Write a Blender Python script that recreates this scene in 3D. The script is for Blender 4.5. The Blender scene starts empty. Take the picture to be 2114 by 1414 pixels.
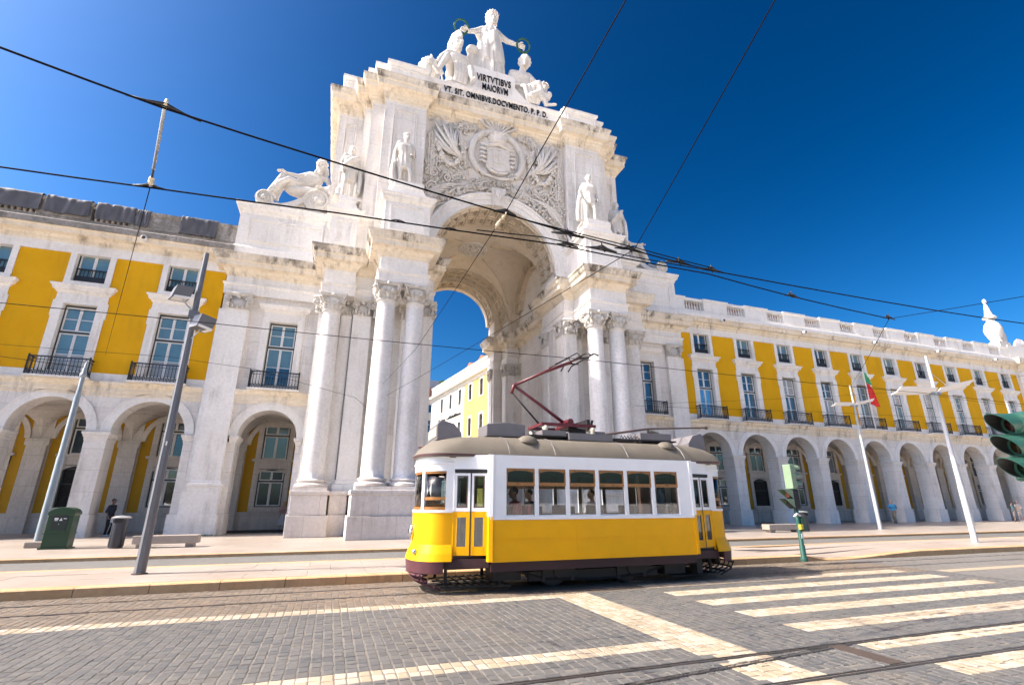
import bpy, bmesh, math, random
from math import pi, sin, cos, sqrt, radians, atan2
from mathutils import Vector, Matrix
random.seed(7)
scene = bpy.context.scene
COL = scene.collection

# ---------------------------------------------------------------- camera
PITCH, YAW = 0.3125, 0.3367
CAM = Vector((-8.643, -30.535, 1.550))
fwd = Vector((sin(YAW) * cos(PITCH), cos(YAW) * cos(PITCH), sin(PITCH)))
rgt = Vector((cos(YAW), -sin(YAW), 0.0))
upv = rgt.cross(fwd)
cd = bpy.data.cameras.new('camera')
cd.sensor_width = 36.0
cd.lens = 1022.4 / 2114.0 * 36.0
cd.clip_start = 0.05
cd.clip_end = 3000.0
camo = bpy.data.objects.new('camera', cd)
m3 = Matrix((rgt, upv, -fwd)).transposed()
camo.matrix_world = Matrix.Translation(CAM) @ m3.to_4x4()
COL.objects.link(camo)
scene.camera = camo

# ---------------------------------------------------------------- sky and sun
SUN_EL, SUN_AZ = radians(46), radians(4)          # sun stands to the left, a touch behind the facade
sun_dir = Vector((-cos(SUN_AZ) * cos(SUN_EL), sin(SUN_AZ) * cos(SUN_EL), sin(SUN_EL)))
world = bpy.data.worlds.new('World')
scene.world = world
world.use_nodes = True
wn, wl = world.node_tree.nodes, world.node_tree.links
wn.clear()
sky = wn.new('ShaderNodeTexSky')
sky.sky_type = 'NISHITA'
sky.sun_disc = False
sky.sun_elevation = SUN_EL
sky.sun_rotation = atan2(sun_dir.x, sun_dir.y)
sky.altitude = 0
sky.air_density = 1.0
sky.dust_density = 2.5
sky.ozone_density = 3.0
hsv = wn.new('ShaderNodeHueSaturation')
hsv.inputs['Saturation'].default_value = 1.12
hsv.inputs['Hue'].default_value = .49
hsv.inputs['Value'].default_value = 1.0
bg = wn.new('ShaderNodeBackground')
bg.inputs['Strength'].default_value = 0.10
wo = wn.new('ShaderNodeOutputWorld')
vm1 = wn.new('ShaderNodeVectorMath'); vm1.operation = 'SCALE'; vm1.inputs['Scale'].default_value = .15
gm = wn.new('ShaderNodeGamma'); gm.inputs['Gamma'].default_value = 2.05      # deep polarised blue of the photograph
vm2 = wn.new('ShaderNodeVectorMath'); vm2.operation = 'SCALE'; vm2.inputs['Scale'].default_value = 8.4
wl.new(sky.outputs[0], vm1.inputs[0]); wl.new(vm1.outputs[0], gm.inputs['Color']); wl.new(gm.outputs[0], vm2.inputs[0]); wl.new(vm2.outputs[0], hsv.inputs['Color'])
wl.new(hsv.outputs[0], bg.inputs['Color'])
wl.new(bg.outputs[0], wo.inputs['Surface'])
sl = bpy.data.lights.new('sun', 'SUN')
sl.energy = 4.0
sl.angle = radians(0.5)
sl.color = (1.0, 0.93, 0.82)
so = bpy.data.objects.new('sun', sl)
so.rotation_euler = sun_dir.to_track_quat('Z', 'Y').to_euler()
COL.objects.link(so)
vs = scene.view_settings
vs.view_transform = 'Standard'
vs.look = 'None'
vs.exposure = 1.19
vs.gamma = 1.0
vs.use_curve_mapping = False
scene.cycles.max_bounces = 7
scene.cycles.diffuse_bounces = 5
scene.cycles.glossy_bounces = 3
scene.cycles.transparent_max_bounces = 8
scene.cycles.use_denoising = True

# ---------------------------------------------------------------- materials
MATS = {}
def nd(nt, t, **kw):
    n = nt.nodes.new(t)
    for k, v in kw.items():
        setattr(n, k, v)
    return n
def lk(nt, a, b):
    nt.links.new(a, b)
def ramp(nt, src, pts):
    r = nd(nt, 'ShaderNodeValToRGB')
    e = r.color_ramp.elements
    while len(e) > 1:
        e.remove(e[-1])
    for i, (p, c) in enumerate(pts):
        x = e[0] if i == 0 else e.new(p)
        x.position = p
        x.color = (c, c, c, 1) if not isinstance(c, tuple) else (*c, 1)
    lk(nt, src, r.inputs[0])
    return r.outputs[0]
def noise(nt, co, scale, detail=4, rough=.55, sc=(1, 1, 1)):
    n = nd(nt, 'ShaderNodeTexNoise')
    n.inputs['Scale'].default_value = scale
    n.inputs['Detail'].default_value = detail
    n.inputs['Roughness'].default_value = rough
    if sc != (1, 1, 1):
        mp = nd(nt, 'ShaderNodeMapping')
        mp.inputs['Scale'].default_value = sc
        lk(nt, co, mp.inputs[0])
        co = mp.outputs[0]
    lk(nt, co, n.inputs['Vector'])
    return n.outputs['Fac']
def mix(nt, fac, a, b, mode='MIX'):
    m = nd(nt, 'ShaderNodeMix', data_type='RGBA', blend_type=mode)
    for i, v in ((0, fac), (6, a), (7, b)):
        if isinstance(v, (int, float)):
            m.inputs[i].default_value = v
        elif isinstance(v, tuple):
            m.inputs[i].default_value = (*v, 1)
        else:
            lk(nt, v, m.inputs[i])
    return m.outputs[2]
def base_mat(name, rough=.7, metal=0.0, spec=.5):
    m = bpy.data.materials.new(name)
    m.use_nodes = True
    nt = m.node_tree
    b = nt.nodes['Principled BSDF']
    b.inputs['Roughness'].default_value = rough
    b.inputs['Metallic'].default_value = metal
    b.inputs['Specular IOR Level'].default_value = spec
    MATS[name] = m
    return m, nt, b
def pos(nt):
    return nd(nt, 'ShaderNodeNewGeometry').outputs['Position']
def bump(nt, b, h, strength=.3, dist=.02):
    bp = nd(nt, 'ShaderNodeBump')
    bp.inputs['Strength'].default_value = strength
    bp.inputs['Distance'].default_value = dist
    lk(nt, h, bp.inputs['Height'])
    lk(nt, bp.outputs[0], b.inputs['Normal'])
def plain(name, col, rough=.55, metal=0.0, var=.12, spec=.5, scale=6.0, bmp=0.0):
    m, nt, b = base_mat(name, rough, metal, spec)
    co = pos(nt)
    n = noise(nt, co, scale, 5)
    lo = tuple(max(0, c * (1 - var * 1.6)) for c in col)
    hi = tuple(min(1, c * (1 + var)) for c in col)
    c = mix(nt, n, lo, hi)
    lk(nt, c, b.inputs['Base Color'])
    if rough > .15:
        lk(nt, ramp(nt, n, [(0.3, max(.05, rough - .12)), (.7, min(1, rough + .1))]), b.inputs['Roughness'])
    if bmp:
        bump(nt, b, noise(nt, co, scale * 8, 4), bmp, .01)
    return m
def stone(name, c1, c2, stain=(.16, .13, .10), amt=.5, joints=None, rough=.75, vein=.35, bmp=.35, streak=True, thr=(.48, .70)):
    m, nt, b = base_mat(name, rough, 0, .35)
    co = pos(nt)
    big = noise(nt, co, .55, 5, .6)
    col = mix(nt, ramp(nt, big, [(.3, 0.0), (.7, 1.0)]), c1, c2)
    fine = noise(nt, co, 7.0, 6, .65)
    col = mix(nt, ramp(nt, fine, [(.35, vein), (.62, 0.0)]), col, tuple(x * .72 for x in c1))
    if streak:
        st = noise(nt, co, 1.0, 5, .7, (2.2, 2.2, .22))
        st2 = noise(nt, co, .8, 3, .5)
        f = nd(nt, 'ShaderNodeMath', operation='MULTIPLY')
        lk(nt, ramp(nt, st, [(thr[0], 0.0), (thr[1], 1.0)]), f.inputs[0])
        lk(nt, ramp(nt, st2, [(.40, 0.0), (.62, amt)]), f.inputs[1])
        col = mix(nt, f.outputs[0], col, stain)
    pit = noise(nt, co, 26.0, 4, .7)
    col = mix(nt, ramp(nt, pit, [(.28, .55), (.36, 0.0)]), col, stain)
    h = fine
    if joints:
        w, hh, ax = joints
        sp = nd(nt, 'ShaderNodeSeparateXYZ'); lk(nt, co, sp.inputs[0])
        cb = nd(nt, 'ShaderNodeCombineXYZ')
        if ax == 'x':
            ad = nd(nt, 'ShaderNodeMath', operation='ADD')
            lk(nt, sp.outputs[0], ad.inputs[0]); lk(nt, sp.outputs[1], ad.inputs[1])
            lk(nt, ad.outputs[0], cb.inputs[0]); lk(nt, sp.outputs[2], cb.inputs[1])
        else:
            lk(nt, sp.outputs[0], cb.inputs[0]); lk(nt, sp.outputs[1], cb.inputs[1])
        bt = nd(nt, 'ShaderNodeTexBrick')
        bt.inputs['Scale'].default_value = 1.0
        bt.inputs['Brick Width'].default_value = w
        bt.inputs['Row Height'].default_value = hh
        bt.inputs['Mortar Size'].default_value = .007
        bt.inputs['Mortar Smooth'].default_value = .4
        bt.inputs['Color1'].default_value = (1, 1, 1, 1)
        bt.inputs['Color2'].default_value = (.90, .885, .875, 1)
        bt.inputs['Mortar'].default_value = (.38, .34, .30, 1)
        lk(nt, cb.outputs[0], bt.inputs['Vector'])
        col = mix(nt, .8, col, bt.outputs['Color'], 'MULTIPLY')
    lk(nt, col, b.inputs['Base Color'])
    if bmp:
        bump(nt, b, h, bmp, .03)
    return m

STONE = stone('limestone', (.74, .71, .66), (.82, .80, .77), amt=.38)
ASHLAR = stone('limestone_ashlar', (.71, .675, .625), (.80, .775, .74), joints=(2.3, 1.02, 'x'), amt=.4)
CORN = stone('weathered_bounce_cornice', (.72, .62, .47), (.80, .73, .61), stain=(.18, .14, .10), amt=.95)  # warm base tone puts the ground-bounce glow into the colour; streaks are weathering
CYMA = stone('lichen_stained_cyma', (.62, .55, .44), (.78, .73, .65), stain=(.13, .11, .085), amt=1.0, vein=.5, thr=(.40, .56))
GUTTER = stone('sooty_parapet', (.20, .185, .165), (.46, .43, .395), stain=(.09, .08, .07), amt=.95, vein=.7)
PEDST = stone('pedestal_stone', (.62, .565, .515), (.75, .71, .665), stain=(.22, .16, .11), amt=.55, joints=(1.45, .98, 'x'), bmp=.5)
COLM = stone('column_marble', (.68, .655, .625), (.80, .785, .765), vein=.5, bmp=.6, amt=.25)
STATUE = stone('statue_marble', (.58, .55, .50), (.69, .665, .625), stain=(.24, .2, .16), amt=.6, bmp=.4, vein=.4)
RELIEF = stone('relief_stone', (.62, .585, .535), (.72, .69, .65), stain=(.25, .2, .15), amt=.6, bmp=.4)
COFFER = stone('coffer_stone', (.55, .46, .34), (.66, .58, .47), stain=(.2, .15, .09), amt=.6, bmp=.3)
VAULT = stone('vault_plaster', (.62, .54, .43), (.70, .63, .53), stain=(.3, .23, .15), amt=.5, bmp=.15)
PAVE = stone('pavement_marble', (.33, .28, .232), (.42, .37, .318), stain=(.38, .28, .2), amt=.25, joints=(1.25, .82, 'z'), rough=.38, vein=.15, bmp=.12, streak=False)
SLAB = stone('slab_marble', (.31, .255, .208), (.40, .345, .295), stain=(.38, .28, .2), amt=.25, rough=.42, vein=.2, bmp=.15, streak=False)
KERB = stone('kerb_stone', (.44, .265, .12), (.58, .40, .23), stain=(.15, .09, .05), amt=.5, rough=.7, bmp=.5)
YELLOW = stone('ochre_render', (.63, .325, .005), (.70, .375, .010), stain=(.48, .26, .02), amt=.5, vein=.10, bmp=.12)
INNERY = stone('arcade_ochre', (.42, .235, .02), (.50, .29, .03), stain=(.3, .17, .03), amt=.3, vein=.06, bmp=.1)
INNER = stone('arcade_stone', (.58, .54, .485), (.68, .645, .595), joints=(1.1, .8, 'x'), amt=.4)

IRON = plain('wrought_iron', (.018, .02, .024), .5, .3)
FRAMED = plain('dark_window_frame', (.035, .045, .045), .5)
SASH = plain('white_sash_paint', (.74, .73, .71), .5, var=.2, scale=14)
CABLE = plain('black_cable', (.004, .004, .005), .8, spec=.1)
STEEL = plain('galvanised_steel', (.36, .38, .40), .45, .5, var=.1)
POSTGREY = plain('grey_post_paint', (.15, .155, .165), .5, .2, var=.15, scale=3)
POSTBLUE = plain('pale_blue_post_paint', (.30, .35, .37), .5, .2, var=.12, scale=3)
WHITEP = plain('white_lamp_paint', (.74, .74, .74), .4, .0, var=.06)
MASTW = plain('weathered_white_mast', (.46, .47, .48), .45, 0, var=.12, scale=2)
GREEN = plain('signal_green_paint', (.022, .085, .062), .38, 0, var=.18, scale=9)
GREENL = plain('faded_signal_green', (.19, .27, .17), .45, 0, var=.15, scale=9)
DGREEN = plain('dark_green_fibreglass', (.012, .050, .018), .4, 0, var=.25, scale=5)
BLACK = plain('black_rubber', (.012, .012, .013), .6)
GREYBIN = plain('charcoal_bin_metal', (.055, .06, .075), .4, .4, var=.2)
TARP = plain('charcoal_tarpaulin', (.085, .085, .095), .6, 0, var=.35, scale=3, bmp=.5)
BRONZE = plain('green_bronze', (.03, .11, .055), .5, .4, var=.3)
LETTER = plain('black_letter_metal', (.008, .008, .010), .5)
GLASSD = None
def glassmat(name, tint, rough=.03, ior=1.5, var=.3, mixf=.35):
    m, nt, b = base_mat(name, rough, 0, .8)
    co = pos(nt)
    n = noise(nt, co, 1.3, 3)
    c = mix(nt, n, tuple(x * (1 - var) for x in tint), tuple(x * (1 + var) for x in tint))
    lk(nt, c, b.inputs['Base Color'])
    b.inputs['IOR'].default_value = ior
    gl = nd(nt, 'ShaderNodeBsdfGlossy')
    gl.inputs['Roughness'].default_value = rough
    gl.inputs['Color'].default_value = (.9, .95, 1, 1)
    wv = noise(nt, co, .9, 2)
    bpn = nd(nt, 'ShaderNodeBump'); bpn.inputs['Strength'].default_value = .06; bpn.inputs['Distance'].default_value = .1
    lk(nt, wv, bpn.inputs['Height']); lk(nt, bpn.outputs[0], gl.inputs['Normal'])
    ms = nd(nt, 'ShaderNodeMixShader'); ms.inputs[0].default_value = mixf
    out = nt.nodes['Material Output']
    lk(nt, b.outputs[0], ms.inputs[1]); lk(nt, gl.outputs[0], ms.inputs[2]); lk(nt, ms.outputs[0], out.inputs['Surface'])
    return m
GLASS = glassmat('window_glass', (.015, .045, .07), mixf=.10)
GLASSB = glassmat('window_glass_blind', (.11, .20, .22), mixf=.07)
GLASSK = glassmat('shop_glass', (.03, .035, .04), mixf=.22)
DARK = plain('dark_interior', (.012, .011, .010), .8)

# ---------------------------------------------------------------- mesh helpers
class MB:
    def __init__(s):
        s.v = []; s.f = []
    def frame(s, x0, x1, z0, z1, t, y0, y1):
        return s.box(x0, x1, y0, y1, z0, z0 + t).box(x0, x1, y0, y1, z1 - t, z1).box(x0, x0 + t, y0, y1, z0 + t, z1 - t).box(x1 - t, x1, y0, y1, z0 + t, z1 - t)
    def add(s, vs, fs):
        o = len(s.v)
        s.v += [tuple(p) for p in vs]
        s.f += [tuple(i + o for i in f) for f in fs]
        return s
    def box(s, x0, x1, y0, y1, z0, z1):
        return s.add([(x0, y0, z0), (x1, y0, z0), (x1, y1, z0), (x0, y1, z0), (x0, y0, z1), (x1, y0, z1), (x1, y1, z1), (x0, y1, z1)],
                     [(0, 3, 2, 1), (4, 5, 6, 7), (0, 1, 5, 4), (1, 2, 6, 5), (2, 3, 7, 6), (3, 0, 4, 7)])
    def obox(s, c, ax, ay, az):
        c, ax, ay, az = map(Vector, (c, ax, ay, az))
        P = [c + a * ax + b * ay + d * az for d in (-1, 1) for a, b in ((-1, -1), (1, -1), (1, 1), (-1, 1))]
        return s.add(P, [(0, 3, 2, 1), (4, 5, 6, 7), (0, 1, 5, 4), (1, 2, 6, 5), (2, 3, 7, 6), (3, 0, 4, 7)])
    def prism(s, poly, y0, y1, axis='y'):
        """poly: 2-D outline; axis y: (x,z) extruded in y; axis z: (x,y) extruded in z; axis x: (y,z)"""
        def mk(p, t):
            return (p[0], t, p[1]) if axis == 'y' else ((p[0], p[1], t) if axis == 'z' else (t, p[0], p[1]))
        n = len(poly)
        vs = [mk(p, y0) for p in poly] + [mk(p, y1) for p in poly]
        fs = [tuple(range(n)), tuple(range(2 * n - 1, n - 1, -1))]
        fs += [(i, (i + 1) % n + 0 if False else (i + 1) % n, (i + 1) % n + n, i + n) for i in range(n)]
        return s.add(vs, fs)
    def tube(s, path, r, n=8, cap=True):
        path = [Vector(p) for p in path]
        k = len(path)
        rs = r if isinstance(r, (list, tuple)) else [r] * k
        vs = []
        ref = None
        for i, p in enumerate(path):
            d = (path[min(i + 1, k - 1)] - path[max(i - 1, 0)])
            if d.length < 1e-9: d = Vector((0, 0, 1))
            d.normalize()
            if ref is None:
                ref = Vector((0, 0, 1)) if abs(d.z) < .9 else Vector((1, 0, 0))
            a = d.cross(ref)
            if a.length < 1e-6: a = d.cross(Vector((0, 1, 0)))
            a.normalize(); b = a.cross(d).normalized(); ref = b
            for j in range(n):
                t = 2 * pi * j / n
                vs.append(p + (a * cos(t) + b * sin(t)) * rs[i])
        fs = [(i * n + j, i * n + (j + 1) % n, (i + 1) * n + (j + 1) % n, (i + 1) * n + j) for i in range(k - 1) for j in range(n)]
        if cap:
            fs += [tuple(range(n - 1, -1, -1)), tuple(range((k - 1) * n, k * n))]
        return s.add(vs, fs)
    def lathe(s, prof, c=(0, 0, 0), n=24, axis='z', ripple=None, a0=0, squash=(1, 1)):
        vs = []; k = len(prof)
        for i, (r, z) in enumerate(prof):
            for j in range(n):
                t = 2 * pi * j / n + a0
                q = r if ripple is None else r * (1 + ripple(t, z))
                x, y = q * cos(t) * squash[0], q * sin(t) * squash[1]
                p = (x, y, z) if axis == 'z' else ((x, z, y) if axis == 'y' else (z, x, y))
                vs.append((p[0] + c[0], p[1] + c[1], p[2] + c[2]))
        fs = [(i * n + j, i * n + (j + 1) % n, (i + 1) * n + (j + 1) % n, (i + 1) * n + j) for i in range(k - 1) for j in range(n)]
        fs += [tuple(range(n - 1, -1, -1)), tuple(range((k - 1) * n, k * n))]
        return s.add(vs, fs)
    def ball(s, c, r, n=8, m=6):
        if not isinstance(r, (list, tuple)): r = (r, r, r)
        vs = [(c[0], c[1], c[2] - r[2])]
        for i in range(1, m):
            ph = -pi / 2 + pi * i / m
            for j in range(n):
                t = 2 * pi * j / n
                vs.append((c[0] + r[0] * cos(ph) * cos(t), c[1] + r[1] * cos(ph) * sin(t), c[2] + r[2] * sin(ph)))
        vs.append((c[0], c[1], c[2] + r[2]))
        L = len(vs) - 1
        fs = [(0, 1 + (j + 1) % n, 1 + j) for j in range(n)]
        for i in range(m - 2):
            fs += [(1 + i * n + j, 1 + i * n + (j + 1) % n, 1 + (i + 1) * n + (j + 1) % n, 1 + (i + 1) * n + j) for j in range(n)]
        fs += [(L, 1 + (m - 2) * n + j, 1 + (m - 2) * n + (j + 1) % n) for j in range(n)]
        return s.add(vs, fs)
    def moulding(s, path, prof, caps=True):
        """horizontal moulding; outward side is to the right of the walking direction; prof = [(out, z)]"""
        P = [Vector((x, y)) for x, y in path]
        N = []
        for i in range(len(P)):
            ns = []
            for a, b in ((i - 1, i), (i, i + 1)):
                if 0 <= a and b < len(P):
                    d = (P[b] - P[a]).normalized(); ns.append(Vector((d.y, -d.x)))
            N.append(ns[0] if len(ns) == 1 else (ns[0] + ns[1]) / max(.2, 1 + ns[0].dot(ns[1])))
        k = len(prof)
        vs = [(p.x + n.x * o, p.y + n.y * o, z) for p, n in zip(P, N) for o, z in prof]
        fs = [(i * k + j, (i + 1) * k + j, (i + 1) * k + j + 1, i * k + j + 1) for i in range(len(P) - 1) for j in range(k - 1)]
        if caps:
            fs += [tuple(range(k)), tuple(range(len(P) * k - 1, (len(P) - 1) * k - 1, -1))]
        return s.add(vs, fs)
    def archwall(s, xc, R, x0, x1, zs, zt, y0, y1, n=20, soffit=True, front=True, back=True):
        """wall piece x0..x1, zs..zt with a half-round opening of radius R springing at zs"""
        th = [pi * i / n for i in range(n + 1)]
        arc = [(xc - R * cos(t), zs + R * sin(t)) for t in th]
        top = []
        for (x, z), t in zip(arc, th):
            # spread the outer boundary: go up the left side, over the top, down the right side
            top.append((x0 + (x1 - x0) * (x - (xc - R)) / (2 * R), zt))
        for y, fl, on in ((y0, 0, front), (y1, 1, back)):
            if not on: continue
            vs = [(a, y, b) for a, b in arc] + [(a, y, b) for a, b in top]
            fs = []
            for i in range(n):
                q = (i, i + 1, n + 2 + i, n + 1 + i)
                fs.append(q if fl else q[::-1])
            s.add(vs, fs)
            if x0 < xc - R - 1e-4:
                s.add([(x0, y, zs), (arc[0][0], y, zs), (x0, y, zt)], [(0, 1, 2) if not fl else (2, 1, 0)])
            if x1 > xc + R + 1e-4:
                s.add([(arc[-1][0], y, zs), (x1, y, zs), (x1, y, zt)], [(0, 1, 2) if not fl else (2, 1, 0)])
        if soffit:
            vs = [(a, y0, b) for a, b in arc] + [(a, y1, b) for a, b in arc]
            s.add(vs, [(i, i + 1, n + 2 + i, n + 1 + i) for i in range(n)])
        s.add([(x0, y0, zt), (x1, y0, zt), (x1, y1, zt), (x0, y1, zt)], [(0, 1, 2, 3)])
        for x in (x0, x1):
            s.add([(x, y0, zs), (x, y1, zs), (x, y1, zt), (x, y0, zt)], [(0, 1, 2, 3)])
        return s
    def archring(s, xc, zs, R0, R1, y0, y1, n=24, a0=0, a1=pi):
        pts = [(xc - cos(a0 + (a1 - a0) * i / n), zs + sin(a0 + (a1 - a0) * i / n), a0 + (a1 - a0) * i / n) for i in range(n + 1)]
        vs = []
        for _, _, t in pts:
            for R, y in ((R0, y0), (R1, y0), (R1, y1), (R0, y1)):
                vs.append((xc - R * cos(t), y, zs + R * sin(t)))
        fs = [(4 * i + j, 4 * i + (j + 1) % 4, 4 * i + 4 + (j + 1) % 4, 4 * i + 4 + j) for i in range(n) for j in range(4)]
        fs += [(0, 1, 2, 3), (4 * n + 3, 4 * n + 2, 4 * n + 1, 4 * n)]
        return s.add(vs, fs)
    def split(s):
        par = list(range(len(s.v)))
        def find(a):
            while par[a] != a:
                par[a] = par[par[a]]; a = par[a]
            return a
        for f in s.f:
            r = find(f[0])
            for i in f[1:]: par[find(i)] = r
        out = {}
        for f in s.f: out.setdefault(find(f[0]), []).append(f)
        res = []
        for fs in out.values():
            ids = sorted(set(i for f in fs for i in f)); mp = {a: b for b, a in enumerate(ids)}
            q = MB(); q.v = [s.v[i] for i in ids]; q.f = [tuple(mp[i] for i in f) for f in fs]
            res.append(q)
        return res
    def mirror(s):
        q = MB()
        q.v = [(-x, y, z) for x, y, z in s.v]
        q.f = [f[::-1] for f in s.f]
        return q
    def xf(s, M):
        s.v = [tuple(M @ Vector(p)) for p in s.v]
        return s
    def mesh(s, name, mat, smooth=False):
        me = bpy.data.meshes.new(name)
        me.from_pydata(s.v, [], s.f)
        if smooth:
            me.polygons.foreach_set('use_smooth', [True] * len(me.polygons))
        bm = bmesh.new(); bm.from_mesh(me)
        bmesh.ops.recalc_face_normals(bm, faces=bm.faces)
        if smooth == 'auto':
            for e in bm.edges:
                e.smooth = not (len(e.link_faces) == 2 and e.calc_face_angle(0) > .6)
        bm.to_mesh(me); bm.free()
        for mm in (mat if isinstance(mat, (list, tuple)) else [mat]):
            me.materials.append(mm)
        return me
    def build(s, name, mat, parent=None, smooth=False, bevel=0):
        me = s.mesh(name, mat, smooth)
        return place(me, name, parent, bevel=bevel)
def place(me, name, parent=None, loc=None, rot=None, scale=None, bevel=0):
    o = bpy.data.objects.new(name, me)
    COL.objects.link(o)
    if parent is not None: o.parent = parent
    if loc is not None: o.location = loc
    if rot is not None: o.rotation_euler = rot
    if scale is not None: o.scale = scale
    if bevel:
        b = o.modifiers.new('bevel', 'BEVEL'); b.width = bevel; b.segments = 2; b.limit_method = 'ANGLE'
    return o
def tag(o, label, cat, group=None):
    o['label'] = label; o['category'] = cat
    if group: o['group'] = group
    return o
def thing(name, label, cat, loc=(0, 0, 0), rotz=0, group=None):
    o = bpy.data.objects.new(name, None)
    o.empty_display_size = .3
    COL.objects.link(o)
    o.location = loc; o.rotation_euler = (0, 0, rotz)
    return tag(o, label, cat, group)
def struct(o):
    o['kind'] = 'structure'; return o
def copy_tree(o, parent=None):
    c = o.copy(); COL.objects.link(c); c.parent = parent
    for ch in list(o.children): copy_tree(ch, c)
    return c
def freeze(o):
    """turn an object's modifiers into plain mesh data"""
    dg = bpy.context.evaluated_depsgraph_get()
    me = bpy.data.meshes.new_from_object(o.evaluated_get(dg))
    o.modifiers.clear(); o.data = me
    return o
def remeshed(mb, name, mat, voxel, parent=None, smooth_it=4, disp=None):
    o = mb.build(name, mat, parent)
    r = o.modifiers.new('r', 'REMESH'); r.mode = 'VOXEL'; r.voxel_size = voxel; r.use_smooth_shade = True
    if smooth_it:
        sm = o.modifiers.new('s', 'SMOOTH'); sm.iterations = smooth_it; sm.factor = .5
    if disp:
        tx = bpy.data.textures.new(name, 'CLOUDS'); tx.noise_scale = disp[1]
        d = o.modifiers.new('d', 'DISPLACE'); d.texture = tx; d.strength = disp[0]; d.mid_level = .5; d.texture_coords = 'GLOBAL'
    bpy.context.view_layer.update()
    return freeze(o)
def cap(mb, p0, p1, r0, r1=None, n=12):
    """tapered capsule"""
    r1 = r0 if r1 is None else r1
    p0, p1 = Vector(p0), Vector(p1)
    d = p1 - p0; L = d.length
    path, rs = [], []
    for i in range(5):
        t = -pi / 2 + (pi / 2) * i / 4
        path.append(p0 + d.normalized() * sin(t) * r0); rs.append(max(.002, r0 * cos(t)))
    for i in range(5):
        t = (pi / 2) * i / 4
        path.append(p1 + d.normalized() * sin(t) * r1); rs.append(max(.002, r1 * cos(t)))
    return mb.tube(path, rs, n)

# ================================================================ ground, road, pavements
RZ = -0.14       # carriageway level
def to_px(x, y, z):
    d = Vector((x, y, z)) - CAM
    zz = d.dot(fwd)
    if zz < .3: return None
    return (1057 + 1022.4 * d.dot(rgt) / zz, 707 - 1022.4 * d.dot(upv) / zz, zz)

def cobble_sheet(name, c1, c2, mort, w, l):
    m, nt, b = base_mat(name, .62, 0, .4)
    co = pos(nt)
    bt = nd(nt, 'ShaderNodeTexBrick')
    mp = nd(nt, 'ShaderNodeMapping'); mp.inputs['Rotation'].default_value = (0, 0, pi / 2)
    lk(nt, co, mp.inputs[0]); lk(nt, mp.outputs[0], bt.inputs['Vector'])
    bt.inputs['Scale'].default_value = 1
    bt.inputs['Brick Width'].default_value = l; bt.inputs['Row Height'].default_value = w
    bt.inputs['Mortar Size'].default_value = .012; bt.inputs['Mortar Smooth'].default_value = .3
    bt.inputs['Color1'].default_value = (*c1, 1); bt.inputs['Color2'].default_value = (*c2, 1); bt.inputs['Mortar'].default_value = (*mort, 1)
    n = noise(nt, co, .5, 5)
    c = mix(nt, ramp(nt, n, [(.35, 0.0), (.7, .5)]), bt.outputs['Color'], tuple(x * 1.25 for x in c2))
    c = mix(nt, ramp(nt, noise(nt, co, 9, 4), [(.3, .35), (.6, 0.0)]), c, tuple(x * .6 for x in c1))
    lk(nt, c, b.inputs['Base Color'])
    bump(nt, b, bt.outputs['Fac'], -.4, .01)
    return m
FARCOB = cobble_sheet('far_lane_cobbles', (.11, .112, .108), (.145, .142, .132), (.18, .162, .137), .14, .19)
ROADCOB = cobble_sheet('distant_cobbles', (.125, .12, .11), (.16, .15, .135), (.20, .175, .14), .14, .19)
MORTAR = plain('sandy_joint_fill', (.17, .152, .125), .9, 0, var=.25, scale=4, bmp=.5)
GROUNDM = stone('whitened_square_paving', (.72, .65, .55), (.78, .72, .63), joints=(2.2, 1.4, 'z'), rough=.6, streak=False, bmp=.1)  # square out of view, whitened to bounce fill onto the shaded facade
def stone_rand(name, cols, rough=.55, dirt=.4, gloss=None):
    m, nt, b = base_mat(name, rough, 0, .45)
    g = nd(nt, 'ShaderNodeNewGeometry')
    cr = nd(nt, 'ShaderNodeValToRGB'); e = cr.color_ramp.elements
    cr.color_ramp.interpolation = 'CONSTANT'
    for i, c in enumerate(cols):
        x = e[i] if i < 2 else e.new(.5)
        x.position = i / len(cols); x.color = (*c, 1)
    oi = nd(nt, 'ShaderNodeObjectInfo')
    ad = nd(nt, 'ShaderNodeMath', operation='ADD'); fr = nd(nt, 'ShaderNodeMath', operation='FRACT')
    lk(nt, g.outputs['Random Per Island'], ad.inputs[0]); lk(nt, oi.outputs['Random'], ad.inputs[1]); lk(nt, ad.outputs[0], fr.inputs[0])
    lk(nt, fr.outputs[0], cr.inputs[0])
    co = g.outputs['Position']
    c = mix(nt, ramp(nt, noise(nt, co, 22, 5, .65), [(.35, dirt), (.65, 0.0)]), cr.outputs[0], tuple(x * .55 for x in cols[0]))
    patch = noise(nt, co, .45, 4, .6)
    c = mix(nt, ramp(nt, patch, [(.54, 0.0), (.75, .45)]), c, (.19, .16, .118))
    patch2 = noise(nt, co, .31, 3, .5)
    c = mix(nt, ramp(nt, patch2, [(.25, .45), (.45, 0.0)]), c, tuple(x * .62 for x in cols[0]))
    lk(nt, c, b.inputs['Base Color'])
    bump(nt, b, noise(nt, co, 45, 4), .35, .008)
    return m
COBGREY = stone_rand('grey_granite_setts', [(.103, .102, .098), (.115, .113, .107), (.092, .093, .092), (.128, .124, .114), (.106, .106, .103), (.114, .108, .097), (.082, .085, .087)])
COBBROWN = stone_rand('rusty_granite_setts', [(.17, .13, .092), (.20, .155, .108), (.15, .12, .09), (.185, .155, .12), (.21, .16, .11)])
COBCREAM = stone_rand('cream_limestone_setts', [(.41, .34, .245), (.45, .385, .29), (.37, .295, .20), (.435, .38, .305), (.40, .35, .275)], dirt=.25)
RAIL = plain('worn_rail_steel', (.10, .095, .10), .35, .8, var=.25, scale=3)
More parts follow.
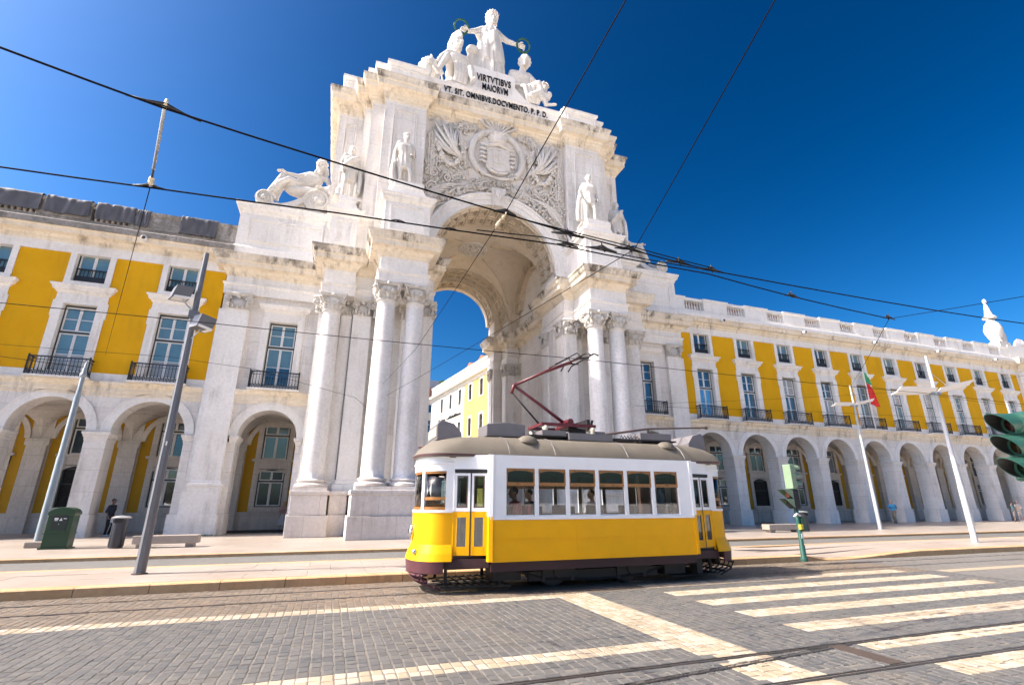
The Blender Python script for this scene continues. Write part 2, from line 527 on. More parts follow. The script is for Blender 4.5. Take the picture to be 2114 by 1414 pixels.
RUST = plain('rusty_groove', (.06, .042, .032), .8)

ground = struct(MB().add([(-900, -900, -.33), (900, -900, -.33), (900, 900, -.33), (-900, 900, -.33)], [(0, 1, 2, 3)]).build('ground', GROUNDM))
road = struct(MB().add([(-80, -27.6, RZ - .006), (120, -27.6, RZ - .006), (120, -18.13, RZ - .006), (-80, -18.13, RZ - .006)], [(0, 1, 2, 3)]).build('road', MORTAR))
far_bed = struct(MB().add([(6.4, -27.6, RZ), (120, -27.6, RZ), (120, -18.3, RZ), (6.4, -18.3, RZ)], [(0, 1, 2, 3)]).build('road_surface', ROADCOB))
lane = struct(MB().add([(-80, -15.1, -.08), (120, -15.1, -.08), (120, -11.2, -.08), (-80, -11.2, -.08)], [(0, 1, 2, 3)]).build('lane', FARCOB))
plaza = struct(MB().box(-80, 120, -11.25, 30, -.3, 0).build('pavement', PAVE))
street = struct(MB().box(-12, 14, 30, 160, -.3, .1).build('street', PAVE))
nearp = struct(MB().box(-80, 120, -60, -27.6, -.32, RZ + .0).build('near_pavement', GROUNDM))

# edge kerb of the far pavement
for k in range(60):
    x = -24 + k * 1.3
    MB().box(x + .006, x + 1.294, -11.55, -11.252, -.2, .012).build('kerbstone', KERB, plaza)

# traffic island with kerbstones and slabs
island = struct(MB().box(-60, 5.2, -17.82, -15.02, -.3, -.005).box(9.4, 110, -17.82, -15.02, -.3, -.005).build('traffic_island', MORTAR))
random.seed(3)
def kerb_piece(x0, x1, ya, yb, za, zb, wid=.3):
    q = .006
    vs = [(x0 + q, ya, -.22), (x1 - q, yb, -.22), (x1 - q, yb + wid, -.22), (x0 + q, ya + wid, -.22),
          (x0 + q, ya, za - .02), (x1 - q, yb, zb - .02), (x1 - q, yb + wid, zb), (x0 + q, ya + wid, za),
          (x0 + q, ya + .025, za), (x1 - q, yb + .025, zb)]
    fs = [(0, 1, 5, 4), (4, 5, 9, 8), (8, 9, 6, 7), (2, 3, 7, 6), (0, 4, 8, 7, 3), (1, 2, 6, 9, 5)]
    MB().add(vs, fs).build('kerbstone', KERB, island)
x = -24.0
while x < 5.0:
    L = min(1.22, 5.2 - x)
    kerb_piece(x, x + L, -18.13, -18.13, .03, .03)
    x += 1.22
# dropped stretch at the crossing, rising again
def ktop(x):
    return .03 if (x <= 5.2 or x >= 10) else (RZ + .03 if x <= 7 else RZ + .03 + (.14) * (x - 7) / 3)
x = 5.2
while x < 60:
    L = .8 if x < 10 else 1.22
    kerb_piece(x, x + L, -18.13, -18.13, ktop(x), ktop(x + L))
    x += L
for sx in range(-20, 50):
    for sy in range(3):
        x0 = sx * 1.28 + (.5 if sy % 2 else 0); x1 = x0 + 1.272
        y0 = -17.822 + sy * .933; y1 = y0 + .926
        z0, z1 = .03 + random.uniform(-.003, .003), 0
        def zt(xx): return z0 if (xx < 5.2 or xx > 10) else z0 - (.03 - ktop(xx)) * (1 - (sy * .933) / 2.8)
        vs = [(x0, y0, -.2), (x1, y0, -.2), (x1, y1, -.2), (x0, y1, -.2), (x0, y0, zt(x0)), (x1, y0, zt(x1)), (x1, y1, zt(x1)), (x0, y1, zt(x0))]
        p = to_px(x0, y0, 0)
        if p is None or not (-250 < p[0] < 2300): continue
        MB().add(vs, [(0, 3, 2, 1), (4, 5, 6, 7), (0, 1, 5, 4), (1, 2, 6, 5), (2, 3, 7, 6), (3, 0, 4, 7)]).build('paving_slab', SLAB, island)
for k in range(60):
    x = -24 + k * 1.3
    MB().box(x + .006, x + 1.294, -15.02, -14.75, -.2, .028).build('kerbstone', KERB, island)

# rails -------------------------------------------------------------------
TRK = (-18.86, -19.80)
NTRK = (-25.20, -26.06)
rails = []
for i, (y, nm) in enumerate(((TRK[0], 'tram_rail'), (TRK[1], 'tram_rail'), (NTRK[0], 'tram_rail'), (NTRK[1], 'tram_rail'))):
    t = thing('tram_rail', ['grooved tram rail running along the foot of the traffic island kerb', 'grooved tram rail under the near wheels of the yellow tram', 'grooved tram rail crossing the zebra bars on the far side of the near track', 'grooved tram rail nearest to the green traffic signal hoods'][i], 'rail', (0, y, RZ))
    MB().box(-60, 80, -.055, -.012, -.05, .003).build('rail_head', RAIL, t)
    MB().box(-60, 80, -.012, .022, -.05, -.012).build('groove', RUST, t)
    MB().box(-60, 80, .022, .040, -.05, .001).build('guard_rail', RAIL, t)
# diverging turnout rail that joins the near track
t = thing('turnout_rail', 'curved turnout rail merging into the near tram track', 'rail', (0, 0, RZ))
pts = [(-9.5 + i * .4, -25.80 + (.56) * min(1, (i * .4) / 7.2) ** 1.6) for i in range(19)]
q = MB(); g = MB()
for (a, b), (c, d) in zip(pts[:-1], pts[1:]):
    for mb_, o0, o1, zt in ((q, -.05, -.012, .005), (g, -.012, .02, -.008), (q, .02, .038, .004)):
        mb_.add([(a, b + o0, zt), (c, d + o0, zt), (c, d + o1, zt), (a, b + o1, zt)], [(0, 1, 2, 3)])
q.build('rail_head', RAIL, t); g.build('groove', RUST, t)
tag(MB().box(-2.66, -2.42, -26.0, -25.25, RZ - .02, RZ + .006).build('switch_plate', RUST), 'dark steel switch plate lying between the rails of the near track', 'plate')

# granite setts --------------------------------------------------------------
random.seed(11)
CW, CL = .122, .165
def sett_kind(x, y):
    if abs(x + 4.02) < .33 and -27.2 < y < -20.95: return 'c'
    if x < -3.7 and -21.12 < y < -20.78: return 'c'
    if x < -3.7 and -24.66 < y < -24.32: return 'c'
    if -2.2 < x < 5.55:
        for k in range(-1, 7):
            y0 = -21.22 - .965 * k
            if y0 - .46 < y < y0: return 'c' if y < -19.95 else 'b'
    if y > -20.78: return 'b'
    return 'g'
def sett(x, y, w, l, h):
    j = lambda: random.uniform(-.008, .008)
    g = .0065
    hx, hy = w / 2 - g, l / 2 - g
    c = [(x + sx * hx + j(), y + sy * hy + j()) for sx, sy in ((-1, -1), (1, -1), (1, 1), (-1, 1))]
    b = .009
    t = [(a[0] + (x - a[0]) / hx * b, a[1] + (y - a[1]) / hy * b) for a in c]
    tl = [random.uniform(-.002, .002) for _ in range(4)]
    vs = [(*p, RZ - .03) for p in c] + [(*p, RZ - .0035 + h) for p in c] + [(*p, RZ + h + d) for p, d in zip(t, tl)]
    fs = [(8, 9, 10, 11)] + [(4 + i, 4 + (i + 1) % 4, 8 + (i + 1) % 4, 8 + i) for i in range(4)] + [(i, (i + 1) % 4, 4 + (i + 1) % 4, 4 + i) for i in range(4)]
    return vs, fs
allst = []
def edges_at(x):
    e = []
    if x < -3.7: e += [-24.66, -24.32, -21.12, -20.78]
    if -2.2 < x < 5.55:
        for k in range(-1, 7): e += [-21.22 - .965 * k - .46, -21.22 - .965 * k]
    e.append(-20.78)
    return sorted(e)
nx = int(26 / CW)
for ix in range(nx):
    x = -18.0 + ix * CW
    off = random.uniform(0, CL)
    y = -27.5 + off
    while y < -18.2:
        l = CL * random.uniform(.82, 1.18)
        for e in edges_at(x):
            if y + .03 < e < y + l + .05:
                l = e - y
        yc = y + l / 2
        y += l
        if any(abs(yc - r) < .06 + l * .42 for r in TRK + NTRK): 
            continue
        p = to_px(x, yc, RZ)
        if p is None or not (-60 < p[0] < 2180 and 1100 < p[1] < 1475): continue
        if x > 6.4: continue
        kind = sett_kind(x, yc)
        allst.append((p[2], kind, x, yc, CW * random.uniform(.97, 1.0), l))
# the thin strips beside the rails
for ry in TRK + NTRK:
    for s in (-1, 1):
        x = -18.0
        while x < 6.4:
            L = random.uniform(.16, .24)
            yc = ry + s * .105
            p = to_px(x, yc, RZ)
            if p and -60 < p[0] < 2180 and p[1] < 1475:
                allst.append((p[2], sett_kind(x, yc + s * .08), x + L / 2, yc, L, .115))
            x += L
allst.sort()
acc = {'g': MB(), 'b': MB(), 'c': MB()}
MK = {'g': COBGREY, 'b': COBBROWN, 'c': COBCREAM}
for i, (d, k, x, y, w, l) in enumerate(allst):
    h = random.uniform(-.002, .002)
    vs, fs = sett(x, y, w, l, h)
    if i < 290:
        me = bpy.data.meshes.new('sett')
        me.from_pydata([(a - x, b - y, c - RZ) for a, b, c in vs], [], fs); me.materials.append(MK[k])
        place(me, 'sett', road, (x, y, RZ))
    else:
        acc[k].add(vs, fs)
for k, nm in (('g', 'grey_setts'), ('b', 'brown_setts'), ('c', 'cream_setts')):
    o = acc[k].build(nm, MK[k], road); o['kind'] = 'stuff'
# far continuation of the pale zebra line beyond the crossing
cream_far = MB().box(6.6, 60, -21.12, -20.78, RZ - .02, RZ + .004).build('cream_line', COBCREAM, far_bed)

# ================================================================ the two yellow arcaded wings
S = 4.232
for m_ in (YELLOW, INNERY): m_.node_tree.nodes['Principled BSDF'].inputs['Specular IOR Level'].default_value = .12   # OCHRE_SPEC matt render
XW = 17.78
WY = -.30
def groin(mb, x0, x1, y0, y1, zs, zc, n=14, m=14):
    """cross vault over a rectangle, springing zs, crown zc"""
    vs = []
    for i in range(n + 1):
        for j in range(m + 1):
            u = -1 + 2 * i / n; v = -1 + 2 * j / m
            z = zs + (zc - zs) * max(sqrt(max(0, 1 - u * u)), sqrt(max(0, 1 - v * v)))
            vs.append((x0 + (x1 - x0) * i / n, y0 + (y1 - y0) * j / m, z))
    return mb.add(vs, [(i * (m + 1) + j, (i + 1) * (m + 1) + j, (i + 1) * (m + 1) + j + 1, i * (m + 1) + j + 1) for i in range(n) for j in range(m)])

# window prototypes, local origin at the opening's bottom centre, outer face towards -y
def sash(mb, x0, x1, z0, z1, nz, y=-.02, t=.06, bar=.03):
    mb.box(x0, x0 + t, y - .03, y + .02, z0, z1); mb.box(x1 - t, x1, y - .03, y + .02, z0, z1)
    mb.box(x0 + t, x1 - t, y - .028, y + .02, z0, z0 + t); mb.box(x0 + t, x1 - t, y - .028, y + .02, z1 - t, z1)
    out = []
    zz = [z0 + t + (z1 - z0 - 2 * t) * i / nz for i in range(nz + 1)]
    for i in range(1, nz):
        mb.box(x0 + t, x1 - t, y - .026, y + .015, zz[i] - bar / 2, zz[i] + bar / 2)
    for i in range(nz):
        out.append((x0 + t, x1 - t, zz[i] + (bar / 2 if i else 0), zz[i + 1] - (bar / 2 if i < nz - 1 else 0)))
    return out
def make_window(w, h, tiers, kind):
    """returns (dark frame mesh, sash mesh, pane boxes)"""
    fr = MB()
    f = .06
    fr.box(-w, -w + f, -.06, .08, 0, h); fr.box(w - f, w, -.06, .08, 0, h); fr.box(-w + f, w - f, -.06, .08, h - f, h); fr.box(-w + f, w - f, -.06, .08, 0, .05)
    sa = MB(); panes = []
    for z0, z1, nz in tiers:
        for x0, x1 in ((-w + f + .005, -.004), (.004, w - f - .005)):
            panes += sash(sa, x0, x1, z0, z1, nz)
    for (a, b, _), (c, d, _) in zip(tiers[:-1], tiers[1:]):
        fr.box(-w + f, w - f, -.08, .05, b + .01, c - .01)
    return fr.mesh(kind + '_frame', FRAMED), sa.mesh(kind + '_sash', SASH), panes
PANE_CACHE = {}
def pane_mesh(a, b, c, d, mat):
    k = (round(b - a, 3), round(d - c, 3), mat.name)
    if k not in PANE_CACHE:
        hw, hh = (b - a) / 2, (d - c) / 2
        PANE_CACHE[k] = MB().box(-hw, hw, -.006, .006, -hh, hh).mesh('pane', mat)
    return PANE_CACHE[k]
GLASSC = glassmat('window_glass_curtain', (.34, .33, .30), mixf=.06)
GLASSR = glassmat('window_glass_mirror', (.05, .14, .24), mixf=.35)
WIN = {'main': make_window(.73, 3.78, [(.06, 2.28, 2), (2.40, 3.70, 2)], 'main'),
       'attic': make_window(.74, 1.74, [(.08, 1.66, 1)], 'attic'),
       'shop': make_window(.74, 2.2, [(.06, 1.45, 1), (1.55, 2.12, 1)], 'shop')}
def put_window(kind, parent, x, z, y=0.0, upper=None, lower=None, name='window', lab=None):
    fr, sa, panes = WIN[kind]
    o = place(fr, name, parent, (x, y, z))
    if lab: o['label'] = lab
    place(sa, 'sash', o)
    for (a, b, c, d) in panes:
        m = (upper if c > 2.3 or kind == 'attic' else lower) or GLASS
        if kind == 'main' and upper is GLASSB and c > 1.0 and c < 2.3: m = GLASSB
        place(pane_mesh(a, b, c, d, m), 'pane', o, ((a + b) / 2, .0, (c + d) / 2), (random.uniform(-.012, .012), 0, random.uniform(-.012, .012)))
    return o

def railing_mesh(hw, dep, h, nb, bow=0.0):
    m = MB()
    def rail(z, t):
        m.box(-hw, hw, -dep, -dep + t, z - t, z); m.box(-hw, -hw + t, -dep + t, -.01, z - t, z); m.box(hw - t, hw, -dep + t, -.01, z - t, z)
    rail(h, .055); rail(.10, .035); rail(h * .80, .022)
    for i in range(nb + 1):
        x = -hw + .02 + (2 * hw - .04) * i / nb
        m.tube([(x, -dep + .02, .02), (x, -dep + .02, h * .25), (x, -dep + .02, h * .4), (x, -dep + .02, h - .04)], [.012, .028, .014, .014], 6)
    for s in (-1, 1):
        for j in range(1, 4):
            y = -dep + dep * j / 4
            m.tube([(s * (hw - .02), y, .02), (s * (hw - .02), y, h * .25), (s * (hw - .02), y, h * .4), (s * (hw - .02), y, h - .04)], [.012, .028, .014, .014], 6)
        m.box(s * hw - .03, s * hw + .03, -dep - .01, -dep + .05, 0, h + .06)
    for i in range(nb):                                     # scrolls along the foot
        x = -hw + .02 + (2 * hw - .04) * (i + .5) / nb
        m.lathe([(.03, -.008), (.045, 0), (.03, .008)], (x, -dep + .02, .17), 8, 'y')
    return m.mesh('railing', IRON, False)
RAILING = railing_mesh(1.24, .52, .95, 16)
ATRAIL = MB()
for i in range(9):
    ATRAIL.box(-.66 + i * .165 - .018, -.66 + i * .165 + .018, -.13, -.10, .02, .78)
ATRAIL.box(-.70, .70, -.15, -.09, .76, .82); ATRAIL.box(-.70, .70, -.14, -.10, .08, .11); ATRAIL.box(-.70, .70, -.135, -.105, .02, .40)
ATRAIL = ATRAIL.mesh('railing', IRON)

BAL = [(.045, 0), (.055, .03), (.04, .06), (.075, .2), (.085, .3), (.06, .45), (.038, .62), (.055, .7), (.06, .76)]
def balusters(x0, x1, y, z, n):
    m = MB()
    for i in range(n):
        m.lathe(BAL, (x0 + (x1 - x0) * (i + .5) / n, y, z), 8)
    return m
def surround_mesh():
    m = MB()
    # main window surround with lugs, frieze, hood; local x centre, world z
    for s in (-1, 1):
        a, b = sorted((s * .735, s * 1.02)); m.box(a, b, WY - .07, .05, 7.86, 11.42)
        a, b = sorted((s * 1.02, s * 1.14)); m.box(a, b, WY - .05, .02, 7.86, 11.62)
        a, b = sorted((s * 1.14, s * 1.2)); m.box(a, b, WY - .045, .02, 10.7, 11.56)
        a, b = sorted((s * .745, s * 1.02)); m.box(a, b, WY - .06, .05, 12.45, 14.30)
    m.box(-1.02, 1.02, WY - .068, .05, 11.42, 11.62)
    m.box(-1.12, 1.12, WY - .03, .05, 11.62, 12.02)
    m.box(-1.02, 1.02, WY - .08, .05, 12.44, 12.69)
    m.moulding([(-1.12, 0), (-1.12, WY - .03), (1.12, WY - .03), (1.12, 0)], [(0, 11.98), (.06, 12.02), (.09, 12.10), (.20, 12.16), (.22, 12.28), (.30, 12.36), (.30, 12.43), (-.3, 12.46)])
    return m.mesh('window_surround', STONE)
SURR = surround_mesh()
PIER = MB()
PIER.box(-.46, .46, WY - .06, .72, 1.0, 4.52)
PIER.box(-.54, .54, WY - .14, .80, 0, 1.0)
PIER.moulding([(-.46, .72), (-.46, WY - .06), (.46, WY - .06), (.46, .72), (-.46, .72)], [(0, 4.45), (.02, 4.5), (.03, 4.62), (.07, 4.66), (.08, 4.74), (.13, 4.80), (.13, 4.90), (-.1, 4.93)], False)
PIER.frame(-.34, .34, 1.2, 4.225, .025, WY - .068, WY - .05)
PIER.box(-.46, .46, WY + .02, .70, 4.9, 4.97)
PIERM = PIER.mesh('pier', ASHLAR)
ABAY = MB()
ABAY.archwall(0, 1.62, -S / 2, S / 2, 4.95, 6.72, WY, .70)
ABAYM = ABAY.mesh('arch_wall', ASHLAR)
ARING = MB().archring(0, 4.95, 1.60, 1.98, WY - .035, WY + .05).archring(0, 4.95, 1.98, 2.03, WY - .06, WY + .05)
ARINGM = ARING.mesh('archivolt', STONE)
VB = MB(); groin(VB, -S / 2, S / 2, .68, 4.3, 4.95, 6.58); VBM = VB.mesh('vault', INNER, True)
# inner shop wall of one bay
IW = MB()
IW.box(-S / 2, S / 2, 4.3, 4.5, 0, 1.02)
IW.box(-S / 2, -1.62, 4.3, 4.5, 1.02, 6.7).box(1.62, S / 2, 4.3, 4.5, 1.02, 6.7).box(-1.62, 1.62, 4.42, 4.6, 6.2, 6.7)
IW.box(-S / 2, -1.66, 4.05, 4.3, 0, 4.55).box(1.66, S / 2, 4.05, 4.3, 0, 4.55)
IW.box(-S / 2, -1.58, 4.0, 4.31, 4.55, 4.9).box(1.58, S / 2, 4.0, 4.31, 4.55, 4.9)
IW.archring(0, 4.95, 1.4, 1.66, 4.2, 4.34)
for s in (-1, 1):
    a, b = sorted((s * .75, s * 1.05)); IW.box(a, b, 4.25, 4.5, 1.02, 6.3)
IW.box(-1.05, 1.05, 4.24, 4.5, 3.55, 4.1); IW.box(-1.2, 1.2, 4.15, 4.5, 3.98, 4.12); IW.box(-.75, .75, 4.26, 4.5, 6.1, 6.4); IW.box(-.95, .95, 4.2, 4.5, 1.0, 1.3)
for z1 in (3.5, 6.28):
    for s in (-1, 1):
        pts = [(s * .76, z1 + .02)] + [(s * .76 * u, z1 - .24 * u ** 2.2) for u in (1, .9, .8, .65, .5, .3, 0)] + [(0, z1 + .02)]
        IW.prism(pts, 4.27, 4.37)
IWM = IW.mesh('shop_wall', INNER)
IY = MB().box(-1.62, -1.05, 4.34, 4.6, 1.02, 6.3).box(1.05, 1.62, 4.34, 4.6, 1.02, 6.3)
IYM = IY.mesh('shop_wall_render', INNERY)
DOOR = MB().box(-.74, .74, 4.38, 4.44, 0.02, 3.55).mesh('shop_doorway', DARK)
DOORF = MB()
for s in (-1, 1): DOORF.box(*sorted((s * .68, s * .74)), 4.30, 4.40, .02, 3.4)
DOORF.box(-.68, .68, 4.30, 4.40, 3.3, 3.4).box(-.68, .68, 4.32, 4.38, 2.5, 2.56)
DOORFM = DOORF.mesh('door_frame', FRAMED)

ROOFP = plain('faded_roof_tile', (.42, .23, .16), .8, 0, .25)
def make_wing(name, label, sgn, nb, end_x):
    w = thing(name, label, 'building')
    xs = [sgn * (XW + k * S) for k in range(nb)]
    lo, hi = min(xs) - S / 2, max(xs) + S / 2
    if sgn > 0: lo = 15.4
    else: hi = -15.4
    for k, xc in enumerate(xs):
        place(ABAYM, 'arch_wall', w, (xc, 0, 0))
        place(ARINGM, 'archivolt', w, (xc, 0, 0))
        place(VBM, 'vault', w, (xc, 0, 0))
        sw = place(IWM, 'shop_wall', w, (xc, 0, 0))
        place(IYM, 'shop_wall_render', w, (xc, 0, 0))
        place(PIERM, 'pier', w, (xc + sgn * S / 2, 0, 0))
        door = (sgn > 0 and k in (0, 2, 4, 5, 7)) or (sgn < 0 and k in (1,))
        if door:
            d = place(DOOR, 'shop_doorway', w, (xc, 0, 0)); place(DOORFM, 'door_frame', d)
        else:
            put_window('shop', w, xc, 1.3, 4.40, GLASSK, GLASSK, 'shop_window')
        put_window('shop', w, xc, 4.08, 4.40, GLASSK, GLASS, 'mezzanine_window')
        place(SURR, 'window_surround', w, (xc, 0, 0))
        left = sgn < 0
        put_window('main', w, xc, 7.6, 0, GLASSB if left else (GLASS, GLASS, GLASSC, GLASS, GLASSB, GLASSC, GLASSC, GLASSB, GLASSC, GLASSB)[k % 10], (GLASS, GLASSR, GLASS, GLASS, GLASSC, GLASSC, GLASSB, GLASSC, GLASSC, GLASS)[(k + (7 if left else 1)) % 10])
        aw = put_window('attic', w, xc, 12.69, 0, GLASSB if (left or k % 3) else GLASS, None, 'attic_window')
        place(ATRAIL, 'railing', aw, (0, 0, 0))
        b = place(MB().box(xc - 1.32, xc + 1.32, -.86, WY + .02, 7.425, 7.50).mesh('balcony', STONE), 'balcony', w)
        place(RAILING, 'railing', b, (xc, WY, 7.50))
        # ochre wall between this surround and the next
        for a, bb, z0, z1 in ((xc - S / 2, xc - 1.0, 7.86, 14.27), (xc + 1.0, xc + S / 2, 7.86, 14.27)):
            a2, b2 = max(a, lo), min(bb, hi)
            if b2 > a2: MB().box(a2, b2, WY, .2, z0, z1).build('ochre_wall', YELLOW, w)
    place(PIERM, 'pier', w, (xs[0] - sgn * S / 2, 0, 0))
    # continuous pieces
    MB().box(lo, hi, WY - .025, .15, 7.40, 7.858).build('skirting_band', STONE, w)
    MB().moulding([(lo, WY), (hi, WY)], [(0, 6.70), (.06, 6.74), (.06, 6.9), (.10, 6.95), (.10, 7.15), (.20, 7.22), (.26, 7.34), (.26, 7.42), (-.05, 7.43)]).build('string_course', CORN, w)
    MB().box(lo, hi, WY - .055, .2, 14.272, 14.9).build('frieze', STONE, w)
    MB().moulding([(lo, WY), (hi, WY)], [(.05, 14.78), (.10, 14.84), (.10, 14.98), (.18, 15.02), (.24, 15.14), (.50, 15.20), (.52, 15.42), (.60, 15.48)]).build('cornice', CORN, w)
    MB().moulding([(lo, WY), (hi, WY)], [(.60, 15.48), (.66, 15.52), (.66, 15.80), (.60, 15.86), (-.3, 15.92)]).build('gutter', GUTTER if sgn < 0 else STONE, w)
    MB().prism([(.42, 16.0), (9, 16.0), (9, 18.6), (.42, 17.38)], lo, hi, 'x').build('tiled_roof', ROOFP, w)
    MB().box(lo, hi, WY + .02, .3, 15.9, 16.34).build('parapet_base', STONE if sgn > 0 else GUTTER, w)
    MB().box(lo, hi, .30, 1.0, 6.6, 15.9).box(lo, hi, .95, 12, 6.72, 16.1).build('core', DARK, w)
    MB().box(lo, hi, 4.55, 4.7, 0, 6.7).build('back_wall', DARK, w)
    # rail and pedestals
    px = sorted(set([round(x, 3) for x in xs]))
    edges = [lo]
    for x in px:
        c = x - sgn * .25
        edges += [c - .93, c + .93]
    edges.append(hi)
    for i in range(0, len(edges), 2):
        a, b = edges[i], edges[i + 1]
        if b - a < .1: continue
        pm = MB().box(a, b, WY - .02, .28, 16.3, 17.16)
        pm.moulding([(a, .3), (a, WY - .02), (b, WY - .02), (b, .3)], [(0, 17.12), (.03, 17.16), (.08, 17.2), (.10, 17.36), (-.2, 17.40)])
        pm.build('parapet_pedestal', STONE if sgn > 0 else GUTTER, w)
    for i in range(1, len(edges) - 1, 2):
        a, b = edges[i], edges[i + 1]
        MB().box(a, b, WY + .02, .24, 17.10, 17.34).build('handrail', STONE, w)
        balusters(a, b, -.03, 16.335, 7).build('baluster_row', STONE, w, True)
    return w
wing_l = make_wing('arcaded_building', 'ochre arcaded wing with charcoal tarpaulins wrapped over its roof balustrade', -1, 4, None)
wing_r = make_wing('arcaded_building', 'long ochre arcaded wing whose balcony flies a red and green flag', 1, 10, None)

# tarpaulins tied over the left balustrade
random.seed(5)
def tarp(x0, x1, lab, z0=16.42, z1=17.50):
    m = MB(); n = 18
    prof = [(-.42, z0), (-.44, z0 + .3), (-.43, z0 + .7), (-.46, z1 - .12), (-.40, z1), (.0, z1 + .02), (.36, z1), (.40, z0 + .4)]
    vs = []
    for i in range(n + 1):
        x = x0 + (x1 - x0) * i / n
        for j, (y, z) in enumerate(prof):
            vs.append((x + random.uniform(-.03, .03), y + random.uniform(-.06, .03), z + random.uniform(-.05, .05)))
    k = len(prof)
    m.add(vs, [(i * k + j, (i + 1) * k + j, (i + 1) * k + j + 1, i * k + j + 1) for i in range(n) for j in range(k - 1)])
    o = m.build('tarpaulin', TARP, None, True)
    s_ = o.modifiers.new('t', 'SOLIDIFY'); s_.thickness = .012
    ss = o.modifiers.new('s', 'SUBSURF'); ss.levels = 1; ss.render_levels = 1
    return tag(o, lab, 'tarpaulin', 'tarpaulins over the balustrade')
tarp(-18.45, -16.55, 'charcoal tarpaulin wrapped over the balustrade beside the stone end bay', 16.3)
tarp(-20.62, -19.95, 'narrow bunched charcoal tarpaulin hung on the parapet pedestal', 16.35, 17.46)
tarp(-22.5, -20.68, 'charcoal tarpaulin over the balustrade next to the narrow bunched one')
tarp(-24.75, -22.75, 'charcoal tarpaulin with a sagging slanted end over the balustrade')
tarp(-28.2, -24.95, 'longest charcoal tarpaulin over the balustrade of the ochre wing')

# floodlights on the cornices
def floodlight(x, lab):
    t = thing('floodlight', lab, 'floodlight', (x, -1.0, 15.30), 0, 'floodlights on the cornice')
    MB().tube([(0, .2, .05), (0, -.02, .05)], .03, 6).build('bracket', STEEL, t)
    MB().lathe([(.05, -.18), (.13, -.16), (.15, -.02), (.12, .1), (.06, .14)], (0, -.05, .05), 12, 'y').build('lamp_body', WHITEP, t, True)
    MB().lathe([(.10, -.19), (.11, -.185), (.02, -.181)], (0, -.05, .05), 12, 'y').build('lens', FRAMED, t, True)
floodlight(-19.74, 'round white floodlight on the sooty cornice under the tarpaulins')
for x, w_ in ((19.52, 'first and second'), (28.1, 'third and fourth'), (36.56, 'fifth and sixth'), (45.03, 'seventh and eighth'), (53.73, 'ninth and tenth')):
    floodlight(x, 'white cornice floodlight between the %s attic windows from the stone end bay' % w_)

# corner pavilion at the far end of the long wing
cp = thing('corner_pavilion', 'pale stone corner pavilion closing the far end of the long ochre wing', 'building', (0, 0, 0))
X0 = XW + 9 * S + S / 2
MB().box(X0, X0 + 12, -.6, 10, 0, 15.0).build('wall', ASHLAR, cp)
for x in (X0 + .1, X0 + 2.2, X0 + 5.5):
    MB().box(x, x + 1.2, -.85, -.6, 0, 14.5).build('pilaster', STONE, cp)
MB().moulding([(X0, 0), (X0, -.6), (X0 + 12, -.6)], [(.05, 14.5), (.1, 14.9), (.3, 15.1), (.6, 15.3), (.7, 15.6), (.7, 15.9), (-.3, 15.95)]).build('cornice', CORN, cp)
MB().box(X0, X0 + 12, -.4, .5, 15.9, 17.6).build('parapet', STONE, cp)
fn = thing('roof_finial', 'white carved urn finial standing above the corner pavilion parapet', 'finial', (X0 + .0, .3, 17.3), 0)
fn.scale = (.74, .74, .97)
MB().box(-1.3, 1.3, -.8, .8, 0, .7).build('plinth', STATUE, fn, bevel=.05)
MB().lathe([(.7, .7), (.8, .85), (.6, 1.0), (.85, 1.4), (1.05, 1.9), (1.1, 2.3), (.85, 2.9), (.5, 3.25), (.42, 3.45), (.85, 3.6), (.8, 3.75), (.5, 3.95), (.36, 4.5), (.24, 5.1), (.13, 5.35), (.26, 5.55), (.22, 5.85), (.02, 6.0)], (-.2, 0, 0), 20).build('urn', STATUE, fn, True)
MB().lathe([(.9, -.3), (1.0, -.2), (1.0, .2), (.9, .3)], (1.05, 0, 1.5), 20, 'y').lathe([(.5, -.36), (.55, -.3), (.4, -.28)], (1.05, 0, 1.5), 16, 'y').build('scroll', STATUE, fn, True)
fn2 = tag(MB().lathe([(.3, 0), (.42, .3), (.5, .7), (.3, 1.1), (.05, 1.3)], (X0 + 3.6, .2, 17.55), 14).box(X0 + 3.1, X0 + 4.1, -.2, .6, 17.3, 17.6).build('roof_finial', STATUE, None, True), 'low round finial on the corner pavilion beyond the carved urn', 'finial')

# ================================================================ triumphal arch
ARCH = thing('triumphal_arch', 'monumental pale limestone triumphal arch with paired columns and carved attic', 'arch')
def both(mb, name, mat, smooth=False, parent=None, bevel=0):
    a = mb.build(name, mat, parent or ARCH, smooth, bevel)
    b = mb.mirror().build(name, mat, parent or ARCH, smooth, bevel)
    return a, b

# ---- end bays between the arch and the wings (left one; mirrored)
EX0, EX1 = -15.62, -10.15
EY = -.55
XE = -12.22
eb = MB()
eb.archwall(XE, 1.48, EX0 + .1, EX1, 4.93, 6.72, EY, .9)
eb.box(EX0 + .1, XE - .74, EY, .6, 7.4, 12.9).box(XE + .74, EX1, EY, .6, 7.4, 12.9).box(XE - .74, XE + .74, EY, .6, 11.49, 12.9).box(XE - .74, XE + .74, EY, .6, 6.7, 7.7)
eb.box(EX0 + .1, EX1, EY, .6, 6.71, 7.41)
both(eb, 'end_bay_wall', ASHLAR)
ej = MB().box(EX0 + .1, XE - 1.48, EY, .9, 1.0, 4.6).box(EX0 + .05, XE - 1.44, EY - .06, .95, 0, 1.0).box(XE + 1.48, EX1, EY, .9, 1.0, 4.6).box(XE + 1.44, EX1, EY - .06, .95, 0, 1.0)
ej.moulding([(XE - 1.48 - .3, EY - .02), (XE - 1.48, EY - .02), (XE - 1.48, .9)], [(0, 4.5), (.04, 4.62), (.08, 4.72), (.13, 4.8), (.13, 4.92), (-.1, 4.94)])
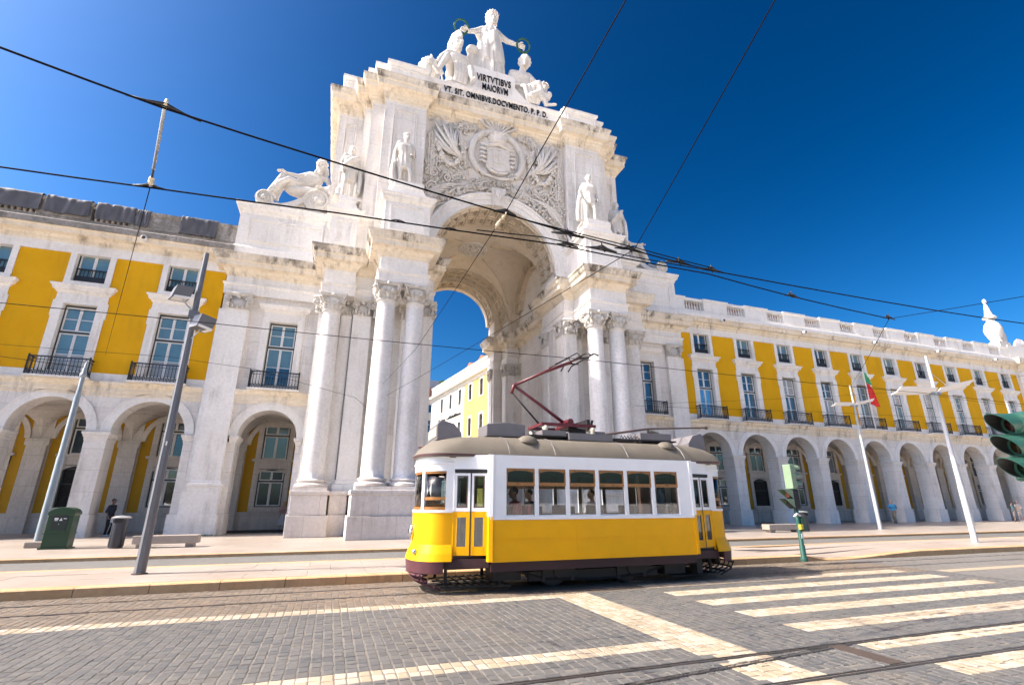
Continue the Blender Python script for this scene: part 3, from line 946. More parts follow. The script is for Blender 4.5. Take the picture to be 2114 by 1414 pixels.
ej.moulding([(XE + 1.48, .9), (XE + 1.48, EY - .02), (XE + 1.48 + .3, EY - .02)], [(0, 4.5), (.04, 4.62), (.08, 4.72), (.13, 4.8), (.13, 4.92), (-.1, 4.94)])
for q_ in ej.split(): both(q_, 'end_bay_jamb', ASHLAR)
both(MB().archring(XE, 4.93, 1.46, 1.83, EY - .04, EY + .05).archring(XE, 4.93, 1.83, 1.89, EY - .07, EY + .05), 'archivolt', STONE)
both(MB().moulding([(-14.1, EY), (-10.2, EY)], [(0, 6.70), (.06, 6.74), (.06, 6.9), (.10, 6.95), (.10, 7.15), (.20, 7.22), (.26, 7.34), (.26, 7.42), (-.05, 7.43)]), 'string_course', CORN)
sm = MB()
for s in (-1, 1):
    a, b = sorted((XE + s * .745, XE + s * 1.02)); sm.box(a, b, EY - .07, 0, 7.43, 11.52)
    a, b = sorted((XE + s * 1.02, XE + s * 1.12)); sm.box(a, b, EY - .05, 0, 7.43, 11.72)
sm.box(XE - 1.02, XE + 1.02, EY - .068, 0, 11.52, 11.72).box(XE - 1.1, XE + 1.1, EY - .03, 0, 11.72, 12.1)
sm.moulding([(XE - 1.1, 0), (XE - 1.1, EY - .03), (XE + 1.1, EY - .03), (XE + 1.1, 0)], [(0, 12.05), (.08, 12.12), (.22, 12.2), (.24, 12.3), (.32, 12.4), (.32, 12.47), (-.3, 12.5)])
both(sm, 'window_surround', STONE)
for s in (-1, 1):
    put_window('main', ARCH, s * -XE, 7.7, -.2, GLASSB if s < 0 else GLASS, GLASS)
    b = MB().box(s * -XE - 1.3, s * -XE + 1.3, EY - .55, EY + .02, 7.425, 7.50).build('balcony', STONE, ARCH)
    place(RAILING, 'railing', b, (s * -XE, EY, 7.50))
# pilaster at the outer corner of the end bay
pl = MB().box(-15.28, -14.08, EY - .28, EY + .02, 2.62, 11.95).box(EX0, -15.28, EY - .12, EY + .02, 2.62, 11.95)
pl.box(-15.42, -13.95, EY - .42, EY + .02, 0, 2.08).box(EX0 - .06, -15.42, EY - .2, EY + .02, 0, 2.08).box(-15.5, -13.88, EY - .5, EY, 0, 1.0)
pl.moulding([(-15.28, EY), (-15.28, EY - .28), (-14.08, EY - .28), (-14.08, EY)], [(.14, 2.08), (.14, 2.3), (.2, 2.36), (.2, 2.44), (.1, 2.5), (.1, 2.56), (.05, 2.62), (-.05, 2.64)])
both(pl, 'pilaster', STONE)
both(MB().box(EX0 + .1, EX1 + .1, .9, 4.6, 0, .004).box(EX0, EX1, 1.0, 8, 6.75, 15), 'core', DARK)
ib = MB(); groin(ib, XE - 1.9, XE + 1.9, .88, 4.3, 4.93, 6.5); both(ib, 'vault', INNER, True)
for s in (-1, 1):
    x = s * -XE
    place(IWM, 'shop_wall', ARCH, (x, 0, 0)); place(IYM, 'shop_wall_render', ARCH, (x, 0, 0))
    put_window('shop', ARCH, x, 1.3, 4.40, GLASSB, GLASS, 'shop_window'); put_window('shop', ARCH, x, 4.08, 4.40, GLASSK, GLASSB, 'mezzanine_window')
MB().box(-16, -8, 4.55, 4.7, 0, 6.7).box(8, 16, 4.55, 4.7, 0, 6.7).build('back_wall', DARK, ARCH)

# ---- capitals
def spiral(mb, c, R, turns, u, v, thick, r0=.35, n=26, tr=.03):
    """spiral tube in the plane (u,v) round c"""
    c, u, v = Vector(c), Vector(u), Vector(v)
    pts = []; rs = []
    for i in range(n + 1):
        t = i / n
        a = turns * 2 * pi * t
        r = R * (1 - t * .86)
        pts.append(c + u * cos(a) * r + v * sin(a) * r); rs.append(tr * (1 - .45 * t))
    mb.tube(pts, rs, 6)
def round_capital():
    m = MB()
    m.lathe([(.46, -.03), (.52, 0), (.53, .05), (.47, .08), (.47, .14), (.50, .3), (.55, .5), (.62, .66), (.60, .72)], n=24)
    for k in range(8):                                     # acanthus leaves
        a = k * pi / 4
        for dz, rr, h in ((.10, .50, .28), (.34, .55, .26)):
            a2 = a + (pi / 8 if dz > .2 else 0)
            path = [(rr * cos(a2), rr * sin(a2), dz), ((rr + .05) * cos(a2), (rr + .05) * sin(a2), dz + h * .6), ((rr + .13) * cos(a2), (rr + .13) * sin(a2), dz + h * .95), ((rr + .15) * cos(a2), (rr + .15) * sin(a2), dz + h * .8)]
            m.tube(path, [.07, .10, .07, .03], 6)
    for k in range(4):
        a = pi / 4 + k * pi / 2
        d = Vector((cos(a), sin(a), 0))
        for side in (-1, 1):
            tng = Vector((-sin(a), cos(a), 0)) * side
            c = d * .72 + Vector((0, 0, .62)) + tng * .05
            spiral(m, c, .20, 1.9, d * .95 + tng * .12, Vector((0, 0, 1)), .05, tr=.05)
        m.ball(d * .72 + Vector((0, 0, .62)), .07)
        # flowers in the middle of each face and a hanging swag
        b = k * pi / 2
        f = Vector((cos(b), sin(b), 0)); t = Vector((-sin(b), cos(b), 0))
        m.ball(f * .66 + Vector((0, 0, .86)), (.11, .11, .10), 8, 5)
        for i in range(9):
            u = -1 + 2 * i / 8
            m.ball(f * (.60 + .04 * (1 - u * u)) + t * u * .36 + Vector((0, 0, .52 - .2 * (1 - u * u))), .045, 6, 4)
    # concave abacus
    pts = []
    for k in range(4):
        b = k * pi / 2
        f = Vector((cos(b), sin(b))); t = Vector((-sin(b), cos(b)))
        for i in range(7):
            u = -1 + 2 * i / 6
            p = f * (.58 + .13 * u * u) + t * u * .66
            pts.append((p.x, p.y))
    m.prism(pts, .80, .90, 'z')
    m.prism([(x * 1.05, y * 1.05) for x, y in pts], .90, .97, 'z')
    return m.mesh('capital', STATUE, True)
CAPM = round_capital()
def flat_capital(hw):
    """pilaster capital, local z 0..0.95, front at y=0 towards -y, half width hw"""
    m = MB()
    m.box(-hw, hw, -.02, .3, 0, .72); m.box(-hw - .03, hw + .03, -.07, .3, -.02, .05)
    m.box(-hw - .14, hw + .14, -.18, .3, .84, .95); m.box(-hw - .08, hw + .08, -.12, .3, .76, .84)
    for s in (-1, 1):
        spiral(m, (s * (hw - .02), -.12, .56), .2, 1.9, Vector((-s, 0, 0)), Vector((0, 0, 1)), .05, tr=.05)
        m.ball((s * (hw - .02), -.12, .56), .07)
        spiral(m, (s * (hw + .08), .02, .56), .18, 1.6, Vector((0, -1, 0)), Vector((0, 0, 1)), .05, tr=.045)
        m.tube([(s * hw * .8, -.06, .08), (s * hw * .85, -.12, .25), (s * hw * .8, -.18, .36)], [.06, .08, .03], 6)
    n = max(7, int(hw * 16))
    for i in range(n):
        u = -1 + 2 * i / (n - 1)
        m.ball((u * (hw - .12), -.09, .38 - .22 * (1 - u * u)), .05, 6, 4)
    m.ball((0, -.12, .74), (.12, .09, .12), 8, 5)
    for i in range(3):
        m.tube([((i - 1) * hw * .45, -.05, .04), ((i - 1) * hw * .45, -.1, .16), ((i - 1) * hw * .45, -.15, .2)], [.05, .06, .03], 6)
    return m.mesh('capital', STATUE, True)
FLATM = flat_capital(.58)
FLATS = flat_capital(.42)
for s in (-1, 1):
    place(FLATM, 'capital', ARCH, (s * 14.68, EY - .28, 11.95))

# ---- columns
ZB, ZT = 2.10, 11.58
shaft = []
for i in range(25):
    t = i / 24
    r = .545 - .085 * t ** 1.7
    shaft.append((r, 2.68 + (ZT - 2.68) * t))
SHAFT = MB().lathe([(.60, 2.62), (.59, 2.66)] + shaft + [(.49, ZT + .01)], n=40).mesh('shaft', COLM, True)
BASE = MB().box(-.76, .76, -.76, .76, ZB, ZB + .17)
BASE.lathe([(.74, ZB + .17), (.78, ZB + .22), (.78, ZB + .30), (.72, ZB + .35), (.62, ZB + .37), (.61, ZB + .42), (.66, ZB + .44), (.68, ZB + .48), (.66, ZB + .52), (.60, ZB + .55)], n=40)
BASE = BASE.mesh('base', PEDST, 'auto')
COLS = [(-9.60, -3.0), (-6.89, -5.55), (-5.40, -5.55), (5.40, -5.55), (6.89, -5.55), (9.60, -3.0)]
for x, y in COLS:
    c = place(SHAFT, 'column_shaft', ARCH, (x, y, 0), (0, 0, random.uniform(0, 3)))
    place(BASE, 'base', c, (0, 0, 0), (0, 0, -c.rotation_euler.z))
    place(CAPM, 'capital', c, (0, 0, ZT - .02), (0, 0, -c.rotation_euler.z))

# ---- pedestals
def pedestal(x0, x1, y0, y1):
    m = MB()
    m.box(x0, x1, y0, y1, .98, 1.90); m.box(x0 - .10, x1 + .10, y0 - .10, y1, 0, .98)
    m.box(x0 - .06, x1 + .06, y0 - .06, y1, 1.90, ZB - .0)
    return m
both(pedestal(-7.78, -4.55, -6.48, -3.0), 'pedestal', PEDST, bevel=.02)
both(pedestal(-10.42, -8.78, -3.95, -.5), 'pedestal', PEDST, bevel=.02)
both(pedestal(-8.70, -7.86, -3.42, -.5), 'pedestal', PEDST, bevel=.02)
both(pedestal(-4.5, -4.12, -4.2, -.25), 'pedestal', PEDST, bevel=.02)

# ---- masonry behind the columns, left half; mirrored
ms = MB()
ms.box(-10.0, -8.45, -2.1, -.3, 0, 12.5).box(-8.45, -4.95, -2.6, -.3, 0, 12.5).box(-4.95, -4.22, -3.85, -.3, 0, 12.5)
ms.box(-10.0, -5.2, -.3, 7.3, 0, 15.2).box(-10.0, -4.22, 7.3, 8.9, 0, 15.2).box(-10.0, -3.5, 8.9, 10.6, 0, 15.2)
both(ms, 'pier_mass', ASHLAR)
en = MB().box(-10.2, -8.55, -3.5, -.3, 12.5, 15.2).box(-8.55, -7.4, -3.0, -.3, 12.52, 15.2).box(-7.4, -4.9, -6.1, -.3, 12.5, 15.2).box(-4.9, -4.2, -3.9, -.3, 12.51, 15.2).box(-15.5, -10.2, EY - .28, .5, 12.88, 15.2)
en.box(-10.25, -8.6, -.3, 9.5, 12.5, 15.2)
both(en, 'entablature_core', STONE)
# pilasters behind and between the columns
ps = MB()
PILS = [(-8.47, -7.48, -2.95, -2.4), (-5.15, -4.62, -3.75, -2.4), (-10.25, -10.0, -3.3, -.5), (-9.15, -8.5, -2.55, -2.0)]
for a, b, c, d in ((-8.47, -7.48, -3.0, -2.4), (-4.93, -4.2, -4.02, -3.6), (-9.1, -8.52, -2.75, -2.0), (-7.25, -6.6, -3.0, -2.4), (-5.75, -5.05, -3.1, -2.4), (-10.28, -9.85, -2.75, -1.9)):
    ps.box(a, b, c, d, 2.62, 11.62)
    ps.moulding([(a, d), (a, c), (b, c), (b, d)], [(.16, ZB), (.16, ZB + .17), (.14, ZB + .3), (.05, ZB + .36), (.06, ZB + .5), (.03, ZB + .55), (-.02, ZB + .57)])
both(ps, 'pilaster', STONE)
for s in (-1, 1):
    for xc, y, mesh in ((-7.98, -3.0, FLATS), (-4.56, -4.02, FLATS), (-8.82, -2.75, FLATS), (-6.95, -3.0, FLATS), (-5.4, -3.1, FLATS), (-10.06, -2.75, FLATS)):
        place(mesh, 'capital', ARCH, (xc if s < 0 else -xc, y, 11.6))
# passage pilasters and capitals on the inner faces
for s in (-1, 1):
    for y in (-3.3, -.85, 7.9):
        o = MB().box(4.08, 4.3, y - .45, y + .45, 2.6, 11.62).box(4.0, 4.3, y - .55, y + .55, 0, 2.6)
        (o if s > 0 else o.mirror()).build('pilaster', STONE, ARCH)
        place(FLATS, 'capital', ARCH, (s * 4.08, y, 11.6), (0, 0, -s * pi / 2))
# inner bay pilasters (diagonal corners) on the far piers
for s in (-1, 1):
    for xx, yy, aa in ((5.0, 7.1, -s * pi / 4), (5.0, .1, -s * 3 * pi / 4), (4.65, 7.28, 0)):
        o = MB().box(-.42, .42, 0, .5, 0, 11.62).build('pilaster', STONE, ARCH)
        o.location = (s * xx, yy, 0); o.rotation_euler = (0, 0, aa)
        place(FLATS, 'capital', ARCH, (s * xx, yy, 11.6), (0, 0, aa))
for s in (-1, 1):
    o = MB().box(3.42, 3.6, 9.3, 10.3, 0, 11.62); (o if s > 0 else o.mirror()).build('pilaster', STONE, ARCH)
    place(FLATS, 'capital', ARCH, (s * 3.42, 9.8, 11.6), (0, 0, -s * pi / 2))
# ---- entablature mouldings
PATH = [(-15.5, EY - .28), (-10.2, EY - .28), (-10.2, -3.5), (-8.55, -3.5), (-8.55, -3.0), (-7.4, -3.0), (-7.4, -6.1), (-4.9, -6.1), (-4.9, -3.9), (-4.2, -3.9), (-4.2, -.3), (-5.2, -.3), (-5.2, 7.3), (-4.2, 7.3), (-4.2, 8.9), (-3.5, 8.9), (-3.5, 10.6)]
arch_prof = [(.0, 12.50), (.035, 12.5), (.035, 12.72), (.055, 12.74), (.055, 13.0), (.12, 13.06), (.14, 13.14), (.0, 13.16)]
PATHC = PATH[1:]
PATHC[0] = (-10.2, -1.2)
archi = MB().moulding(PATHC, arch_prof)
archi.moulding([(-15.5, 0), (-15.5, EY - .28), (-10.2, EY - .28)], [(0, 12.86), (.035, 12.88), (.035, 13.1), (.055, 13.12), (.055, 13.35), (.12, 13.41), (.14, 13.5), (0, 13.52)])
both(archi, 'architrave', STONE)
corn_prof = [(.0, 13.95), (.06, 14.0), (.09, 14.1), (.16, 14.16), (.22, 14.3), (.27, 14.34), (.55, 14.40), (.57, 14.66), (.62, 14.70)]
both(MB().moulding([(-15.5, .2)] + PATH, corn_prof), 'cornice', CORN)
both(MB().moulding([(-15.5, .2)] + PATH, [(.62, 14.70), (.68, 14.78), (.74, 14.95), (.80, 15.02), (.80, 15.12), (-.15, 15.24)]), 'cyma', CYMA)
# dentil-like joints read as thin seams: short blocks under the corona
# ---- attic pedestals over the columns
def attic_ped(x0, x1, y0, y1, z0=15.15, z1=17.55):
    m = MB()
    m.box(x0, x1, y0, y1, z0, z1); m.box(x0 - .08, x1 + .08, y0 - .08, y1, z0, z0 + .35)
    m.moulding([(x0, y1), (x0, y0), (x1, y0), (x1, y1)], [(0, z1 - .05), (.05, z1), (.08, z1 + .08), (.2, z1 + .14), (.22, z1 + .28), (.3, z1 + .34), (.3, z1 + .44), (-.3, z1 + .5)])
    fx0, fx1, fz0, fz1 = x0 + .3, x1 - .3, z0 + .6, z1 - .2
    m.frame(fx0, fx1, fz0, fz1, .1, y0 - .06, y0 + .02)
    # stepped block under the statue
    xc = (x0 + x1) / 2
    m.box(x0 + .05, x1 - .05, y0 + .2, y1, z1 + .48, z1 + .8)
    m.prism([(xc - (x1 - x0) * .42, z1 + .8), (xc + (x1 - x0) * .42, z1 + .8), (xc + (x1 - x0) * .32, z1 + 1.25), (xc - (x1 - x0) * .32, z1 + 1.25)], y0 + .35, y1)
    m.box(xc - (x1 - x0) * .34, xc + (x1 - x0) * .34, y0 + .3, y1, z1 + 1.25, z1 + 1.62)
    return m
both(attic_ped(-7.42, -4.92, -5.85, -2.8), 'attic_pedestal', STONE)
both(attic_ped(-10.25, -8.72, -3.25, -.6), 'attic_pedestal', STONE)
both(MB().box(-8.72, -7.42, -2.75, -.3, 15.15, 17.9).moulding([(-8.72, -.4), (-8.72, -2.75), (-7.42, -2.75)], [(0, 17.5), (.08, 17.6), (.2, 17.7), (.3, 17.9), (.3, 18.0), (-.3, 18.05)]), 'attic_pedestal', STONE)
# low attic panel over the end bay
lp = MB().box(-15.45, -10.2, EY - .2, .6, 15.15, 18.2)
lp.moulding([(-15.45, .6), (-15.45, EY - .2), (-10.25, EY - .2)], [(0, 18.15), (.05, 18.2), (.08, 18.35), (.2, 18.42), (.24, 18.6), (.3, 18.68), (.3, 18.8), (-.4, 18.86)])
lp.moulding([(-15.45, .6), (-15.45, EY - .2), (-10.25, EY - .2)], [(0, 15.2), (.12, 15.25), (.12, 15.85), (.04, 15.95), (0, 16.0)])
lp.frame(-14.95, -10.75, 16.35, 17.87, .12, EY - .27, EY - .18)
both(lp, 'end_bay_parapet', STONE)

# ---- attic body
at = MB().box(-7.85, -5.15, -3.2, 9.9, 15.2, 28.45).box(-8.62, -7.85, -2.7, 9.8, 15.2, 28.44).box(-9.05, -8.62, -2.0, 9.7, 15.2, 28.43).box(-10.65, -9.05, -.9, 9.4, 15.2, 28.42)
both(at, 'attic_wall', ASHLAR)
relw = MB().archwall(0, 4.2, -5.15, 5.15, 16.4, 28.4, -2.6, -.3, 40)
relw.box(-5.2, -4.2, -2.6, -.3, 15.2, 16.4).box(4.2, 5.2, -2.6, -.3, 15.2, 16.4)
relw.build('relief_wall', ASHLAR, ARCH)
MB().box(-5.16, 5.16, -.3, 9.8, 21.0, 28.4).build('attic_core', STONE, ARCH)
APATH = [(-10.65, 9.4), (-10.65, -.9), (-9.05, -.9), (-9.05, -2.0), (-8.62, -2.0), (-8.62, -2.7), (-7.85, -2.7), (-7.85, -3.2), (-5.15, -3.2), (-5.15, -2.6), (0, -2.6)]
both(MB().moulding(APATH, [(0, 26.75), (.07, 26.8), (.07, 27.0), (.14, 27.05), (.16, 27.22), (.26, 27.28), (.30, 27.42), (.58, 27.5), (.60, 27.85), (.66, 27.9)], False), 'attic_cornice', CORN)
both(MB().moulding(APATH, [(.66, 27.9), (.70, 28.1), (.78, 28.25), (.78, 28.38), (-.1, 28.5)], False), 'attic_cyma', CYMA)
both(MB().moulding(APATH, [(-.02, 28.45), (.03, 28.5), (.03, 28.75), (-.04, 28.8), (-.04, 29.75), (.03, 29.82), (.10, 29.95), (.10, 30.12), (-.3, 30.2)], False), 'blocking_course', STONE)
both(MB().box(-10.5, -5.0, -.7, 9.2, 28.4, 30.16).box(-7.7, -5.0, -3.0, .5, 28.4, 30.17).box(-5.05, 0, -2.4, 9.2, 28.4, 30.15), 'attic_roof', STONE)
bk = MB()
for a, b, y in ((-10.45, -9.3, -.9), (-7.7, -5.4, -3.2)):
    bk.frame(a, b, 28.9, 29.64, .06, y - .03, y + .1)
for i_ in range(0, len(bk.split()), 4):
    q_ = MB(); [q_.add(p_.v, p_.f) for p_ in bk.split()[i_:i_ + 4]]; both(q_, 'panel_frame', STONE)
fr = MB()
for x0, x1, y, z0, z1 in ((-7.3, -5.75, -3.2, 20.6, 26.2), (-10.25, -9.5, -.9, 20.4, 26.0)):
    for t, dp in ((.0, .05), (.12, .025)):
        fr = MB().frame(x0 + t, x1 - t, z0 + t, z1 - t, .06, y - dp - .03, y + .02)
        both(fr, 'panel_frame', STONE)

# ---- archivolt, keystone, coffered soffits, vault
MB().archring(0, 16.4, 4.19, 4.55, -2.86, -2.5, 48).archring(0, 16.4, 4.55, 4.86, -2.93, -2.5, 48).archring(0, 16.4, 4.86, 5.02, -3.02, -2.5, 48).build('archivolt', STONE, ARCH, 'auto')
both(MB().box(-5.0, -4.2, -2.9, -2.5, 15.2, 16.4), 'archivolt_stilt', STONE)
ks = MB().prism([(-.34, 20.4), (.34, 20.4), (.48, 21.75), (-.48, 21.75)], -3.2, -2.6)
ks.tube([(-.2, -3.24, 21.5), (-.1, -3.3, 21.1), (0, -3.3, 20.8), (.1, -3.3, 21.1), (.2, -3.24, 21.5)], [.06, .1, .12, .1, .06], 8); ks.ball((0, -3.26, 21.35), (.18, .1, .2))
ks.build('keystone', RELIEF, ARCH)
cf = MB()          # one coffer, at the crown of a unit arch: x along arc, y depth, z down into opening
for a, b, c, d in ((-.34, .34, -.46, -.36), (-.34, .34, .36, .46), (-.34, -.24, -.36, .36), (.24, .34, -.36, .36)):
    cf.box(a, b, c, d, -.19, .02)
for a, b, c, d in ((-.20, .20, -.31, -.27), (-.20, .20, .27, .31), (-.20, -.16, -.27, .27), (.16, .20, -.27, .27)):
    cf.box(a, b, c, d, -.10, .02)
for k in range(6):
    cf.ball((.08 * cos(k * pi / 3), .10 * sin(k * pi / 3), -.03), (.05, .06, .04), 6, 4)
cf.ball((0, 0, -.05), (.05, .05, .05), 6, 4)
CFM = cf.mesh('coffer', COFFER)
def coffers(R, ys, zs, n):
    for y in ys:
        for i in range(n):
            t = pi * (i + .5) / n
            place(CFM, 'coffer', ARCH, (-R * cos(t), y, zs + R * sin(t)), (0, t - pi / 2, 0), (1, 1, 1))
coffers(4.2, (-2.05, -.95), 16.4, 17)
coffers(4.2, (7.75, 8.5), 16.4, 17)
coffers(3.5, (9.4,), 16.8, 14)
MB().archring(0, 16.8, 3.22, 3.52, 10.0, 10.62, 40).archring(0, 16.4, 3.98, 4.22, 8.75, 8.95, 40).build('soffit_rib', COFFER, ARCH, 'auto')
MB().archring(0, 16.4, 4.12, 4.22, -2.62, -2.5, 40).archring(0, 16.4, 4.12, 4.22, -1.56, -1.44, 40).archring(0, 16.4, 4.08, 4.22, -.45, -.3, 40).build('soffit_rib', COFFER, ARCH, 'auto')
vt = MB()
n, m = 44, 36
vs = []
for i in range(n + 1):
    for j in range(m + 1):
        x = -5.2 + 10.4 * i / n; y = -.32 + 7.64 * j / m
        a = 16.4 + sqrt(max(0, 4.2 ** 2 - x * x)) if abs(x) < 4.2 else 16.4
        b = 17.0 + sqrt(max(0, 3.6 ** 2 - (y - 3.5) ** 2)) if abs(y - 3.5) < 3.6 else 16.4
        vs.append((x, y, max(a, b, 15.2)))
vt.add(vs, [(i * (m + 1) + j, (i + 1) * (m + 1) + j, (i + 1) * (m + 1) + j + 1, i * (m + 1) + j + 1) for i in range(n) for j in range(m)])
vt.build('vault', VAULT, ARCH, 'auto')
lun = MB()
for s in (-1, 1):
    lun.box(*sorted((s * 5.18, s * 6)), -.3, 7.3, 15.2, 21.3)
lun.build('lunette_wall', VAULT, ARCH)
for s in (-1, 1):
    r = MB().archring(0, 0, 2.55, 3.45, -.12, .12, 30).archring(0, 0, 2.5, 2.68, -.34, .12, 30).archring(0, 0, 3.3, 3.5, -.34, .12, 30).build('lunette_arch', COFFER, ARCH, 'auto')
    r.location = (s * 5.12, 3.5, 17.0); r.rotation_euler = (0, 0, -s * pi / 2)
    for i in range(13):
        t = pi * i / 12
        u_ = Vector((-cos(t), 0, sin(t))); v_ = Vector((sin(t), 0, cos(t)))
        MB().obox(u_ * 3.0 + Vector((0, -.18 * 1, 0)), u_ * .3, Vector((0, .1, 0)), v_ * .05).build('lunette_bar', COFFER, r)
rb = MB()
for path in ([( -3.2 * cos(u * pi), -.2 + 1.6 * sin(u * pi)) for u in [i / 20 for i in range(21)]],):
    pass
for sx in (-1, 1):
    for sy in (-1, 1):
        pts = []
        for i in range(15):
            u = i / 14
            x = sx * (4.1 - 3.0 * u); y = 3.5 + sy * (3.5 - 2.4 * u)
            a = 16.4 + sqrt(max(0, 4.2 ** 2 - x * x)); b = 17.0 + sqrt(max(0, 3.6 ** 2 - (y - 3.5) ** 2))
            pts.append((x, y, max(a, b) - .03))
        rb.tube(pts, .07, 6)
for q_ in rb.split(): q_.build('vault_rib', COFFER, ARCH, True)
md = MB().lathe([(1.15, .0), (1.15, -.1), (1.0, -.14), (.95, -.06), (.85, -.06), (.8, -.14), (.7, -.1), (.3, -.1), (.25, -.2), (.02, -.24)], (0, 3.5, 20.62), 40)
for k in range(16):
    a = k * pi / 8
    md.ball((.92 * cos(a), 3.5 + .92 * sin(a), 20.5), (.13, .13, .08), 6, 4)
    if k % 2: md.ball((.52 * cos(a), 3.5 + .52 * sin(a), 20.5), (.16, .16, .1), 6, 4)
md.build('rosette', RELIEF, ARCH, True)
rear = MB().archwall(0, 4.2, -5.2, 5.2, 16.4, 21.2, 7.3, 8.9, 36).archwall(0, 3.5, -5.2, 5.2, 16.8, 21.2, 8.9, 10.6, 36)
rear.box(-5.2, -4.2, 7.3, 8.9, 15.1, 16.4).box(4.2, 5.2, 7.3, 8.9, 15.1, 16.4)
rear.box(-5.2, -3.5, 8.9, 10.6, 15.1, 16.8).box(3.5, 5.2, 8.9, 10.6, 15.1, 16.8)
rear.build('rear_arch', VAULT, ARCH)

# ---- inscriptions
def letters(txt, x, y, z, size, spread=1.0, xs=.78):
    fc = bpy.data.curves.new('t', 'FONT'); fc.body = txt; fc.align_x = 'CENTER'; fc.size = size; fc.extrude = .03; fc.offset = size * .016; fc.space_character = spread
    o = bpy.data.objects.new('t', fc); COL.objects.link(o)
    bpy.context.view_layer.update()
    me = bpy.data.meshes.new_from_object(o.evaluated_get(bpy.context.evaluated_depsgraph_get()))
    bpy.data.objects.remove(o)
    me.materials.clear(); me.materials.append(LETTER)
    return place(me, 'inscription', ARCH, (x, y, z), (pi / 2, 0, 0), (xs, 1, 1))
L2 = letters('VT. SIT. OMNIBVS.DOCVMENTO. P. P. D.', 0, -2.63, 29.27, .70, 1.06)
L2.scale[0] = 7.95 / max(.1, L2.dimensions[0] / L2.scale[0]) if L2.dimensions[0] else .78
L1 = letters('VIRTVTIBVS', 0, -1.66, 32.15, .86, 1.06); L1.scale[0] = .86
L1b = letters('MAIORVM', .1, -1.66, 31.35, .86, 1.06); L1b.scale[0] = .86
bpy.context.view_layer.update()
for o, w in ((L2, 7.95), (L1, 2.75), (L1b, 2.05)):
    xs = [v.co.x for v in o.data.vertices]
    o.scale = (w / (max(xs) - min(xs)), 1, 1)
blk = MB().box(-1.72, 1.72, -1.62, 2.0, 30.1, 33.35).box(-1.6, 1.6, -1.5, 1.9, 33.35, 33.55)
for s in (-1, 1):
    blk.prism([(s * 1.7, 30.1), (s * 5.0, 30.1), (s * 4.4, 30.9), (s * 2.7, 31.4), (s * 1.7, 32.4)], -1.58, 1.6)
blk.build('inscription_block', STONE, ARCH)

# ================================================================ carved coat-of-arms relief above the arch
RY = -2.62
def vine(mb, pts, r, n=6):
    mb.tube([(x, RY - d, z) for x, z, d in pts], r, n)
rel = MB()
# oval wreath ring (open at the foot, scrolled ends)
ring_pts = []
for i in range(41):
    a = radians(-50 + 280 * i / 40)
    ring_pts.append((1.85 * cos(a), 24.7 + 1.95 * sin(a)))
vs = []
for (x, z), i in zip(ring_pts, range(41)):
    dx, dz = x / 1.85, (z - 24.7) / 1.95
    l = sqrt(dx * dx + dz * dz); dx /= l; dz /= l
    fl = .10 * (i % 2)
    for o, d in ((-.22, .04), (-.20, .14 + fl), (.0, .26 + fl), (.22, .18 + fl), (.26, .05)):
        vs.append((x + dx * o, RY - d, z + dz * o))
rel.add(vs, [(i * 5 + j, (i + 1) * 5 + j, (i + 1) * 5 + j + 1, i * 5 + j + 1) for i in range(40) for j in range(4)])
for s in (-1, 1):
    spiral(rel, (s * 1.02, RY - .2, 23.05), .32, 1.6, Vector((s, 0, .3)), Vector((0, 0, 1)), .05, tr=.09)
rel.build('wreath_ring', RELIEF, ARCH, True)
# shield with bordure
sh = MB()
def shield_outline(w, h, cx, cz):
    pts = [(-w, h), (w, h)]
    for i in range(9):
        t = i / 8
        pts.append((w * (1 - .12 * sin(t * pi)), h - 2 * h * .82 * t))
    pts += [(w * .5, -h * .9), (0, -h * 1.05), (-w * .5, -h * .9)]
    for i in range(8, -1, -1):
        t = i / 8
        pts.append((-w * (1 - .12 * sin(t * pi)), h - 2 * h * .82 * t))
    return [(cx + a, cz + b) for a, b in pts]
sh.prism(shield_outline(.82, .95, 0, 24.15), RY - .30, RY); sh.prism(shield_outline(.72, .84, 0, 24.15), RY - .36, RY - .2)
sh.prism([(-.36, 23.85), (.36, 23.85), (.36, 24.75), (-.36, 24.75)], RY - .42, RY - .2)
for i, (a, b) in enumerate([(-.55, 24.85), (0, 24.9), (.55, 24.85), (-.56, 24.3), (.56, 24.3), (-.5, 23.75), (.5, 23.75)]):
    sh.box(a - .09, a + .09, RY - .42, RY - .3, b - .11, b + .05); sh.box(a - .09, a - .04, RY - .42, RY - .3, b + .05, b + .1); sh.box(a + .04, a + .09, RY - .42, RY - .3, b + .05, b + .1)
for a, b in ((0, 24.3), (0, 24.55), (0, 24.05), (-.2, 24.3), (.2, 24.3)):
    sh.prism([(a - .07, b + .08), (a + .07, b + .08), (a + .06, b - .04), (a, b - .1), (a - .06, b - .04)], RY - .46, RY - .4)
sh.v = [(x * 1.12, y - .08, 24.15 + (z - 24.15) * 1.12) for x, y, z in sh.v]
sh.build('shield', RELIEF, ARCH)
sc = MB()
sc.tube([(-1.25, RY - .3, 25.3), (-.8, RY - .42, 25.15), (-.3, RY - .45, 25.28), (0, RY - .5, 25.4), (.3, RY - .45, 25.28), (.8, RY - .42, 25.15), (1.25, RY - .3, 25.3)], [.08, .12, .13, .16, .13, .12, .08], 8)
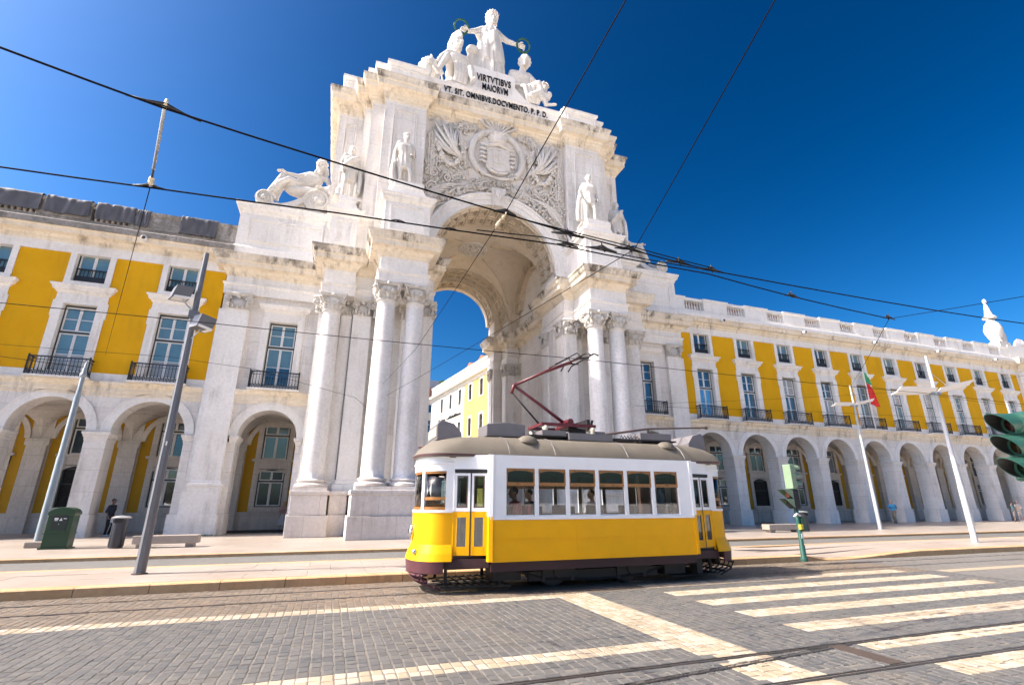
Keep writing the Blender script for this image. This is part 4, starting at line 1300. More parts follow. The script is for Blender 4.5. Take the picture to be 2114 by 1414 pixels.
for s in (-1, 1):
    for k in range(4):
        z = 24.9 - k * .34
        sc.tube([(s * .82, RY - .25, z), (s * 1.05, RY - .4, z - .06), (s * 1.2, RY - .3, z + .08), (s * 1.3, RY - .1, z + .02)], [.12, .11, .09, .04], 7)
    sc.tube([(s * .75, RY - .25, 23.5), (s * .5, RY - .35, 23.2), (s * .1, RY - .4, 23.05)], [.12, .12, .08], 7)
    sc.tube([(s * 1.35, RY - .2, 23.3), (s * .9, RY - .3, 22.85), (0, RY - .34, 22.65)], [.1, .1, .1], 7)
sc.build('scrollwork', RELIEF, ARCH, True)
cr = MB()
cr.lathe([(.46, 25.45), (.52, 25.5), (.52, 25.62), (.46, 25.66), (.5, 25.95), (.62, 26.15), (.3, 26.2)], (0, RY - .05, 0), 20)
for k in range(9):
    a = pi * k / 8
    cr.ball((-.52 * cos(a), RY - .05 - .5 * sin(a), 25.56), .07, 6, 4); cr.ball((-.58 * cos(a), RY - .05 - .55 * sin(a), 26.12), .08, 6, 4)
cr.v = [(x * 1.15, RY + (y - RY) * 1.25 - .05, z) for x, y, z in cr.v]
cr.build('crown', RELIEF, ARCH, True)
pf = MB()
for k in range(9):
    a = radians(-52 + 13 * k)
    L = 1.6
    pts = [(sin(a) * L * t * (.45 + .55 * t), RY - .12 - .18 * t, 26.15 + cos(a) * L * t) for t in (0, .35, .7, 1)]
    pf.tube(pts, [.04, .07, .09, .10], 6)
    pf.ball(Vector(pts[-1]) + Vector((0, -.05, .02)), .14, 7, 5)
pf.build('plume_fan', RELIEF, ARCH, True)
random.seed(21)
# wings of feathers, swags, bead strings, leaf sprays; one side then mirrored
wg = MB()
for k in range(7):
    u = k / 6
    x1, z1 = -4.75 + .55 * u * 3.2, 27.0 + .15 * sin(u * 3) - .9 * max(0, .3 - u)
    x1 = (-4.8, -4.2, -4.75, -3.5, -4.5, -3.0, -3.2)[k]; z1 = (26.75, 26.85, 25.9, 26.5, 25.2, 26.25, 25.7)[k]
    x0, z0 = -2.2 - .18 * k, 23.5 + .1 * k
    pts = []
    for t in (0, .25, .5, .75, 1):
        bend = sin(t * pi) * .45
        pts.append((x0 + (x1 - x0) * t - bend * .25, RY - .16 - .26 * sin(t * pi) - .05 * (k % 2), z0 + (z1 - z0) * t - bend))
    wg.tube(pts, [.05, .11, .12, .09, .02], 6)
    pts2 = [(p[0] + .16, p[1] + .02, p[2] - .05) for p in pts]
    wg.tube(pts2, [.03, .06, .07, .05, .01], 5)
both(wg, 'feather_spray', RELIEF, True)
ac = MB()                                                   # acanthus scrolls and leaves filling the panel
for cx, cz, R, sg in ((-4.35, 22.3, .42, 1), (-3.5, 22.1, .34, -1), (-2.75, 22.35, .3, 1), (-3.35, 25.35, .3, -1), (-2.5, 26.55, .28, 1), (-4.1, 23.4, .3, -1), (-2.45, 24.9, .22, 1), (-4.55, 21.2, .4, 1), (-1.75, 26.6, .2, -1)):
    spiral(ac, (cx, RY - .12, cz), R, 1.7, Vector((sg, 0, .3)).normalized(), Vector((0, 0, 1)), .05, tr=.085)
    for k in range(9):
        a = k * 2 * pi / 9 + random.uniform(-.2, .2); L = R * random.uniform(.5, 1.0)
        px, pz = cx + R * cos(a), cz + R * sin(a)
        ac.tube([(px, RY - .08, pz), (px + L * .5 * cos(a + .4), RY - .24, pz + L * .5 * sin(a + .4)), (px + L * cos(a + .9), RY - .1, pz + L * sin(a + .9))], [.04, .09, .02], 5)
for k in range(150):
    x = random.uniform(-4.9, -1.9); z = random.uniform(21.0, 26.9)
    if x * x + (z - 16.4) ** 2 < 5.3 ** 2 or (x * x / 5.0 + (z - 24.7) ** 2 / 5.4) < 1: continue
    ang = random.uniform(0, 2 * pi); L = random.uniform(.14, .34)
    ac.tube([(x, RY - .05, z), (x + L * .6 * cos(ang), RY - random.uniform(.14, .3), z + L * .6 * sin(ang)), (x + L * cos(ang + .4), RY - .08, z + L * sin(ang + .4))], [.03, .085, .02], 5)
for o_ in both(ac, 'acanthus_scroll', RELIEF, True): o_['kind'] = 'stuff'
wg2 = MB()
for k in range(6):
    a = k / 5
    x0, z0 = -2.25, 23.2 + .35 * k
    x1, z1 = -2.7 - .12 * k, 24.7 + .38 * k
    wg2.tube([(x0, RY - .1, z0), ((x0 + x1) / 2 + .1, RY - .22, (z0 + z1) / 2 - .1), (x1, RY - .15, z1)], [.05, .08, .03], 6)
for k in range(46):
    x = random.uniform(-3.1, -2.2); z = random.uniform(25.6, 26.6) if k < 20 else random.uniform(23.0, 25)
    wg2.ball((x, RY - random.uniform(.08, .22), z), (random.uniform(.06, .13), .06, random.uniform(.06, .13)), 6, 4)
both(wg2, 'leaf_spray', RELIEF, True)
gl = MB()
for i in range(22):                                         # hanging bead string
    z = 25.35 - i * .155
    for dx in (-.17, .0, .17):
        gl.ball((-4.62 + dx + random.uniform(-.02, .02), RY - .12 - (.06 if dx == 0 else 0), z + (.05 if dx == 0 else 0)), (.10, .10, .11), 6, 4)
for i in range(26):                                         # swag
    t = i / 25
    x = -4.4 + 2.0 * t; z = 25.2 - 2.6 * (1 - (2 * t - 1) ** 2) ** .8 * .72 - .5 * t
    for j in range(3):
        gl.ball((x + random.uniform(-.1, .1), RY - .18 - random.uniform(0, .16), z + random.uniform(-.1, .1)), random.uniform(.10, .15), 6, 4)
for i in range(26):
    a = random.uniform(0, 2 * pi); r = random.uniform(0, .45)
    gl.tube([(-3.45, RY - .1, 24.4), (-3.45 + r * cos(a) * .7, RY - .25, 24.4 + r * sin(a) * .7), (-3.45 + r * cos(a) * 1.3, RY - .15, 24.4 + r * sin(a) * 1.3)], [.03, .06, .02], 5)
both(gl, 'garland', RELIEF, True)
lf = MB()
for i in range(34):                                         # oak branches hugging the archivolt
    t = .10 + .72 * (i / 33)
    a = radians(25) + t * radians(70)
    R = 5.2 + .5 * random.random()
    x, z = -R * cos(a), 16.4 + R * sin(a)
    for j in range(3):
        ang = random.uniform(0, 2 * pi); L = random.uniform(.15, .34)
        lf.tube([(x, RY - .06, z), (x + L * .6 * cos(ang), RY - random.uniform(.2, .38), z + L * .6 * sin(ang)), (x + L * cos(ang), RY - .1, z + L * sin(ang))], [.04, .12, .03], 5)
for k in range(3):
    pts = []
    for i in range(13):
        t = i / 12; a = radians(28 + 58 * t); R = 5.25 + .35 * k + .18 * sin(t * 12 + k)
        pts.append((-R * cos(a), RY - .14, 16.4 + R * sin(a)))
    lf.tube(pts, [.08] * 13, 6)
both(lf, 'oak_branch', RELIEF, True)
pm = MB()
for k in range(7):                                          # palm fronds low beside the arch
    pts = []
    for i in range(9):
        t = i / 8
        pts.append((-4.95 + .28 * k * t + .9 * t * t, RY - .1 - .12 * sin(t * pi), 19.2 + .22 * k + 1.9 * t - .55 * t * t))
    pm.tube(pts, [.03, .07, .09, .09, .09, .08, .06, .04, .01], 5)
both(pm, 'palm_frond', RELIEF, True)
fo = MB()
for i in range(120):
    x = random.uniform(-1.9, 1.9)
    zl = 21.75 + .25 * abs(x) * -.6
    z = random.uniform(21.9, 22.75) - .12 * abs(x)
    ang = random.uniform(0, 2 * pi); L = random.uniform(.1, .26)
    fo.tube([(x, RY - .05, z), (x + L * .6 * cos(ang), RY - random.uniform(.12, .26), z + L * .6 * sin(ang)), (x + L * cos(ang), RY - .08, z + L * sin(ang))], [.03, .075, .02], 5)
fo.build('foliage_cluster', RELIEF, ARCH, True)

# ================================================================ figures
def V(*a): return Vector(a)
def hand(mb, w, d, up, side, curl=.5, s=1.0):
    """hand at wrist w pointing along d; 'up' is the back of the hand; side = +1/-1 thumb side"""
    d = Vector(d).normalized(); up = Vector(up); up = (up - d * up.dot(d)).normalized(); lat = d.cross(up) * side
    w = Vector(w)
    for u in (-.028, 0, .028):
        cap(mb, w + lat * u * .6 * s, w + (d * .085 + lat * u) * s, .021 * s, .017 * s, 8)
    for i, (u, L) in enumerate(((.036, .068), (.012, .078), (-.012, .072), (-.036, .056))):
        k0 = w + (d * .09 + lat * u) * s
        k1 = k0 + (d * cos(curl * .7) - up * sin(curl * .7)) * L * .5 * s
        k2 = k1 + (d * cos(curl * 1.9) - up * sin(curl * 1.9)) * L * .55 * s
        cap(mb, k0, k1, .0105 * s, .0095 * s, 6); cap(mb, k1, k2, .0095 * s, .008 * s, 6)
    t0 = w + (d * .025 + lat * .03) * s
    t1 = t0 + (d * .6 + lat * .8).normalized() * .045 * s
    cap(mb, t0, t1, .013 * s, .011 * s, 6); cap(mb, t1, t1 + (d * .9 + lat * .2 - up * .3).normalized() * .032 * s, .011 * s, .008 * s, 6)
def head(mb, c, yaw=0, tilt=0, hair=None, s=1.0, beard=False):
    """head centred at c, face towards -y when yaw = 0"""
    h = MB()
    h.ball((0, 0, .02), (.074, .095, .105), 14, 10)
    h.ball((0, -.025, -.055), (.058, .066, .062), 12, 8)
    h.tube([(0, -.088, .03), (0, -.105, -.005), (0, -.112, -.03), (0, -.09, -.038)], [.010, .013, .017, .012], 6)
    h.ball((0, -.083, -.065), (.026, .014, .010), 8, 5); h.ball((0, -.078, -.092), (.024, .02, .018), 8, 5)
    for sx in (-1, 1):
        h.ball((sx * .032, -.078, .012), (.016, .012, .010), 8, 5)
        h.tube([(sx * .012, -.09, .036), (sx * .035, -.09, .042), (sx * .055, -.075, .034)], [.008, .011, .006], 6)
        h.ball((sx * .076, .005, -.005), (.012, .022, .032), 8, 5)
    if hair == 'short':
        for i in range(40):
            a = random.uniform(0, 2 * pi); ph = random.uniform(.1, 1.4)
            p = (.078 * cos(ph) * cos(a), .098 * cos(ph) * sin(a) + .02, .03 + .1 * sin(ph))
            if p[1] < -.06 and p[2] < .09: continue
            h.ball(p, random.uniform(.02, .032), 6, 4)
    elif hair == 'long':
        for i in range(46):
            a = random.uniform(0, 2 * pi); ph = random.uniform(-.8, 1.4)
            p = (.085 * cos(ph) * cos(a), .10 * cos(ph) * sin(a) + .03, .03 + .11 * sin(ph))
            if p[1] < -.045 and p[2] < .09: continue
            h.ball(p, random.uniform(.022, .036), 6, 4)
        for sx in (-1, 0, 1):
            h.tube([(sx * .06, .07, 0), (sx * .07, .09, -.1), (sx * .05, .08, -.2)], [.04, .045, .02], 8)
    elif hair == 'crown':
        for i in range(14):
            a = 2 * pi * i / 14
            h.tube([(.08 * cos(a), .10 * sin(a) + .01, .06), (.092 * cos(a), .112 * sin(a) + .01, .10), (.085 * cos(a), .1 * sin(a) + .01, .14)], [.022, .022, .008], 6)
        for i in range(24):
            a = random.uniform(.3, 2.8); h.ball((.085 * cos(a), .1 * sin(a), random.uniform(-.06, .06)), .028, 6, 4)
    elif hair == 'helmet':
        h.ball((0, .01, .05), (.088, .112, .1), 14, 8)
        h.tube([(0, -.11, .06), (0, -.06, .17), (0, .05, .2), (0, .13, .12), (0, .15, -.02), (0, .13, -.2)], [.02, .035, .045, .045, .04, .02], 8)
    elif hair == 'cap':
        h.ball((0, .005, .055), (.082, .102, .078), 14, 8); h.box(-.055, .055, -.16, -.08, .045, .062)
    if beard:
        for i in range(22):
            h.ball((random.uniform(-.05, .05), -.06 + random.uniform(-.02, .02), -.09 - random.uniform(0, .08)), .022, 6, 4)
    M = Matrix.Translation(Vector(c)) @ Matrix.Rotation(yaw, 4, 'Z') @ Matrix.Rotation(tilt, 4, 'X') @ Matrix.Scale(s, 4)
    h.xf(M)
    mb.add(h.v, h.f)
def limbs(mb, J, k=1.0, feet=True, arms=True, legs=True):
    g = lambda n: Vector(J[n])
    if arms:
        for s in 'LR':
            cap(mb, g('sh' + s), g('el' + s), .052 * k, .042 * k); cap(mb, g('el' + s), g('wr' + s), .042 * k, .028 * k)
    if legs:
        for s in 'LR':
            cap(mb, g('hip' + s), g('kn' + s), .085 * k, .058 * k); cap(mb, g('kn' + s), g('an' + s), .056 * k, .036 * k)
            cap(mb, (g('kn' + s) * .7 + g('an' + s) * .3) + V(0, .015, 0), (g('kn' + s) * .5 + g('an' + s) * .5) + V(0, .012, 0), .052 * k, .045 * k)
            if feet: cap(mb, g('an' + s) + V(0, .02, -.04), g('toe' + s), .038, .028)
def torso(mb, J, w=.17, k=1.0):
    p, c, n = Vector(J['pel']), Vector(J['chest']), Vector(J['neck'])
    ax = (Vector(J['shL']) - Vector(J['shR'])).normalized()
    for t in (0, .2, .4, .6, .8, 1):
        q = p + (c - p) * t
        ww = (.145, .128, .118, .128, .15, .158)[int(t * 5 + .01)] * k
        cap(mb, q - ax * ww * .55, q + ax * ww * .55, ww * .78, ww * .78, 12)
    cap(mb, Vector(J['shL']) - ax * .02, Vector(J['shR']) + ax * .02, .062 * k, .062 * k)
    cap(mb, c, n, .10 * k, .062 * k); cap(mb, n, n + (Vector(J['head']) - n) * .8, .052, .05)
STAND = dict(pel=(0, 0, .93), chest=(0, 0, 1.28), neck=(0, .01, 1.46), head=(0, -.01, 1.63), shL=(.18, 0, 1.41), shR=(-.18, 0, 1.41),
             elL=(.24, .03, 1.13), elR=(-.24, .03, 1.13), wrL=(.25, -.05, .88), wrR=(-.25, -.05, .88), hipL=(.09, 0, .90), hipR=(-.09, 0, .90),
             knL=(.10, -.02, .49), knR=(-.10, -.02, .49), anL=(.10, .02, .09), anR=(-.10, .02, .09), toeL=(.12, -.14, .03), toeR=(-.12, -.14, .03))
def robe(mb, pts, n=72, folds=9, depth=.06, c=(0, 0), sq=(1, .75), ph=0.0):
    """draped column: pts = [(radius, z)]"""
    prof = []
    for (r0, z0), (r1, z1) in zip(pts[:-1], pts[1:]):
        for i in range(4):
            prof.append((r0 + (r1 - r0) * i / 4, z0 + (z1 - z0) * i / 4))
    prof.append(pts[-1])
    zmax = max(z for _, z in prof); zmin = min(z for _, z in prof)
    def rip(t, z):
        u = (z - zmin) / (zmax - zmin)
        return 1.9 * depth * (1 - .45 * u) * (sin(folds * t + ph + 2.2 * u) + .6 * sin(folds * 1.7 * t + 1.3 + ph))
    mb.lathe(prof, (c[0], c[1], 0), n, 'z', rip, squash=sq)
def statue(name, label, build, scale, loc, yaw=0, voxel=.05, group=None, plinth=None):
    mb = MB(); build(mb)
    mb.xf(Matrix.Scale(scale, 4))
    o = remeshed(mb, name, STATUE, voxel * .8, None, 1)
    o.location = loc; o.rotation_euler = (0, 0, yaw)
    return tag(o, label, 'statue', group)

random.seed(31)
def soldier(mb):
    J = dict(STAND); J.update(elL=(.27, .06, 1.16), wrL=(.20, -.14, 1.02), elR=(-.26, .05, 1.14), wrR=(-.27, -.06, .88), knL=(.14, -.10, .50), anL=(.16, -.06, .09), toeL=(.20, -.20, .03))
    torso(mb, J); limbs(mb, J); head(mb, J['head'], .25, 0, 'short')
    hand(mb, J['wrR'], (0, -.1, -1), (-1, 0, 0), 1); hand(mb, J['wrL'], (-.6, -.6, -.2), (0, -.3, 1), -1)
    robe(mb, [(.2, .62), (.215, .8), (.185, 1.05), (.2, 1.25)], folds=8, sq=(.85, .62), depth=.05)
    # cloak hanging behind
    for k in range(7):
        u = -1 + k / 3
        mb.tube([(u * .17, .08, 1.42), (u * .22, .14, 1.1), (u * .25, .15, .7), (u * .27, .13, .22)], [.05, .075, .08, .075], 8)
    mb.tube([(-.26, .0, .1), (-.29, .02, .5), (-.28, .0, .85)], [.10, .08, .05], 8)
    mb.box(-.35, .35, -.22, .25, -.05, .02)
def toga(mb):
    J = dict(STAND); J.update(elL=(.25, .0, 1.17), wrL=(.06, -.16, 1.16), elR=(-.25, .02, 1.15), wrR=(-.22, -.10, .90), knR=(-.12, -.09, .50), anR=(-.14, -.02, .09))
    torso(mb, J); limbs(mb, J); head(mb, J['head'], -.1, 0, 'long')
    hand(mb, J['wrL'], (-1, -.1, .1), (0, -1, .2), -1); hand(mb, J['wrR'], (0, -.3, -1), (-1, 0, 0), 1)
    robe(mb, [(.2, .60), (.205, .8), (.18, 1.02), (.205, 1.2), (.19, 1.36)], folds=10, sq=(.9, .62))
    mb.tube([(.2, -.06, 1.44), (0, -.17, 1.2), (-.18, -.10, 1.0), (-.22, .08, .9)], [.05, .07, .07, .05], 8)
    for k in range(4):
        mb.tube([(.18, .10 - .03 * k, 1.36), (.27, .08 - .05 * k, 1.0), (.28, .06 - .05 * k, .6), (.26, .04 - .05 * k, .25)], [.04, .05, .06, .05], 7)
    mb.tube([(-.2, .08, .02), (-.22, .06, .3), (-.16, .05, .5)], [.12, .09, .06], 8)
    mb.box(-.35, .35, -.2, .22, -.05, .02)
def courtier(mb):
    J = dict(STAND); J.update(elL=(.26, .08, 1.15), wrL=(.24, -.04, .93), elR=(-.28, .06, 1.17), wrR=(-.30, -.08, .98), knL=(.12, -.10, .49), anL=(.13, -.07, .09))
    torso(mb, J); limbs(mb, J); head(mb, J['head'], -.2, 0, 'short')
    hand(mb, J['wrL'], (0, -.3, -1), (1, 0, 0), -1); hand(mb, J['wrR'], (-.2, -.6, -.8), (-1, 0, .2), 1)
    robe(mb, [(.20, .72), (.19, .95), (.175, 1.1), (.19, 1.3)], folds=7, sq=(.85, .62), depth=.03)
    for k in range(8):
        u = -1 + k * 2 / 7
        mb.tube([(u * .2, .06, 1.4), (u * .27, .10, 1.0), (u * .33, .10, .55), (u * .34, .08, .2)], [.05, .07, .08, .06], 8)
    mb.box(-.36, .36, -.2, .22, -.05, .02)
statue('warrior_statue', 'standing marble statue of a cloaked warrior with one knee forward, on the inner attic pedestal', soldier, 2.32, (-6.45, -4.55, 19.22), .1)
statue('robed_statue', 'standing marble statue in a belted tunic with hand to chest, above the single column', toga, 2.25, (-9.55, -2.35, 19.22), .15)
statue('courtier_statue', 'slim standing marble statue in a long coat on the attic pedestal farther from the tarpaulins', courtier, 2.3, (6.05, -4.6, 19.22), -.15)
statue('robed_statue', 'standing marble statue tucked behind the attic corner over the far single column', toga, 2.25, (9.5, -2.4, 19.22), -.2)

def glory(mb):
    J = dict(STAND)
    J.update(chest=(0, 0, 1.15), neck=(.01, .0, 1.32), head=(.02, -.03, 1.545), shL=(.16, 0, 1.29), shR=(-.16, 0, 1.29), elL=(.31, -.06, 1.12), wrL=(.50, -.12, 1.03), elR=(-.30, -.06, 1.13), wrR=(-.46, -.12, 1.00))
    torso(mb, J, k=1.1); limbs(mb, J, 1.2, legs=False); head(mb, J['head'], .0, .1, 'crown', 1.2)
    cap(mb, (0, 0, 1.3), (.02, -.01, 1.47), .07, .065)
    hand(mb, J['wrL'], (1, -.1, -.05), (0, 0, 1), 1, .9, 1.2); hand(mb, J['wrR'], (-1, -.1, .05), (0, 0, 1), -1, .9, 1.2)
    robe(mb, [(.30, 0), (.27, .3), (.25, .6), (.21, .85), (.175, 1.05), (.2, 1.2), (.17, 1.31)], folds=11, depth=.055, sq=(.98, .8))
    robe(mb, [(.255, .42), (.262, .62), (.235, .85), (.21, 1.02), (.2, 1.1)], folds=6, depth=.05, sq=(1, .84), ph=1.2)
    for k in range(6):
        mb.tube([(.17 - .01 * k, -.05, 1.30 - .02 * k), (.02, -.19, 1.12 - .05 * k), (-.16, -.12, .93 - .06 * k), (-.2, .05, .86 - .06 * k)], [.025, .034, .034, .02], 6)
    for k in range(4):
        mb.tube([(.16, -.08 + .05 * k, .95), (.21, -.1 + .05 * k, .55), (.22, -.1 + .06 * k, .05)], [.03, .045, .05], 7)
    for k in range(3):
        mb.tube([(-.17, .02, 1.25), (-.24, -.02 - .02 * k, 1.1 - .03 * k), (-.2, 0, 1.0)], [.05, .055, .04], 7)
    # carved block and fallen drapery at her side
    cap(mb, (-.34, .05, .05), (-.34, .03, .55), .11, .10); mb.ball((-.34, -.02, .68), (.13, .11, .10)); cap(mb, (.32, .1, .05), (.32, .1, .36), .1, .09)
    mb.box(-.5, .5, -.25, .3, -.06, .02)
statue('crowning_statue', 'tall robed marble statue holding out two wreaths above the inscription block', glory, 4.4, (.05, -.2, 33.35), 0, .06)
def seat_helmet(mb):
    J = dict(pel=(.05, .05, .42), chest=(.07, .03, .78), neck=(.06, .02, .95), head=(.03, -.01, 1.13), shL=(.25, .02, .90), shR=(-.12, .0, .90), elL=(.34, .06, .66), wrL=(.30, -.02, .44), elR=(-.26, -.04, .70), wrR=(-.34, -.08, .50),
             hipL=(.14, 0, .40), hipR=(-.03, 0, .40), knL=(.24, -.30, .36), knR=(-.22, -.30, .46), anL=(.26, -.36, .06), anR=(-.38, -.30, .07), toeL=(.28, -.46, .02), toeR=(-.48, -.36, .03))
    torso(mb, J, k=1.05); limbs(mb, J, 1.15); head(mb, J['head'], .3, 0, 'helmet', 1.55)
    cap(mb, J['neck'], J['head'], .075, .08)
    hand(mb, J['wrL'], (0, -.3, -1), (1, 0, 0), -1, s=1.2); hand(mb, J['wrR'], (-.5, -.3, -.6), (0, 0, 1), 1, s=1.2)
    for k in range(4):
        u = k / 3
        mb.tube([(-.0 + .16 * u, -.10, .50), (-.02 + .16 * u, -.26, .42), (-.02 + .18 * u, -.28, .2), (-.03 + .2 * u, -.24, .0)], [.05, .055, .05, .04], 7)
    mb.tube([(-.02, .1, 1.35), (-.05, .16, 1.0), (-.04, .14, .8)], [.05, .05, .03], 8)
    mb.ball((.07, .12, .18), (.26, .24, .2), 12, 8); mb.ball((.2, .0, .08), (.2, .2, .12))
    # lion's head and paw beside the knee
    mb.ball((-.50, -.1, .26), (.17, .17, .2), 12, 8); mb.ball((-.56, -.24, .2), (.09, .1, .08)); mb.ball((-.60, -.06, .42), .05); mb.ball((-.42, -.1, .44), .05)
    for k in range(16):
        a = k * pi / 8
        mb.ball((-.48 + .17 * cos(a), -.02, .26 + .19 * sin(a)), .06, 6, 4)
    mb.tube([(-.55, -.1, .1), (-.55, -.3, .05)], [.09, .07], 8)
    for x in (-.42, -.28):
        mb.tube([(x + .12, .15, .3), (x, .1, .72)], [.02, .018], 6); mb.tube([(x, .1, .70), (x - .005, .1, .76), (x - .015, .1, .82)], [.03, .034, .004], 6)
        mb.prism([(x, .70), (x + .13, .45), (x + .05, .42)], .09, .12)
statue('helmeted_statue', 'seated marble statue in a plumed helmet with a lion beside its knee', seat_helmet, 4.0, (-3.0, -.75, 31.3), .1, .055)
def seat_genius(mb):
    J = dict(pel=(-.05, .05, .40), chest=(-.09, .02, .76), neck=(-.05, .0, .93), head=(.0, -.03, 1.14), shL=(.09, .0, .88), shR=(-.27, .02, .88), elL=(.22, -.08, .66), wrL=(.30, -.22, .52), elR=(-.33, .04, .62), wrR=(-.28, -.04, .38),
             hipL=(.04, 0, .38), hipR=(-.13, 0, .38), knL=(.36, -.22, .50), knR=(.20, -.30, .42), anL=(.34, -.22, .14), anR=(.34, -.30, .0), toeL=(.42, -.28, .12), toeR=(.52, -.36, -.06))
    torso(mb, J, k=1.08); limbs(mb, J, 1.15); head(mb, J['head'], -.25, 0, 'short', 1.45)
    cap(mb, J['neck'], J['head'], .07, .075)
    hand(mb, J['wrL'], (.7, -.5, -.4), (0, 0, 1), 1, s=1.2); hand(mb, J['wrR'], (.2, -.4, -1), (-1, 0, 0), 1, s=1.2)
    for k in range(4):
        mb.tube([(-.12 + .06 * k, -.14, .42), (-.06 + .08 * k, -.24, .34), (-.02 + .08 * k, -.24, .12), (.0 + .07 * k, -.2, .0)], [.045, .055, .05, .04], 7)
    mb.ball((-.06, .08, .16), (.28, .26, .2), 12, 8)
    for k in range(6):
        mb.ball((.06 + .07 * k, -.3, .1 + .05 * (k % 3)), .07, 6, 4)
statue('seated_statue', 'seated bare-torso marble statue with one knee raised beside the inscription', seat_genius, 4.0, (2.85, -.75, 31.35), -.05, .07)
# wreaths
def wreath(c, R, tiltx, lab):
    m = MB(); random.seed(4)
    m.archring(0, 0, R - .05, R + .05, -.05, .05, 32, 0, 2 * pi)
    for k in range(46):
        a = 2 * pi * k / 46
        for j in (-1, 1):
            L = .17
            p = V(R * cos(a), j * .04, R * sin(a)); t = V(-sin(a), 0, cos(a)); o = V(cos(a), 0, sin(a)) * j * .6
            d = (t + o * .7 + V(0, random.uniform(-.5, .2), 0)).normalized()
            m.tube([p, p + d * L * .5, p + d * L], [.015, .045, .008], 5)
    o = m.build('bronze_wreath', BRONZE, None)
    o.location = c; o.rotation_euler = (tiltx, 0, 0)
    tag(o, lab, 'wreath', 'bronze wreaths held by the crowning statue')
wreath((-2.55, -.85, 37.85), .56, .35, 'green bronze laurel wreath held over the plumed helmet')
wreath((2.75, -.85, 37.85), .56, .35, 'green bronze laurel wreath held over the bare-torso seated statue')

# reclining river figure on its scroll
def recline(mb):
    J = dict(pel=(-.15, .0, .36), chest=(.12, .0, .62), neck=(.24, .0, .78), head=(.26, -.03, .97), shL=(.42, .02, .70), shR=(.06, -.02, .74), elL=(.50, -.05, .46), wrL=(.36, -.16, .36), elR=(-.14, -.10, .58), wrR=(-.38, -.14, .58),
             hipL=(-.16, .05, .34), hipR=(-.16, -.07, .34), knL=(-.46, .02, .36), knR=(-.44, -.12, .52), anL=(-.50, .0, .04), anR=(-.66, -.12, .08), toeL=(-.60, .0, .0), toeR=(-.78, -.13, .02))
    torso(mb, J, k=1.05); limbs(mb, J, 1.1); head(mb, J['head'], -.5, 0, 'long', 1.25, True)
    cap(mb, J['neck'], J['head'], .06, .065)
    hand(mb, J['wrR'], (-1, -.1, .3), (0, 0, 1), -1, s=1.15); hand(mb, J['wrL'], (-.8, -.5, -.1), (0, 0, 1), 1, s=1.15)
    mb.tube([(.35, -.02, .28), (.52, -.1, .36), (.56, -.1, .22)], [.12, .13, .12], 8)
    for k in range(5):
        mb.tube([(-.05, -.1 + .05 * k, .40), (-.3, -.16 + .06 * k, .44), (-.5, -.14 + .05 * k, .30), (-.58, -.1 + .04 * k, .10)], [.06, .07, .065, .05], 7)
    mb.ball((.1, .0, .26), (.5, .2, .12), 12, 8)
recl = statue('reclining_statue', 'bearded marble figure reclining on a carved scroll beside the attic', recline, 3.0, (-12.2, -.4, 19.62), 0, .045)
def scroll(mir, lab):
    m = MB()
    def pts(f): return [(f * x, z) for x, z in ((0, 0),)]
    body = []
    for i in range(21):
        t = i / 20
        body.append((-14.0 + 3.3 * t, 19.0 + .12 + 1.35 * (sin((t - .12) * pi * .62)) ** 2 * (1 if t > .12 else 0)))
    low = [(x, max(18.84, z - .45)) for x, z in body]
    m.prism(body + low[::-1], -.85, .1)
    # volutes
    for cx, cz, R, sg in ((-11.35, 19.72, .80, -1), (-14.35, 19.33, .50, 1)):
        m.lathe([(R, -.02), (R, .95), (R * .9, 1.0)], (cx, -.9, cz), 28, 'y')
        m.lathe([(R * .62, -.03), (R * .66, 0.02), (R * .4, .02)], (cx, -.92, cz), 24, 'y')
        spiral(m, (cx, -.95, cz), R * .97, 2.0, Vector((sg, 0, 0)), Vector((0, 0, 1)), .05, tr=.07)
        m.ball((cx, -.97, cz), (R * .3, .12, R * .3), 10, 6)
        for k in range(7):
            a = k * 2 * pi / 7
            m.ball((cx + R * .34 * cos(a), -.96, cz + R * .34 * sin(a)), (R * .14, .06, R * .14), 6, 4)
    m.tube([(-14.6, -.5, 18.9), (-15.0, -.5, 18.95), (-15.15, -.5, 19.0)], [.25, .15, .03], 8)
    o = (m.mirror() if mir else m).build('carved_scroll', STATUE, None, 'auto')
    return tag(o, lab, 'carving')
scroll(False, 'carved double scroll under the bearded reclining figure')
scroll(True, 'carved double scroll on the end bay parapet beside the long ochre wing')
def lump(mb):
    recline(mb)
r2 = MB(); recline(r2); r2 = r2.mirror(); r2.xf(Matrix.Scale(3.0, 4))
o = remeshed(r2, 'reclining_statue', STATUE, .06, None, 2); o.location = (11.7, .1, 19.6)
tag(o, 'reclining marble figure half hidden behind the attic pedestal beside the long ochre wing', 'statue')

# ================================================================ the tram
def paint(name, col, rough=.22, var=.05, coat=.12):
    m = plain(name, col, rough + .1, 0, var * 1.6, .5, 2.5)
    b = m.node_tree.nodes['Principled BSDF']
    b.inputs['Coat Weight'].default_value = coat
    b.inputs['Coat Roughness'].default_value = .08
    nt = m.node_tree
    return m
TYEL = paint('tram_yellow_enamel', (.88, .42, .0), .35, .05, 0)
TYEL.node_tree.nodes['Principled BSDF'].inputs['Specular IOR Level'].default_value = .25
TWHITE = paint('tram_white_enamel', (.80, .80, .80), .3)
TMAR = paint('tram_maroon_paint', (.085, .022, .030), .45, .2, .1)
TROOF = plain('tram_roof_canvas', (.155, .135, .105), .7, 0, .18, .3, 3, .2)
TGREY = plain('tram_roof_box_grey', (.15, .14, .145), .55, 0, .15)
TWOOD = plain('varnished_wood', (.30, .13, .03), .35, 0, .35, .5, 9)
